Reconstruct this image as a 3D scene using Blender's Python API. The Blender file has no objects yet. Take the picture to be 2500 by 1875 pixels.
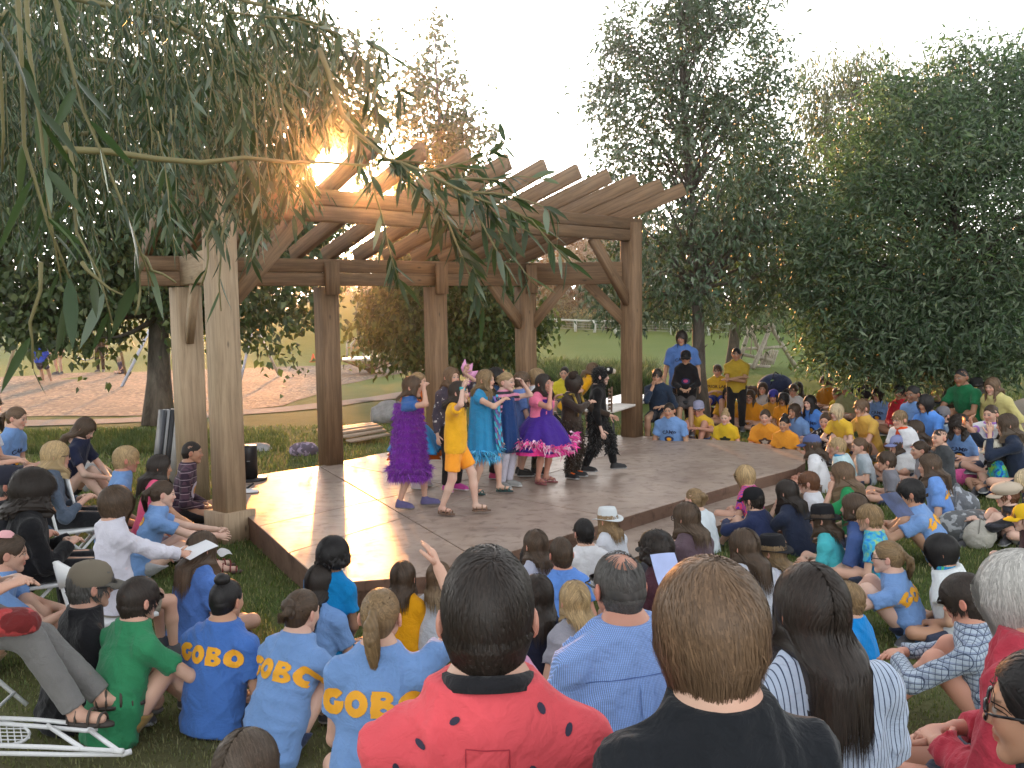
import bpy, math, random
import numpy as np
from mathutils import Vector, Matrix
from mathutils.bvhtree import BVHTree

# ------------------------------------------------------------------ camera
F_PX, CX, CY, CAM_H = 2450.0, 1250.0, 937.5, 2.07      # survey of the place, in photo pixels and metres
PITCH, ROLL = math.atan(200 / F_PX), math.radians(0.9)
SC = bpy.context.scene
COL = SC.collection
_c, _s = math.cos(ROLL), math.sin(ROLL)
FWD = np.array([0, math.cos(PITCH), -math.sin(PITCH)])
_u0 = np.array([0, math.sin(PITCH), math.cos(PITCH)])
_r0 = np.array([1.0, 0, 0])
RT = _c * _r0 - _s * _u0
UP = _s * _r0 + _c * _u0
EYE = np.array([0, 0, CAM_H])
cam = bpy.data.cameras.new('camera')
cam.sensor_width = 36.0
cam.lens = 36.0 * F_PX / 2500.0
cam.clip_start, cam.clip_end = 0.1, 5000
cam_ob = bpy.data.objects.new('camera', cam)
COL.objects.link(cam_ob)
cam_ob.matrix_world = Matrix(((RT[0], UP[0], -FWD[0], EYE[0]), (RT[1], UP[1], -FWD[1], EYE[1]),
                              (RT[2], UP[2], -FWD[2], EYE[2]), (0, 0, 0, 1)))
SC.camera = cam_ob

# ------------------------------------------------------------------ light
SUN_EL, SUN_AZ = math.radians(7.4), math.radians(-9.8)    # low sun behind the stage, a little left
SUN_DIR = np.array([math.sin(SUN_AZ) * math.cos(SUN_EL), math.cos(SUN_AZ) * math.cos(SUN_EL), math.sin(SUN_EL)])
world = bpy.data.worlds.new('World')
SC.world = world
world.use_nodes = True
wn, wl = world.node_tree.nodes, world.node_tree.links
for n in list(wn): wn.remove(n)
w_out = wn.new('ShaderNodeOutputWorld')
w_bg = wn.new('ShaderNodeBackground')
w_sky = wn.new('ShaderNodeTexSky')
w_sky.sky_type = 'NISHITA'
w_sky.sun_disc = False
w_sky.sun_elevation = SUN_EL
w_sky.sun_rotation = SUN_AZ
w_sky.air_density, w_sky.dust_density, w_sky.ozone_density = 1.0, 1.0, 1.0
w_hsv = wn.new('ShaderNodeHueSaturation')                  # thin high haze: the evening sky is nearly colourless
w_hsv.inputs['Saturation'].default_value = 0.13
w_bg.inputs['Strength'].default_value = 0.15
wl.new(w_sky.outputs[0], w_hsv.inputs['Color'])
# aureole of the low sun itself
w_tc = wn.new('ShaderNodeTexCoord'); w_dot = wn.new('ShaderNodeVectorMath'); w_dot.operation = 'DOT_PRODUCT'
w_dot.inputs[1].default_value = tuple(SUN_DIR); wl.new(w_tc.outputs['Generated'], w_dot.inputs[0])
w_add = None
for power, colr, stg in ((9000, (1.0, .78, .42), 40.0), (900, (1.0, .50, .16), 2.0)):
    p_ = wn.new('ShaderNodeMath'); p_.operation = 'POWER'; p_.use_clamp = True; p_.inputs[1].default_value = power; wl.new(w_dot.outputs['Value'], p_.inputs[0])
    m_ = wn.new('ShaderNodeVectorMath'); m_.operation = 'SCALE'; m_.inputs[0].default_value = tuple(c * stg for c in colr); wl.new(p_.outputs[0], m_.inputs['Scale'])
    a_ = wn.new('ShaderNodeVectorMath'); a_.operation = 'ADD'; wl.new((w_add or w_hsv).outputs[0], a_.inputs[0]); wl.new(m_.outputs[0], a_.inputs[1]); w_add = a_
wl.new(w_add.outputs[0], w_bg.inputs['Color'])
wl.new(w_bg.outputs[0], w_out.inputs['Surface'])
sun_l = bpy.data.lights.new('sun_lamp', 'SUN')
sun_l.energy = 2.0
sun_l.angle = math.radians(0.6)
sun_l.color = (1.0, 0.38, 0.095)
sun_ob = bpy.data.objects.new('sun_lamp', sun_l)
COL.objects.link(sun_ob)
sun_ob.rotation_euler = Vector(SUN_DIR).to_track_quat('Z', 'Y').to_euler()
vs = SC.view_settings
vs.view_transform, vs.look, vs.gamma, vs.use_curve_mapping = 'Standard', 'None', 1.0, False
vs.exposure = 2.35
SC.cycles.max_bounces = 6
SC.cycles.transparent_max_bounces = 6
SC.cycles.caustics_reflective = False
SC.cycles.caustics_refractive = False
SC.cycles.volume_bounces = 0
# ------------------------------------------------------------------ survey helpers
def D(u, v, d):
    return EYE + (FWD + RT * (u - CX) / F_PX - UP * (v - CY) / F_PX) * d
def G(u, v, z):
    r = FWD + RT * (u - CX) / F_PX - UP * (v - CY) / F_PX
    return EYE + r * ((z - CAM_H) / r[2])
def sst(x, a, b):
    t = np.clip((np.asarray(x, float) - a) / (b - a), 0, 1)
    return t * t * (3 - 2 * t)
def terrain(x, y):
    x = np.asarray(x, float); y = np.asarray(y, float)
    z = -0.22 + 0.16 * sst(y, 6.2, 3.2) + 0.2 * sst(y, 3.2, 1.6)
    z = z + 0.42 * sst(x, 4.6, 7.5) * sst(y, 8, 10.5) * sst(y, 40, 20) + 0.22 * sst(x, -3.6, -4.8) * sst(y, 7.5, 9.5) * sst(y, 13, 11)
    z = z + 1.9 * sst(y, 42, 100) + 1.4 * np.exp(-((x + 8.5) / 4.5) ** 2 - ((y - 53) / 7) ** 2) * 2.0
    z = z + 0.02 * np.sin(x * 1.7 + y * .6) * np.sin(y * 1.1 - x * .4)
    return z
def tz(x, y): return float(terrain(x, y))

# ------------------------------------------------------------------ objects
def tag(o, label=None, cat=None, group=None, kind=None):
    if label: o['label'] = label
    if cat: o['category'] = cat
    if group: o['group'] = group
    if kind: o['kind'] = kind
    return o
def link(o, parent=None):
    COL.objects.link(o)
    if parent is not None: o.parent = parent
    return o
def empty(name, loc, rz=0.0):
    o = bpy.data.objects.new(name, None)
    o.empty_display_size = 0.1
    o.location = loc; o.rotation_euler = (0, 0, rz)
    return link(o)
def npmesh(name, V, faces, cols=None, smooth=True, mats=None):
    """V (n,3); faces a list of int arrays (m,3) or (m,4); cols (n,3|4)"""
    V = np.asarray(V, np.float32)
    faces = [np.asarray(f, np.int32) for f in (faces if isinstance(faces, (list, tuple)) else [faces])]
    faces = [f for f in faces if len(f)]
    me = bpy.data.meshes.new(name)
    me.vertices.add(len(V)); me.vertices.foreach_set('co', V.ravel())
    li = np.concatenate([f.ravel() for f in faces]); tot = np.concatenate([np.full(len(f), f.shape[1], np.int32) for f in faces])
    st = np.concatenate([[0], np.cumsum(tot)[:-1]]).astype(np.int32)
    me.loops.add(len(li)); me.loops.foreach_set('vertex_index', li)
    me.polygons.add(len(tot)); me.polygons.foreach_set('loop_start', st)
    me.update(calc_edges=True)
    if smooth: me.polygons.foreach_set('use_smooth', np.ones(len(tot), bool))
    if cols is not None:
        c = np.ones((len(V), 4), np.float32); c[:, :cols.shape[1]] = cols
        a = me.color_attributes.new('Col', 'FLOAT_COLOR', 'POINT'); a.data.foreach_set('color', c.ravel())
    for m in (mats or []): me.materials.append(m)
    return me
def ob(name, me, parent=None, loc=None, rot=None, mat=None):
    if mat is not None and len(me.materials) == 0: me.materials.append(mat)
    o = bpy.data.objects.new(name, me)
    if loc is not None: o.location = loc
    if rot is not None: o.rotation_euler = rot
    return link(o, parent)
class MB:
    """collects simple solids into one mesh"""
    def __init__(s): s.V = []; s.Q = []; s.T = []; s.n = 0; s.C = []
    def add(s, V, Q=None, T=None, col=None):
        V = np.asarray(V, float)
        if Q is not None and len(Q): s.Q.append(np.asarray(Q) + s.n)
        if T is not None and len(T): s.T.append(np.asarray(T) + s.n)
        s.V.append(V); s.n += len(V)
        s.C.append(np.tile(np.asarray(col if col is not None else (1, 1, 1), float), (len(V), 1)))
        return s
    def beam(s, a, b, w, h, up=(0, 0, 1), ch=0.0, col=None):
        """box from a to b, width w across, height h along up, optional chamfer"""
        a = np.asarray(a, float); b = np.asarray(b, float); t = b - a; t = t / np.linalg.norm(t)
        x = np.cross(t, up); x /= np.linalg.norm(x); u = np.cross(x, t)
        if ch > 0:
            pr = [(-w/2+ch, -h/2), (w/2-ch, -h/2), (w/2, -h/2+ch), (w/2, h/2-ch), (w/2-ch, h/2), (-w/2+ch, h/2), (-w/2, h/2-ch), (-w/2, -h/2+ch)]
        else: pr = [(-w/2, -h/2), (w/2, -h/2), (w/2, h/2), (-w/2, h/2)]
        n = len(pr)
        V = [a + x * p + u * q for p, q in pr] + [b + x * p + u * q for p, q in pr]
        Q = [(n + i, n + (i + 1) % n, (i + 1) % n, i) for i in range(n)]
        c0, c1 = len(V), len(V) + 1
        V += [a, b]
        T = [(c0, i, (i + 1) % n) for i in range(n)] + [(c1, n + (i + 1) % n, n + i) for i in range(n)]
        return s.add(V, Q, T, col)
    def box(s, lo, hi, col=None):
        lo = np.asarray(lo, float); hi = np.asarray(hi, float)
        m = (lo + hi) / 2
        return s.beam((m[0], m[1], lo[2]), (m[0], m[1], hi[2]), hi[0] - lo[0], hi[1] - lo[1], (0, 1, 0), 0, col)
    def tube(s, P, r, k=8, col=None, cap=True):
        P = np.asarray(P, float); n = len(P); r = np.broadcast_to(np.asarray(r, float), (n,))
        T = np.gradient(P, axis=0); T /= np.linalg.norm(T, axis=1)[:, None] + 1e-9
        ref = np.array([0, 0, 1.0]) if abs(T[:, 2]).mean() < .8 else np.array([1.0, 0, 0])
        X = np.cross(T, ref); X /= np.linalg.norm(X, axis=1)[:, None] + 1e-9; Y = np.cross(X, T)
        a = np.linspace(0, 2 * np.pi, k, endpoint=False)
        V = (P[:, None] + r[:, None, None] * (np.cos(a)[None, :, None] * X[:, None] + np.sin(a)[None, :, None] * Y[:, None])).reshape(-1, 3)
        i = np.arange(n - 1)[:, None] * k; j = np.arange(k)[None]; j2 = (j + 1) % k
        Q = np.stack([i + j, i + k + j, i + k + j2, i + j2], -1).reshape(-1, 4)
        TT = []
        if cap:
            V = np.vstack([V, P[0], P[-1]]); c = n * k
            TT = [(c, q, (q + 1) % k) for q in range(k)] + [(c + 1, (n - 1) * k + (q + 1) % k, (n - 1) * k + q) for q in range(k)]
        return s.add(V, Q, TT, col)
    def lathe(s, prof, k=24, c=(0, 0, 0), col=None, sx=1, sy=1):
        prof = np.asarray(prof, float); n = len(prof); a = np.linspace(0, 2 * np.pi, k, endpoint=False)
        V = np.stack([prof[:, 0:1] * np.cos(a) * sx, prof[:, 0:1] * np.sin(a) * sy, np.repeat(prof[:, 1:2], k, 1)], -1).reshape(-1, 3) + np.asarray(c)
        i = np.arange(n - 1)[:, None] * k; j = np.arange(k)[None]; j2 = (j + 1) % k
        return s.add(V, np.stack([i + j, i + j2, i + k + j2, i + k + j], -1).reshape(-1, 4), None, col)
    def xf(s, M):
        """transform everything so far by a 4x4 numpy matrix"""
        s.V = [v @ M[:3, :3].T + M[:3, 3] for v in s.V]; return s
    def mesh(s, name, mat=None, smooth=False):
        me = npmesh(name, np.vstack(s.V), [np.vstack(x) for x in (s.Q, s.T) if x], np.vstack(s.C), smooth)
        if mat: me.materials.append(mat)
        return me
    def build(s, name, mat=None, parent=None, loc=None, rot=None, smooth=False):
        return ob(name, s.mesh(name, mat, smooth), parent, loc, rot)

# ------------------------------------------------------------------ materials
MATS = {}
def nt(name):
    m = bpy.data.materials.new(name); m.use_nodes = True
    N, L = m.node_tree.nodes, m.node_tree.links
    return m, N, L, N['Principled BSDF']
def noise(N, L, scale, detail=4, rough=.55, coord='Object', vec=None, stretch=None, dist=0.0):
    t = N.new('ShaderNodeTexNoise'); t.inputs['Scale'].default_value = scale; t.inputs['Detail'].default_value = detail
    t.inputs['Roughness'].default_value = rough; t.inputs['Distortion'].default_value = dist
    if vec is None: vec = N.new('ShaderNodeTexCoord').outputs[coord]
    if stretch is not None:
        mp = N.new('ShaderNodeMapping'); mp.inputs['Scale'].default_value = stretch; L.new(vec, mp.inputs[0]); vec = mp.outputs[0]
    L.new(vec, t.inputs['Vector'])
    return t.outputs['Fac']
def ramp(N, L, fac, stops):
    r = N.new('ShaderNodeValToRGB'); e = r.color_ramp.elements
    while len(e) < len(stops): e.new(0.5)
    for x, (p, c) in zip(e, stops): x.position = p; x.color = (*c, 1)
    L.new(fac, r.inputs[0]); return r.outputs[0]
def mixc(N, L, fac, a, b, mode='MIX'):
    m = N.new('ShaderNodeMix'); m.data_type = 'RGBA'; m.blend_type = mode
    for s, x in ((m.inputs[0], fac), (m.inputs[6], a), (m.inputs[7], b)):
        if hasattr(x, 'is_output'): L.new(x, s)
        elif isinstance(x, (int, float)): s.default_value = x
        else: s.default_value = (*x, 1)
    return m.outputs[2]
def math_(N, L, op, a, b=None):
    m = N.new('ShaderNodeMath'); m.operation = op
    for s, x in zip(m.inputs, (a, b)):
        if x is None: continue
        if hasattr(x, 'is_output'): L.new(x, s)
        else: s.default_value = x
    return m.outputs[0]
def bump(N, L, bs, h, strength=.3, dist=.01, prev=None):
    b = N.new('ShaderNodeBump'); b.inputs['Strength'].default_value = strength; b.inputs['Distance'].default_value = dist
    L.new(h, b.inputs['Height'])
    if prev: L.new(prev, b.inputs['Normal'])
    if bs: L.new(b.outputs[0], bs.inputs['Normal'])
    return b.outputs[0]
def lin(r, g, b):
    f = lambda c: c / 12.92 if c <= .04045 else ((c + .055) / 1.055) ** 2.4
    return (f(r / 255), f(g / 255), f(b / 255))
def plain(name, col, rough=.6, metal=0.0, var=.12, bscale=0, bstr=.2):
    key = (name, tuple(col), rough)
    if key in MATS: return MATS[key]
    m, N, L, b = nt(name)
    f = noise(N, L, 6, 5)
    lo = tuple(c * (1 - var) for c in col); hi = tuple(min(1, c * (1 + var)) for c in col)
    L.new(ramp(N, L, f, [(.3, lo), (.7, hi)]), b.inputs['Base Color'])
    b.inputs['Roughness'].default_value = rough; b.inputs['Metallic'].default_value = metal
    if bscale: bump(N, L, b, noise(N, L, bscale, 6), bstr, .01)
    MATS[key] = m
    return m
def col_mat(name, rough=.6, spec=.4, sss=0, trans=0.0, sheen=0, bscale=0, bstr=.2):
    """colour comes from the mesh's own Col attribute"""
    if name in MATS: return MATS[name]
    m, N, L, b = nt(name)
    a = N.new('ShaderNodeVertexColor'); a.layer_name = 'Col'
    L.new(a.outputs[0], b.inputs['Base Color'])
    b.inputs['Roughness'].default_value = rough; b.inputs['Specular IOR Level'].default_value = spec
    if sss: b.inputs['Subsurface Weight'].default_value = sss; b.inputs['Subsurface Radius'].default_value = (.012, .005, .003); b.inputs['Subsurface Scale'].default_value = .5
    if sheen: b.inputs['Sheen Weight'].default_value = sheen
    if bscale: bump(N, L, b, noise(N, L, bscale, 5), bstr, .004)
    if trans:
        t = N.new('ShaderNodeBsdfTranslucent'); L.new(a.outputs[0], t.inputs[0])
        mx = N.new('ShaderNodeMixShader'); mx.inputs[0].default_value = trans
        L.new(b.outputs[0], mx.inputs[1]); L.new(t.outputs[0], mx.inputs[2]); L.new(mx.outputs[0], N['Material Output'].inputs[0])
    MATS[name] = m
    return m
def wood(name, c0, c1, axis=2, worn=None):
    if name in MATS: return MATS[name]
    m, N, L, b = nt(name)
    st = [9, 9, 9]; st[axis] = .55
    g = noise(N, L, 3.2, 7, .65, stretch=tuple(st), dist=.7)
    k = noise(N, L, 1.1, 3)
    c = ramp(N, L, g, [(.28, tuple(x * .62 for x in c0)), (.45, c0), (.62, c1), (.8, tuple(x * .8 for x in c0))])
    c = mixc(N, L, math_(N, L, 'MULTIPLY', k, .5), c, tuple(x * .55 for x in c0))
    # knots
    v = N.new('ShaderNodeTexVoronoi'); v.inputs['Scale'].default_value = 2.1
    mp = N.new('ShaderNodeMapping'); s2 = [2.4, 2.4, 2.4]; s2[axis] = .9; mp.inputs['Scale'].default_value = s2
    L.new(N.new('ShaderNodeTexCoord').outputs['Object'], mp.inputs[0]); L.new(mp.outputs[0], v.inputs['Vector'])
    kn = ramp(N, L, v.outputs['Distance'], [(.03, (1, 1, 1)), (.09, (0, 0, 0))])
    c = mixc(N, L, kn, c, tuple(x * .35 for x in c0))
    L.new(c, b.inputs['Base Color']); b.inputs['Roughness'].default_value = .72
    bump(N, L, b, g, .45, .006)
    MATS[name] = m
    return m

# ------------------------------------------------------------------ implicit surfaces
def smin(a, b, k):
    h = np.maximum(k - np.abs(a - b), 0) / k
    return np.minimum(a, b) - h * h * k * .25
class SDF:
    def __init__(s, lo, hi, h):
        s.h = h; s.lo = np.asarray(lo, float) - 2 * h
        n = np.ceil((np.asarray(hi, float) + 2 * h - s.lo) / h).astype(int) + 1
        s.ax = [(s.lo[i] + h * np.arange(n[i])).astype(np.float32) for i in range(3)]
        s.D = np.full(n, .5, np.float32)
    def sub(s, lo, hi):
        sl = []
        for i in range(3):
            a = max(0, int((lo[i] - s.lo[i]) / s.h)); b = min(len(s.ax[i]), int((hi[i] - s.lo[i]) / s.h) + 2)
            if b <= a: return None, None
            sl.append(slice(a, b))
        P = (s.ax[0][sl[0]][:, None, None], s.ax[1][sl[1]][None, :, None], s.ax[2][sl[2]][None, None, :])
        return tuple(sl), P
    def put(s, sl, d, k, cut):
        if cut: s.D[sl] = -smin(-s.D[sl], d, k)
        else: s.D[sl] = smin(s.D[sl], d, k)
    def cone(s, a, b, ra, rb, k=.03, flat=None, cap=False, cut=False):
        a = np.asarray(a, float); b = np.asarray(b, float); R = max(ra, rb) + k + 3 * s.h
        sl, P = s.sub(np.minimum(a, b) - R, np.maximum(a, b) + R)
        if sl is None: return s
        ab = b - a; L2 = float(ab @ ab) + 1e-9
        q = [P[i] - a[i] for i in range(3)]
        if flat is not None:
            n, f = flat; n = np.asarray(n, float); w = (q[0] * n[0] + q[1] * n[1] + q[2] * n[2]) * (1 / f - 1)
            q = [q[i] + n[i] * w for i in range(3)]
        t = (q[0] * ab[0] + q[1] * ab[1] + q[2] * ab[2]) / L2
        tc = np.clip(t, 0, 1)
        d = np.sqrt((q[0] - tc * ab[0]) ** 2 + (q[1] - tc * ab[1]) ** 2 + (q[2] - tc * ab[2]) ** 2) - (ra + (rb - ra) * tc)
        if flat is not None: d = d * (.5 + .5 * flat[1])
        if cap: d = np.maximum(d, (t - 1) * math.sqrt(L2))
        s.put(sl, d, k, cut); return s
    def ell(s, c, r, R=None, k=.03, cut=False):
        c = np.asarray(c, float); r = np.asarray(r, float); m = r.max() + k + 3 * s.h
        sl, P = s.sub(c - m, c + m)
        if sl is None: return s
        q = [P[i] - c[i] for i in range(3)]
        if R is not None: q = [q[0] * R[0][i] + q[1] * R[1][i] + q[2] * R[2][i] for i in range(3)]
        k0 = np.sqrt((q[0] / r[0]) ** 2 + (q[1] / r[1]) ** 2 + (q[2] / r[2]) ** 2)
        k1 = np.sqrt((q[0] / r[0] ** 2) ** 2 + (q[1] / r[1] ** 2) ** 2 + (q[2] / r[2] ** 2) ** 2) + 1e-6
        s.put(sl, k0 * (k0 - 1) / k1, k, cut); return s
    def plane(s, p, n, k=.004):
        """keep only the side of p that n points away from"""
        X = s.ax[0][:, None, None], s.ax[1][None, :, None], s.ax[2][None, None, :]
        d = sum((X[i] - p[i]) * n[i] for i in range(3)).astype(np.float32)
        s.D = -smin(-s.D, -d, k); return s
    def wob(s, amp, fr, seed, n=5, ridge=False):
        rg = np.random.RandomState(seed); w = 0
        X = s.ax[0][:, None, None], s.ax[1][None, :, None], s.ax[2][None, None, :]
        for i in range(n):
            v = rg.normal(size=3); v /= np.linalg.norm(v); f = fr * rg.uniform(.6, 1.5)
            u = rg.normal(size=3); ph = rg.uniform(0, 6.28)
            t = np.sin(f * (X[0] * v[0] + X[1] * v[1] + X[2] * v[2]) + ph + 1.3 * np.sin(f * .4 * (X[0] * u[0] + X[1] * u[1] + X[2] * u[2])))
            w = w + (t if not ridge else (1 - np.abs(t)) ** 2 - .3)
        s.D = s.D + (w * (amp / math.sqrt(n))).astype(np.float32); return s
    def folds(s, amp, seed, fq=1.0):
        """long soft creases of cloth, gathered in places"""
        rg = np.random.RandomState(seed); w = 0
        X = s.ax[0][:, None, None], s.ax[1][None, :, None], s.ax[2][None, None, :]
        for i in range(7):
            v = rg.normal(size=3) * np.array([1, 1, .75]); v /= np.linalg.norm(v); f = fq * rg.uniform(16, 34)
            u = rg.normal(size=3) * rg.uniform(5, 9); m = rg.normal(size=3) * rg.uniform(5, 10); p1, p2, p3 = rg.uniform(0, 6.28, 3)
            t = np.sin(f * (X[0] * v[0] + X[1] * v[1] + X[2] * v[2]) + p1 + 1.1 * np.sin(X[0] * u[0] + X[1] * u[1] + X[2] * u[2] + p2))
            k = np.clip(np.sin(X[0] * m[0] + X[1] * m[1] + X[2] * m[2] + p3) + .1, 0, 1)
            w = w + ((1 - np.abs(t)) ** 2.2 - .25) * k
        s.D = s.D - (w * amp).astype(np.float32); return s
    def nets(s):
        Dv, h = s.D, s.h; S = Dv < 0
        c = S[:-1, :-1, :-1].astype(np.int8)
        nx, ny, nz = c.shape
        tot = np.zeros(c.shape, np.int8)
        for i in (0, 1):
            for j in (0, 1):
                for k in (0, 1): tot += S[i:nx + i, j:ny + j, k:nz + k]
        I = np.argwhere((tot > 0) & (tot < 8))
        if len(I) == 0: return np.zeros((0, 3)), np.zeros((0, 4), int)
        idx = np.full(c.shape, -1, np.int32); idx[tuple(I.T)] = np.arange(len(I))
        vals = {}
        for o in np.ndindex(2, 2, 2): vals[o] = Dv[I[:, 0] + o[0], I[:, 1] + o[1], I[:, 2] + o[2]]
        acc = np.zeros((len(I), 3)); cnt = np.zeros(len(I))
        for ax in range(3):
            for o in np.ndindex(2, 2):
                a = list(o); a.insert(ax, 0); b = list(o); b.insert(ax, 1)
                va, vb = vals[tuple(a)], vals[tuple(b)]; m = (va < 0) != (vb < 0)
                t = va[m] / (va[m] - vb[m]); pos = np.tile(np.array(a, float), (m.sum(), 1)); pos[:, ax] = t
                acc[m] += pos; cnt[m] += 1
        V = s.lo + h * (I + acc / cnt[:, None])
        Qs = []
        for ax in range(3):
            a = [slice(None)] * 3; b = [slice(None)] * 3; a[ax] = slice(0, -1); b[ax] = slice(1, None)
            d = S[tuple(a)] != S[tuple(b)]
            E = np.argwhere(d); o1, o2 = (ax + 1) % 3, (ax + 2) % 3
            E = E[(E[:, o1] > 0) & (E[:, o2] > 0) & (E[:, o1] < c.shape[o1]) & (E[:, o2] < c.shape[o2])]
            if not len(E): continue
            def cell(d1, d2):
                q = E.copy(); q[:, o1] -= d1; q[:, o2] -= d2; return idx[q[:, 0], q[:, 1], q[:, 2]]
            q = np.stack([cell(1, 1), cell(0, 1), cell(0, 0), cell(1, 0)], 1)
            fl = ~S[E[:, 0], E[:, 1], E[:, 2]]
            q[fl] = q[fl][:, ::-1]
            Qs.append(q[(q >= 0).all(1)])
        return V, np.vstack(Qs)
# ------------------------------------------------------------------ ground
M_W = wood('brown_timber', (.20, .118, .062), (.30, .185, .10))  # darker brown, for most of the pergola
M_W2 = wood('tan_timber', (.40, .29, .185), (.52, .39, .255))  # paler tan, for the two left posts and the timbers joining them
def ground_mat():
    m, N, L, b = nt('park_lawn')
    tc = N.new('ShaderNodeTexCoord').outputs['Object']
    big = noise(N, L, .22, 4, .6, vec=tc); mid = noise(N, L, 1.3, 5, .65, vec=tc); fine = noise(N, L, 38, 4, .7, vec=tc)
    g = ramp(N, L, mid, [(.3, (.048, .075, .022)), (.55, (.085, .11, .034)), (.75, (.12, .125, .038))])
    dry = ramp(N, L, fine, [(.3, (.17, .145, .05)), (.7, (.30, .25, .105))])
    sp = N.new('ShaderNodeSeparateXYZ'); L.new(tc, sp.inputs[0])
    far = N.new('ShaderNodeMapRange'); far.inputs[1].default_value = 15; far.inputs[2].default_value = 30; L.new(sp.outputs[1], far.inputs[0])
    near = N.new('ShaderNodeMapRange'); near.inputs[1].default_value = 7.5; near.inputs[2].default_value = 4.2; L.new(sp.outputs[1], near.inputs[0])
    f = math_(N, L, 'MULTIPLY', ramp_f(N, L, big, .42, .62), math_(N, L, 'ADD', math_(N, L, 'MULTIPLY', far.outputs[0], .22), .12))
    c = mixc(N, L, f, g, dry)
    c = mixc(N, L, math_(N, L, 'MULTIPLY', far.outputs[0], .72), c, (.135, .21, .045))
    c = mixc(N, L, math_(N, L, 'MULTIPLY', near.outputs[0], .8), c, mixc(N, L, mid, (.12, .105, .055), (.19, .16, .09)))
    c = mixc(N, L, math_(N, L, 'MULTIPLY', fine, .3), c, (.05, .06, .018))
    L.new(c, b.inputs['Base Color']); b.inputs['Roughness'].default_value = .95; b.inputs['Specular IOR Level'].default_value = .1
    n1 = bump(N, L, None, mid, .6, .08); bump(N, L, b, fine, .6, .03, n1)
    return m
def ramp_f(N, L, f, a, b_):
    r = N.new('ShaderNodeMapRange'); r.inputs[1].default_value = a; r.inputs[2].default_value = b_; L.new(f, r.inputs[0]); return r.outputs[0]
def sheet(name, xs, ys, mat, dz=0.0):
    X, Y = np.meshgrid(xs, ys, indexing='ij'); Z = terrain(X, Y) + dz
    n, m_ = X.shape; i = (np.arange(n - 1)[:, None] * m_ + np.arange(m_ - 1)[None]).ravel()
    me = npmesh(name, np.stack([X, Y, Z], -1).reshape(-1, 3), np.stack([i, i + m_, i + m_ + 1, i + 1], 1), mats=[mat])
    return tag(ob(name, me), kind='structure')
def geo(a, b, first, g):
    out = [a]; st = first
    while out[-1] < b: out.append(out[-1] + st); st *= g
    return out
xr = geo(10, 1400, .5, 1.22); xs = [-x for x in xr[::-1]] + list(np.arange(-9.75, 9.8, .25)) + xr
ys = [-60, -25, -12, -6, -3] + list(np.arange(-2, 22, .25)) + geo(22, 2500, .35, 1.08)
sheet('lawn', xs, ys, ground_mat())
def poly_sheet(name, pts, mat, dz, step=.4):
    """a sheet over the terrain bounded by a polygon of (x, y) points"""
    pts = np.array(pts)[:, :2]; lo, hi = pts.min(0), pts.max(0)
    nx, ny = int((hi[0] - lo[0]) / step) + 2, int((hi[1] - lo[1]) / step) + 2
    import mathutils.geometry as mg
    X, Y = np.meshgrid(np.linspace(lo[0], hi[0], nx), np.linspace(lo[1], hi[1], ny), indexing='ij')
    P = np.c_[X.ravel(), Y.ravel()]
    inn = inside(P, pts); P = P[inn]
    # keep inner points a little off the edge
    E = []
    for a, b in zip(pts, np.roll(pts, -1, 0)):
        k = max(2, int(np.linalg.norm(b - a) / step)); E += [a + (b - a) * t for t in np.arange(k) / k]
    E = np.array(E); dd = np.min(np.linalg.norm(P[:, None] - E[None], axis=2), 1); P = P[dd > step * .45]
    allp = np.vstack([E, P]); ne = len(E)
    r = mg.delaunay_2d_cdt([Vector(p) for p in allp], [(i, (i + 1) % ne) for i in range(ne)], [], 1, 1e-5)
    v = np.array([(p[0], p[1]) for p in r[0]]); f = np.array([x for x in r[2] if len(x) == 3])
    cen = v[f].mean(1); f = f[inside(cen, pts)]
    return tag(ob(name, npmesh(name, np.c_[v, terrain(v[:, 0], v[:, 1]) + dz], f, mats=[mat])), kind='structure')
def inside(P, poly):
    x, y = P[:, 0], P[:, 1]; r = np.zeros(len(P), bool)
    for (x0, y0), (x1, y1) in zip(poly, np.roll(poly, -1, 0)):
        c = (y0 > y) != (y1 > y); r ^= c & (x < (x1 - x0) * (y - y0) / (y1 - y0 + 1e-12) + x0)
    return r
def chips_mat():
    m, N, L, b = nt('wood_chips')
    v = N.new('ShaderNodeTexVoronoi'); v.inputs['Scale'].default_value = 14; v.inputs['Randomness'].default_value = 1
    mp = N.new('ShaderNodeMapping'); mp.inputs['Scale'].default_value = (1, .45, 1); L.new(N.new('ShaderNodeTexCoord').outputs['Object'], mp.inputs[0]); L.new(mp.outputs[0], v.inputs['Vector'])
    s = N.new('ShaderNodeSeparateColor'); L.new(v.outputs['Color'], s.inputs[0])
    c = ramp(N, L, s.outputs[0], [(.1, (.05, .034, .02)), (.5, (.135, .092, .055)), (.9, (.25, .19, .125))])
    c = mixc(N, L, ramp_f(N, L, noise(N, L, .6, 4), .45, .7), c, (.12, .085, .052))
    L.new(c, b.inputs['Base Color']); b.inputs['Roughness'].default_value = .9
    bump(N, L, b, v.outputs['Distance'], .5, .03)
    return m
gz0 = -.22
chip_poly = [G(u, v, gz0)[:2] for u, v in ((-420, 935), (0, 921), (120, 914), (330, 908), (600, 900), (835, 893), (1000, 884), (1090, 886), (1130, 893), (1040, 903), (953, 917), (838, 940), (760, 968), (690, 990), (560, 1004), (330, 1014), (0, 1020), (-420, 1035))]
poly_sheet('wood_chip_bed', chip_poly, chips_mat(), .012, .6)
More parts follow.
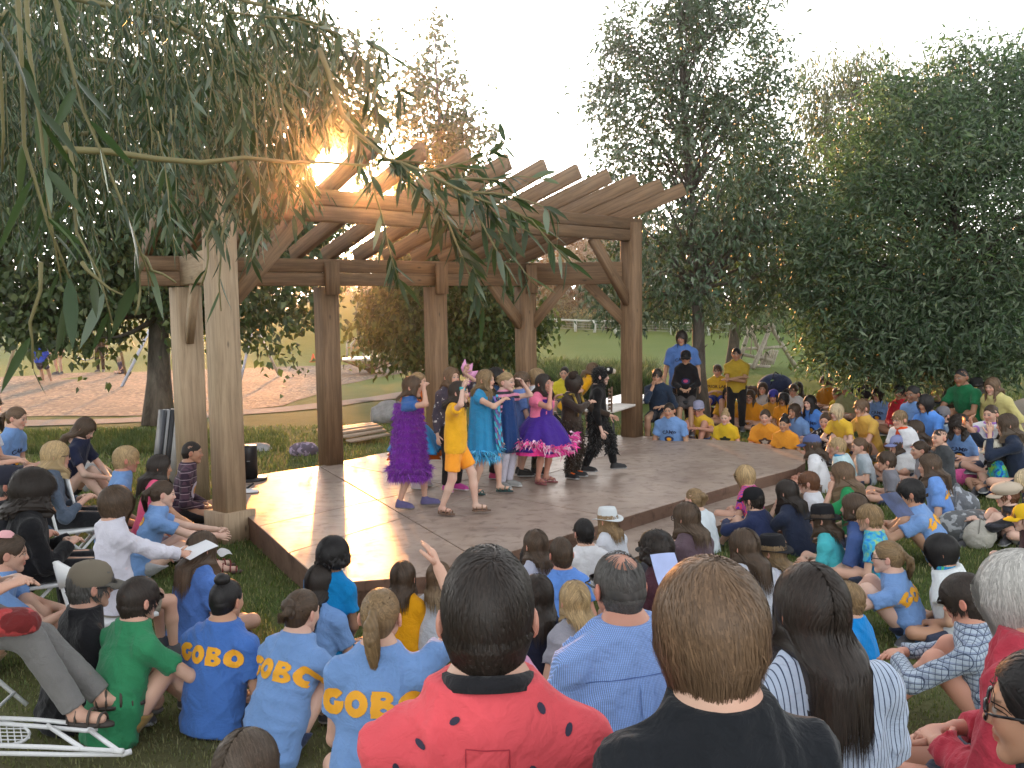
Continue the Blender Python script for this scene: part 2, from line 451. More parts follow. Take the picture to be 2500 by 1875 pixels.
def gravel(name, c0, c1, sc=60):
    m, N, L, b = nt(name); f = noise(N, L, sc, 5, .7); k = noise(N, L, 1.2, 3)
    L.new(mixc(N, L, math_(N, L, 'MULTIPLY', k, .5), ramp(N, L, f, [(.3, c0), (.7, c1)]), c0), b.inputs['Base Color']); b.inputs['Roughness'].default_value = .95
    bump(N, L, b, f, .5, .01); return m
cl = [(-420, 1052), (-100, 1043), (80, 1035), (300, 1027), (470, 1017), (640, 1003), (835, 986), (960, 968), (1100, 948), (1240, 938), (1420, 930)]
up_ = [G(u, v - 6, gz0)[:2] for u, v in cl]; dn_ = [G(u, v + 7, gz0)[:2] for u, v in cl]
poly_sheet('gravel_path', up_ + dn_[::-1], gravel('path_gravel', (.14, .13, .115), (.24, .22, .195)), .016, .5)
pr = [G(u, v, z)[:2] for u, v, z in ((2700, 930, .2), (2520, 965, .2), (2440, 1010, .1), (2470, 1100, -.05), (2600, 1250, -.1), (2900, 1300, -.1), (3300, 1100, 0))]
poly_sheet('dirt_path', pr, gravel('path_dirt', (.20, .17, .13), (.31, .265, .205), 30), .014, .4)

# ------------------------------------------------------------------ stage
def conc_mat(name, c0, c1, gl):
    m, N, L, b = nt(name)
    n1 = noise(N, L, 1.1, 6, .62, dist=.8); n2 = noise(N, L, 7, 5, .6, dist=.5); n3 = noise(N, L, 90, 4, .6)
    c = ramp(N, L, n1, [(.3, c0), (.5, c1), (.68, tuple(x * 1.22 for x in c1))])
    c = mixc(N, L, ramp_f(N, L, n2, .52, .72), c, tuple(x * .72 for x in c0))
    sc_ = noise(N, L, 2.6, 6, .7, stretch=(1, 3.2, 1), dist=1.8); c = mixc(N, L, math_(N, L, 'MULTIPLY', ramp_f(N, L, sc_, .6, .7), .45), c, tuple(x * .5 for x in c0))
    L.new(mixc(N, L, math_(N, L, 'MULTIPLY', n3, .25), c, c0), b.inputs['Base Color'])
    r = N.new('ShaderNodeMapRange'); r.inputs[3].default_value = gl - .06; r.inputs[4].default_value = gl + .16; L.new(n2, r.inputs[0]); L.new(r.outputs[0], b.inputs['Roughness'])
    b.inputs['Specular IOR Level'].default_value = .2
    nn = bump(N, L, None, n2, .12, .012); bump(N, L, b, n3, .1, .002, nn)
    return m
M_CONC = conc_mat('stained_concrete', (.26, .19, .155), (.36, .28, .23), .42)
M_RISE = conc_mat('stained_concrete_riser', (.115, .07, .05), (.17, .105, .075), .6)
st_front = [(-1.42, 7.34), (-.68, 7.5), (.28, 8.58), (1.01, 9.42), (1.49, 9.98), (2.51, 11.13), (3.44, 12.09), (3.68, 12.52), (3.84, 13.05), (3.86, 13.55), (3.66, 14.03), (3.25, 14.52), (1.95, 15.25), (.5, 15.6), (-.6, 15.1), (-1.78, 13.93), (-2.5, 12.85), (-3.3, 12.1), (-2.72, 9.96), (-2.27, 9.06), (-1.93, 8.36)]
def slab(name, pts, z0, z1, mt, ms, parent=None, ch=.018):
    pts = np.array(pts, float); n = len(pts); e = np.roll(pts, -1, 0) - np.roll(pts, 1, 0); nr = np.c_[e[:, 1], -e[:, 0]]; nr /= np.linalg.norm(nr, axis=1)[:, None]
    ins = pts - nr * ch
    V = np.vstack([np.c_[ins, np.full(n, z1)], np.c_[pts, np.full(n, z1 - ch)], np.c_[pts, np.full(n, z0)]])
    Q = [(n + (i + 1) % n, n + i, i, (i + 1) % n)[::-1] for i in range(n)] + [(n + i, 2 * n + i, 2 * n + (i + 1) % n, n + (i + 1) % n) for i in range(n)]
    me = bpy.data.meshes.new(name); me.from_pydata(V.tolist(), [], [list(range(n))] + [list(q) for q in Q]); me.materials.append(mt); me.materials.append(ms)
    for i, p in enumerate(me.polygons):
        p.material_index = 0 if i <= n else 1
    me.update()
    return ob(name, me, parent)
stage = empty('stage', (0, 8, -.22)); tag(stage, 'low brown stained concrete stage slab under the timber pergola', 'stage')
# the top is cast in panels divided by tooled joints
def clip_poly(poly, p, nrm):
    out = []
    for a, b in zip(poly, poly[1:] + poly[:1]):
        da, db = (a[0] - p[0]) * nrm[0] + (a[1] - p[1]) * nrm[1], (b[0] - p[0]) * nrm[0] + (b[1] - p[1]) * nrm[1]
        if da >= 0: out.append(a)
        if (da >= 0) != (db >= 0): t = da / (da - db); out.append((a[0] + (b[0] - a[0]) * t, a[1] + (b[1] - a[1]) * t))
    return out
stage.location = (0, 0, 0)
JX = [(np.array(G(785, 1141, 0)[:2]), np.array(G(1135, 1345, 0)[:2])), (np.array(G(630, 1285, 0)[:2]), np.array(G(975, 1208, 0)[:2])), (np.array(G(1225, 1210, 0)[:2]), np.array(G(1512, 1266, 0)[:2])), (np.array(G(1530, 1098, 0)[:2]), np.array(G(1612, 1073, 0)[:2]))]
def unit2(v): return v / np.linalg.norm(v)
polys = [[tuple(p) for p in st_front]]
for a, b in JX:
    d = unit2(b - a); nr = np.array([-d[1], d[0]]); new = []
    for P in polys:
        for sgn in (1, -1):
            q = clip_poly(P, a + nr * sgn * .006, nr * sgn)
            if len(q) >= 3 and abs(sum(q[i][0] * q[(i + 1) % len(q)][1] - q[(i + 1) % len(q)][0] * q[i][1] for i in range(len(q)))) > .05: new.append(q)
    polys = new
def dedup(q):
    o = []
    for p in q:
        if not o or math.hypot(p[0] - o[-1][0], p[1] - o[-1][1]) > .02: o.append(p)
    if math.hypot(o[0][0] - o[-1][0], o[0][1] - o[-1][1]) < .02: o.pop()
    return o
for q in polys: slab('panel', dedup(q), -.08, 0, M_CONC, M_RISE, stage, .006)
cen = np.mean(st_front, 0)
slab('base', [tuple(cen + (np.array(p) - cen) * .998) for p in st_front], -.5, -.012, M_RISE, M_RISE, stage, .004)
step_in = [(-.95, 7.60), (-.66, 7.66), (.28, 8.72), (1.01, 9.56), (1.49, 10.1), (2.5, 11.25), (3.42, 12.2)]
step_out = [(3.95, 12.25), (3.6, 11.62), (2.62, 10.48), (1.87, 9.5), (1.2, 8.7), (.3, 7.62), (-.22, 7.02), (-.72, 6.9), (-1.1, 7.1)]
stp = empty('stage_step', (0, 0, 0)); tag(stp, 'low brown concrete step running along the front of the stage', 'step')
mid = 8
sp = [p for p in step_out] ; 
A = np.array(G(1513, 1292, -.13)[:2]); Bn = unit2(np.array([.66, .75]))
ring = step_in + step_out
for sgn in (1, -1):
    q = clip_poly(ring, A + Bn * sgn * .006, Bn * sgn)
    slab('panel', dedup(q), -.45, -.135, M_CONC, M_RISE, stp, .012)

# ------------------------------------------------------------------ pergola
pg = empty('pergola', (0, 12, 0)); pg.location = (0, 0, 0)
tag(pg, 'large brown timber pergola with slanting rafters over the stage', 'pergola')
Pp = {1: (-2.82, 9.83), 2: (-3.78, 11.72), 3: (-2.38, 13.0), 4: (-1.06, 14.15), 5: (.22, 15.3), 6: (1.82, 15.2)}
def timber(name, a, b, w, h, mat, up=(0, 0, 1), parent=None, ch=.012):
    """a squared timber whose own z runs along its length, so the grain follows it"""
    a = np.asarray(a, float); b = np.asarray(b, float); t = unit(b - a) if 'unit' in globals() else (b - a) / np.linalg.norm(b - a)
    L_ = np.linalg.norm(b - a); x = np.cross(t, up); x /= np.linalg.norm(x); u = np.cross(x, t)
    mb = MB(); mb.beam((0, 0, 0), (0, 0, L_), w, h, (0, 1, 0), ch)
    o = mb.build(name, mat, parent)
    # local z -> t, local y -> u
    xx = np.cross(u, t)
    o.matrix_local = Matrix([[xx[0], u[0], t[0], a[0]], [xx[1], u[1], t[1], a[1]], [xx[2], u[2], t[2], a[2]], [0, 0, 0, 1]])
    return o
fdir = np.array([Pp[6][0] - Pp[1][0], Pp[6][1] - Pp[1][1], 0]); fdir /= np.linalg.norm(fdir)
bdir = np.array([Pp[5][0] - Pp[2][0], Pp[5][1] - Pp[2][1], 0]); bdir /= np.linalg.norm(bdir)
S_ = .25
for k, (x, y) in Pp.items():
    d = fdir if k in (1, 6) else bdir
    top = 3.27 if k in (1, 6) else 2.66
    mt = M_W2 if k in (1, 2) else M_W
    timber('post', (x, y, -.22 if k in (1, 2) else -.01), (x, y, top - (.36 if k not in (1, 6) else .04)), S_ if k != 2 else .3, S_, mt, tuple(np.array([-d[1], d[0], 0])), pg, .02)
    if k == 1:
        timber('plinth', (x, y, -.3), (x, y, .06), .37, .37, M_W2, tuple(np.array([-d[1], d[0], 0])), pg, .015)
    if k in (3, 4, 5): timber('cheek', (x - d[1] * -.16, y + d[0] * -.16, 2.2), (x - d[1] * -.16, y + d[0] * -.16, 2.62), .2, .05, M_W, tuple(np.array([-d[1], d[0], 0])), pg, .008)
p3 = lambda k, z: np.array([Pp[k][0], Pp[k][1], z])
nf = np.array([fdir[1], -fdir[0], 0]); nb = np.array([bdir[1], -bdir[0], 0])
for z0, z1, mt in ((2.955, 3.118, M_W), (3.124, 3.29, M_W)):
    timber('beam', p3(1, (z0 + z1) / 2) - fdir * .55 - nf * .0, p3(6, (z0 + z1) / 2) + fdir * .2, .15, z1 - z0, mt, (0, 0, 1), pg)
for z0, z1 in ((2.315, 2.48), (2.486, 2.655)):
    timber('beam', p3(2, (z0 + z1) / 2) - bdir * .55, p3(5, (z0 + z1) / 2) + bdir * .13, .15, z1 - z0, M_W, (0, 0, 1), pg)
for a, b, mt in ((5, 6, M_W), (2, 1, M_W2)):
    d = p3(b, 0) - p3(a, 0); d /= np.linalg.norm(d)
    timber('beam', p3(a, 2.485) + d * .09, p3(b, 2.485) - d * .14, .14, .33, mt, (0, 0, 1), pg)
def brace(a, b, mt=M_W, w=.09, h=.16): timber('brace', a, b, w, h, mt, (0, 0, 1), pg, .008)
brace(p3(1, 2.12) + fdir * .1, p3(1, 2.97) + fdir * .98)
brace(p3(6, 2.05) - fdir * .1, p3(6, 2.97) - fdir * .98)
s56 = unit2((p3(6, 0) - p3(5, 0))[:2]); s56 = np.array([*s56, 0])
brace(p3(6, 1.75) - s56 * .1, p3(6, 2.34) - s56 * .66); brace(p3(5, 1.72) + s56 * .1, p3(5, 2.34) + s56 * .62); brace(p3(5, 1.72) - bdir * .1, p3(5, 2.34) - bdir * .66)
s21 = unit2((p3(1, 0) - p3(2, 0))[:2]); s21 = np.array([*s21, 0])
brace(p3(2, 1.7) + s21 * .12, p3(2, 2.34) + s21 * .66, M_W2); brace(p3(1, 1.62) - s21 * .1, p3(1, 2.34) - s21 * .62, M_W2)
NR = 13
for i in range(NR):
    t = i / (NR - 1)
    lo_ = p3(2, 2.665 + .095) - bdir * .42 + (p3(5, 0) * [1, 1, 0] - p3(2, 0) * [1, 1, 0] + bdir * .42) * t
    hi_ = p3(1, 3.30 + .095) - fdir * .42 + (p3(6, 0) * [1, 1, 0] - p3(1, 0) * [1, 1, 0] + fdir * .42) * t
    d = hi_ - lo_
    timber('rafter', lo_ - d * .16 / np.linalg.norm(d), hi_ + d / np.linalg.norm(d) * .86, .09, .195, M_W, (0, 0, 1), pg, .01)

# ------------------------------------------------------------------ evening haze and added sun glow
hz = MB().box((-420, -70, -1.6), (420, 320, 34)).build('haze'); tag(hz, kind='stuff')
m_h = bpy.data.materials.new('haze_sun_glow'); m_h.use_nodes = True; hn_, hl_ = m_h.node_tree.nodes, m_h.node_tree.links
hn_.remove(hn_['Principled BSDF']); pv = hn_.new('ShaderNodeVolumePrincipled'); pv.inputs['Density'].default_value = .0017; pv.inputs['Anisotropy'].default_value = .95  # distant haze, with strong forward scatter added to imitate lens glow round the sun
pv.inputs['Color'].default_value = (.9, .92, .95, 1); hl_.new(pv.outputs[0], hn_['Material Output'].inputs['Volume']); hz.data.materials.append(m_h)
# ------------------------------------------------------------------ plants
def leaf_mat(name, trans=.35, rough=.45):
    if name in MATS: return MATS[name]
    m, N, L, b = nt(name)
    a = N.new('ShaderNodeVertexColor'); a.layer_name = 'Col'
    L.new(a.outputs[0], b.inputs['Base Color']); b.inputs['Roughness'].default_value = rough; b.inputs['Specular IOR Level'].default_value = .35
    t = N.new('ShaderNodeBsdfTranslucent'); tc = mixc(N, L, 1.0, a.outputs[0], (.95, 1.35, .5), 'MULTIPLY'); L.new(tc, t.inputs[0])
    mx = N.new('ShaderNodeMixShader'); mx.inputs[0].default_value = trans
    L.new(b.outputs[0], mx.inputs[1]); L.new(t.outputs[0], mx.inputs[2]); L.new(mx.outputs[0], N['Material Output'].inputs[0])
    MATS[name] = m; return m
M_LEAF = leaf_mat('tree_leaf', .2)
M_BARK = None
def bark(name, c0, c1, sc=7):
    if name in MATS: return MATS[name]
    m, N, L, b = nt(name); f = noise(N, L, sc, 6, .7, stretch=(1, 1, .28), dist=.6)
    L.new(ramp(N, L, f, [(.35, c0), (.65, c1)]), b.inputs['Base Color']); b.inputs['Roughness'].default_value = .92; bump(N, L, b, f, .8, .03)
    MATS[name] = m; return m
def sun_gap(P, r):
    """leave the hole in the foliage where the low sun looks through"""
    q = P - EYE; q = q / np.linalg.norm(q, axis=1)[:, None]
    return (q @ SUN_DIR) < math.cos(r)
def sun_path(P):
    """the crown is open below, where the low sun shines under it on to the stage"""
    S = P - SUN_DIR * (P[:, 2:3] / SUN_DIR[2])
    return ~((S[:, 0] > -3.0) & (S[:, 0] < -.55 - .06 * (S[:, 1] - 8)) & (S[:, 1] > 6.8) & (S[:, 1] < 14.5) & (np.sin(P[:, 0] * 9) * np.sin(P[:, 2] * 11) < .62))
def leaves_np(P, A, size, asp, col, rg, droop=.0, fold=.25):
    """two-triangle folded leaves; P base points, A axis directions"""
    n = len(P); A = A / np.linalg.norm(A, axis=1)[:, None]
    R = rg.normal(size=(n, 3)); X = np.cross(A, R); X /= np.linalg.norm(X, axis=1)[:, None] + 1e-9; Nn = np.cross(X, A)
    s = size[:, None]
    tip = P + A * s - np.array([0, 0, 1]) * droop * s; m = P + A * s * .42
    l = m + X * s * asp * .5 + Nn * s * asp * fold; r = m - X * s * asp * .5 + Nn * s * asp * fold
    V = np.stack([P, r, tip, l], 1).reshape(-1, 3); i = np.arange(n)[:, None] * 4
    T = np.concatenate([i + np.array([[0, 1, 2]]), i + np.array([[0, 2, 3]])])
    return V, T, np.repeat(col, 4, 0)
def leaf_colors(n, rg, base, var=.25, light=None, lf=.15):
    c = np.tile(np.array(base), (n, 1)) * (1 + var * rg.uniform(-1, 1, (n, 1))) * (1 + .1 * rg.uniform(-1, 1, (n, 3)))
    if light is not None:
        k = rg.uniform(0, 1, n) < lf; c[k] = np.array(light) * rg.uniform(.8, 1.2, (k.sum(), 1))
    return np.clip(c, .004, 1)
def crown_pts(ells, nclump, per, spread, rg, shell=.55):
    """leaf positions gathered in clumps through the volume of several ellipsoids (centre, radii, weight)"""
    w = np.array([e[2] for e in ells], float); w /= w.sum(); C = []
    for e, k in zip(ells, (w * nclump).astype(int)):
        d = rg.normal(size=(k, 3)); d /= np.linalg.norm(d, axis=1)[:, None]
        r = rg.uniform(0, 1, (k, 1)) ** (1 / 3.0) * (1 - shell) + shell * rg.uniform(.8, 1.08, (k, 1)); C.append(np.asarray(e[0]) + d * r * np.asarray(e[1]))
    C = np.vstack(C); g = rg.normal(size=(len(C), per, 3)) * spread * rg.uniform(.6, 1.3, (len(C), 1, 1))
    return C, (C[:, None] + g).reshape(-1, 3)
def limbs(mb, base, top, r0, targets, rg, k=6, trunk_k=10, bend=.12, nseg=9, split=(.3, .95)):
    base = np.asarray(base, float); top = np.asarray(top, float); t = np.linspace(0, 1, nseg)
    P = base + (top - base) * t[:, None]; P[1:-1, :2] += rg.normal(size=(nseg - 2, 2)) * bend * r0 * 2
    rad = r0 * (1 - .88 * t); rad[0] *= 1.35; rad[1] *= 1.06
    mb.tube(P, rad, trunk_k)
    for q in targets:
        h = np.clip((q[2] - base[2]) / (top[2] - base[2]) - .18, *split) if True else .5
        i = h * (nseg - 1); a = P[int(i)] + (P[min(int(i) + 1, nseg - 1)] - P[int(i)]) * (i - int(i)); ra = r0 * (1 - .88 * h) * .42
        m = (a + q) / 2 + np.array([0, 0, .12 * np.linalg.norm(q - a)]) * rg.uniform(-.2, 1) + rg.normal(size=3) * .06 * np.linalg.norm(q - a)
        m1 = (a + m) / 2 + rg.normal(size=3) * .02; m2 = (m + q) / 2 + rg.normal(size=3) * .04
        mb.tube([a, m1, m, m2, q], [ra, ra * .75, ra * .55, ra * .35, ra * .12], k)
def tree(label, base, top, r0, ells, nclump, per, spread, size, asp, col, light=None, lf=.12, seed=0, droop=.3, mat=None, group=None, gap=None, shell=.55, hang=-.4, nb=60, name='tree', cut=None):
    rg = np.random.RandomState(seed)
    root = empty(name, tuple(base)); tag(root, label, 'tree' if name == 'tree' else 'shrub', group)
    C, P = crown_pts(ells, nclump, per, spread, rg, shell)
    if gap is not None: P = P[sun_gap(P, gap)]
    if cut is not None: P = P[cut(P)]
    if gap is not None: P = P[sun_path(P)]
    ctr = np.average([e[0] for e in ells], axis=0, weights=[e[2] for e in ells])
    n = len(P); A = rg.normal(size=(n, 3)) + np.array([0, 0, hang]) + (P - ctr) / (np.linalg.norm(P - ctr, axis=1)[:, None] + .1) * .5
    V, T, Cc = leaves_np(P - np.asarray(base), A, size * rg.uniform(.65, 1.25, n), asp, leaf_colors(n, rg, col, .3, light, lf), rg, droop)
    ob('crown', npmesh('crown', V, T, Cc, smooth=False, mats=[mat or M_LEAF]), root)
    mb = MB(); sel = C[rg.permutation(len(C))[:nb]]
    limbs(mb, np.zeros(3), np.asarray(top) - np.asarray(base), r0, sel - np.asarray(base), rg)
    ob('trunk', mb.mesh('trunk', bark('bark_grey', (.045, .038, .03), (.16, .14, .115)) if name == 'tree' else bark('bark_brown', (.03, .022, .015), (.09, .07, .05)), True), root)
    return root
def E_(u, v, d, ru, rv, rd=None, w=None):
    """an ellipsoid of foliage standing at distance d; radii given as the photo shows them"""
    k = d / F_PX; r = (ru * k, (rd if rd is not None else (ru + rv) / 2 * k), rv * k)
    return (D(u, v, d), r, w if w is not None else ru * rv / 1e4)
def ground_at(u, d):
    p = D(u, 800, d); return np.array([p[0], p[1], tz(p[0], p[1])])
def low_cut(zmin): return lambda P: P[:, 2] > zmin + .25 * np.sin(P[:, 0] * 2.3) * np.sin(P[:, 0] * 5.1 + P[:, 1])
# linden over the playground edge, left
b1 = ground_at(376, 19.5)
tree('broad linden tree with a thick dark trunk beside the wood chips', b1, b1 + np.array([.25, .2, 7.2]), .24,
     [E_(300, 430, 19.5, 420, 300, 3.0), E_(60, 640, 18.8, 300, 200, 2.2), E_(560, 590, 19.5, 300, 220, 2.4), E_(330, 150, 20, 420, 260, 3), E_(690, 350, 20, 200, 300, 2.0), E_(-100, 350, 19.5, 250, 350, 2.5), E_(180, 760, 18.8, 330, 95, 1.8), E_(690, 800, 19.5, 130, 85, 1.3), E_(840, 250, 20.5, 110, 170, 1.4)],
     2300, 26, .26, .135, .8, (.07, .095, .042), (.13, .155, .06), .25, 11, .25, gap=.022, nb=90, shell=.3, cut=lambda P: ~((P[:, 2] < 2.0) & (np.abs(P[:, 0] - b1[0]) < .5) & (P[:, 1] < b1[1])))
# pyramid shaped birch behind the pergola
b2 = ground_at(1098, 24)
tree('narrow pointed birch tree rising behind the rafters', b2, b2 + np.array([-.2, 0, 8.6]), .11,
     [E_(1100, 800, 24, 250, 110, 2.0, 9), E_(1095, 690, 24, 215, 130, 1.8, 8), E_(1085, 560, 24, 150, 140, 1.4, 4.5), E_(1090, 430, 24, 110, 140, 1.0, 2.4), E_(1070, 300, 24, 85, 130, .7, 1.3), E_(1065, 180, 24, 50, 110, .5, .55), E_(1060, 90, 24, 22, 60, .3, .14), E_(1150, 350, 24, 55, 100, .6, .6), E_(1000, 260, 24, 55, 90, .6, .5)],
     900, 30, .22, .135, .75, (.062, .095, .03), (.13, .16, .05), .25, 12, .3, nb=70, shell=.3, cut=low_cut(.35))
# tall ash, right of the pergola
b3 = ground_at(1716, 17.2)
tree('tall ash tree with a slim trunk beside the standing boy in blue', b3, b3 + np.array([-.45, .1, 8.2]), .125,
     [E_(1700, 640, 17.2, 260, 140, 1.5), E_(1560, 690, 17.2, 150, 110, 1.1), E_(1690, 420, 17.2, 250, 200, 1.6), E_(1600, 300, 17.2, 170, 170, 1.3), E_(1740, 170, 17.2, 190, 190, 1.5), E_(1640, 60, 17.2, 150, 150, 1.3), E_(1760, -40, 17.2, 170, 160, 1.3), E_(1880, 560, 17.4, 130, 180, 1.2), E_(1490, 250, 17.2, 70, 60, .6, .6), E_(1490, 110, 17.2, 60, 60, .5, .5), E_(1900, 260, 17.2, 70, 90, .8, .6), E_(1600, 800, 17, 90, 35, .6, .5)],
     1300, 24, .15, .115, .40, (.085, .125, .075), (.18, .22, .165), .25, 13, .2, nb=110, shell=.35, cut=low_cut(1.55))
b4 = ground_at(1787, 29)
tree('pale barked birch tree standing between the ash and the log swing', b4, b4 + np.array([.3, 0, 6.2]), .17,
     [E_(1800, 700, 29, 180, 110, 1.8), E_(1850, 520, 29, 170, 170, 1.8), E_(1780, 420, 29, 140, 200, 1.6)], 460, 26, .28, .15, .5, (.07, .095, .045), (.13, .15, .08), .2, 14, .3, nb=40)
b6 = ground_at(2060, 34)
tree('tall airy grey green willow tree behind the big shrub', b6, b6 + np.array([.2, 0, 9]), .2,
     [E_(2050, 480, 34, 130, 200, 1.8), E_(2080, 300, 34, 120, 150, 1.6), E_(2010, 230, 34, 80, 100, 1.2, .6), E_(2130, 200, 34, 70, 70, 1, .5), E_(2250, 250, 34, 90, 90, 1, .6)], 420, 26, .32, .2, .22, (.13, .14, .075), (.26, .25, .16), .3, 15, .8, hang=-1.4, nb=60, mat=leaf_mat('willow_leaf', .4, .4))
# the big willow shrub, right
b5 = ground_at(2330, 16.5)
wsh = [E_(2330, 560, 16.6, 330, 340, 2.4), E_(2120, 640, 16.2, 190, 230, 1.7), E_(2115, 800, 15.8, 165, 120, 1.3), E_(2500, 480, 17, 250, 300, 2.2), E_(2230, 370, 16.8, 200, 170, 1.6), E_(2420, 260, 17, 190, 120, 1.4), E_(2420, 820, 15.6, 330, 110, 1.3), E_(2180, 230, 17, 40, 60, .4, .35), E_(2320, 170, 17, 45, 60, .4, .4), E_(2480, 170, 17, 60, 60, .5, .5), E_(2010, 660, 15.8, 60, 110, .7, .7), E_(2220, 870, 15.4, 260, 60, .9, 1.4)]
tree('huge rounded dark green willow shrub on the right', b5, b5 + np.array([.1, .2, 4.6]), .14, wsh, 3000, 28, .2, .14, .27, (.085, .125, .075), (.2, .245, .165), .28, 16, .15, nb=150, shell=.45, hang=.15, name='shrub', mat=leaf_mat('willow_leaf', .3, .38), cut=low_cut(.42))
# distance: a hazy belt of trees beyond the fields
rgb = np.random.RandomState(5)
HZ = [(-230, 150), (40, 130), (250, 120), (480, 125), (660, 120), (800, 110), (930, 95), (1080, 105), (1230, 90), (1330, 78), (1420, 84), (1500, 76), (1580, 86), (1700, 92), (1830, 80), (1960, 95), (2120, 90), (2300, 95), (2500, 100), (2700, 100)]
kinds = ['far hazy poplar in the tree belt beyond the fields', 'far rounded tree in the tree belt beyond the fields']
for i, (u, d) in enumerate(HZ):
    g = ground_at(u, d); hh = d * (.072 + .03 * rgb.uniform()) * (1.25 if u > 1280 else .85); w_ = hh * rgb.uniform(.32, .5)
    c = g + np.array([0, 0, hh * .55])
    tree(kinds[i % 2], g, g + np.array([0, 0, hh * .9]), .3, [(c, (w_, w_, hh * .5), 4), (c + np.array([w_ * .7, 0, -hh * .15]), (w_ * .8, w_, hh * .34), 3), (c - np.array([w_ * .8, 0, hh * .2]), (w_ * .8, w_, hh * .3), 3)],
         150, 18, hh * .08, .045 * hh + .1, .75, (.085 + .02 * (i % 2), .108, .062), (.14, .16, .10), .25, 40 + i, .2, group=['far poplars', 'far rounded trees'][i % 2], nb=14)
g = ground_at(852, 52)
tree('silvery grey green shrub on the grassy mound left of the birch', g, g + np.array([0, 0, 3.0]), .1, [E_(862, 700, 52, 55, 55, 1.5), E_(800, 715, 54, 60, 45, 1.5)], 120, 20, .3, .2, .3, (.19, .215, .165), (.33, .35, .29), .4, 71, .2, nb=16, name='shrub')
for u, v, d, r, lb in ((1480, 745, 62, 48, 'low olive bush beyond the field fence'), (1345, 752, 64, 40, 'small pale bush beyond the field fence beside the middle post'), (1600, 735, 60, 60, 'dark round bush beyond the field fence near the ash')):
    g = ground_at(u, d)
    tree(lb, g, g + np.array([0, 0, 1.5]), .06, [E_(u, v, d, r, 34, 1.2), E_(u + r * .8, v + 10, d, r * .7, 24, 1)], 70, 18, .25, .18, .6, (.075, .085, .04), (.13, .14, .06), .3, u, .2, nb=10, name='shrub')

# ------------------------------------------------------------------ weeping willow overhead: hanging twigs with long leaves
LT = np.array([0, .25, .5, .78, 1.0]); LW = np.array([.12, .85, 1.0, .62, 0])
def lance(P, A, Nn, L, W, curl, col):
    """long curved leaves, 5 stations, 3 columns"""
    n = len(P); A = A / np.linalg.norm(A, axis=1)[:, None]; X = np.cross(A, Nn); X /= np.linalg.norm(X, axis=1)[:, None] + 1e-9; U = np.cross(X, A)
    V = np.zeros((n, 5, 3, 3))
    for i, (t, w) in enumerate(zip(LT, LW)):
        c = P + A * (L * t)[:, None] + U * (curl * L * t * t)[:, None] - np.array([0, 0, .22]) * (L * t * t)[:, None]
        for j, x in enumerate((-1, 0, 1)): V[:, i, j] = c + X * (W * w * x)[:, None] + U * (W * .3 * abs(x) * w)[:, None]
    V = V.reshape(-1, 3); b = np.arange(n)[:, None] * 15; Q = []
    for i in range(4):
        for j in range(2): Q.append(b + np.array([[i * 3 + j, i * 3 + j + 1, i * 3 + j + 4, i * 3 + j + 3]]))
    return V, np.concatenate(Q), np.repeat(col, 15, 0)
rw = np.random.RandomState(21)
wil = empty('tree', (-3.4, 3.2, tz(-3.4, 3.2))); tag(wil, 'weeping willow hanging long leafy twigs over the upper left', 'tree')
WO = np.array(wil.location)
twV = MB(); lfP, lfA, lfN, lfL, lfW, lfC = [], [], [], [], [], []
def twig(pts, r0, step, L, side=.75, gap=None, dens=1.0, colr=None):
    pts = np.asarray(pts, float); seg = np.r_[0, np.cumsum(np.linalg.norm(np.diff(pts, axis=0), axis=1))]
    if seg[-1] < .05: return
    ts = np.linspace(0, seg[-1], max(5, int(seg[-1] / .12))); P = np.stack([np.interp(ts, seg, pts[:, i]) for i in range(3)], 1)
    for _ in range(2): P[1:-1] = (P[:-2] + 2 * P[1:-1] + P[2:]) / 4
    P[1:-1] += rw.normal(size=(len(P) - 2, 3)) * .006
    twV.tube(P - WO, np.linspace(r0, r0 * .35, len(P)), 5)
    k = int(seg[-1] / step * dens)
    if k < 1: return
    s = np.sort(rw.uniform(.06, 1, k)) * ts[-1]; B = np.stack([np.interp(s, ts, P[:, i]) for i in range(3)], 1)
    T = np.stack([np.interp(s, ts, np.gradient(P[:, i])) for i in range(3)], 1); T /= np.linalg.norm(T, axis=1)[:, None]
    R = rw.normal(size=(k, 3)); S = np.cross(T, R); S /= np.linalg.norm(S, axis=1)[:, None]
    A = T * rw.uniform(.3, 1.0, (k, 1)) + S * side + np.array([0, 0, -.45])
    lfP.append(B); lfA.append(A); lfN.append(rw.normal(size=(k, 3)) + S * .6); l = L * rw.uniform(.55, 1.2, k); lfL.append(l); lfW.append(l * rw.uniform(.075, .12, k))
    c = leaf_colors(k, rw, colr or (.048, .070, .034), .28, (.16, .195, .15), .2); lfC.append(c)
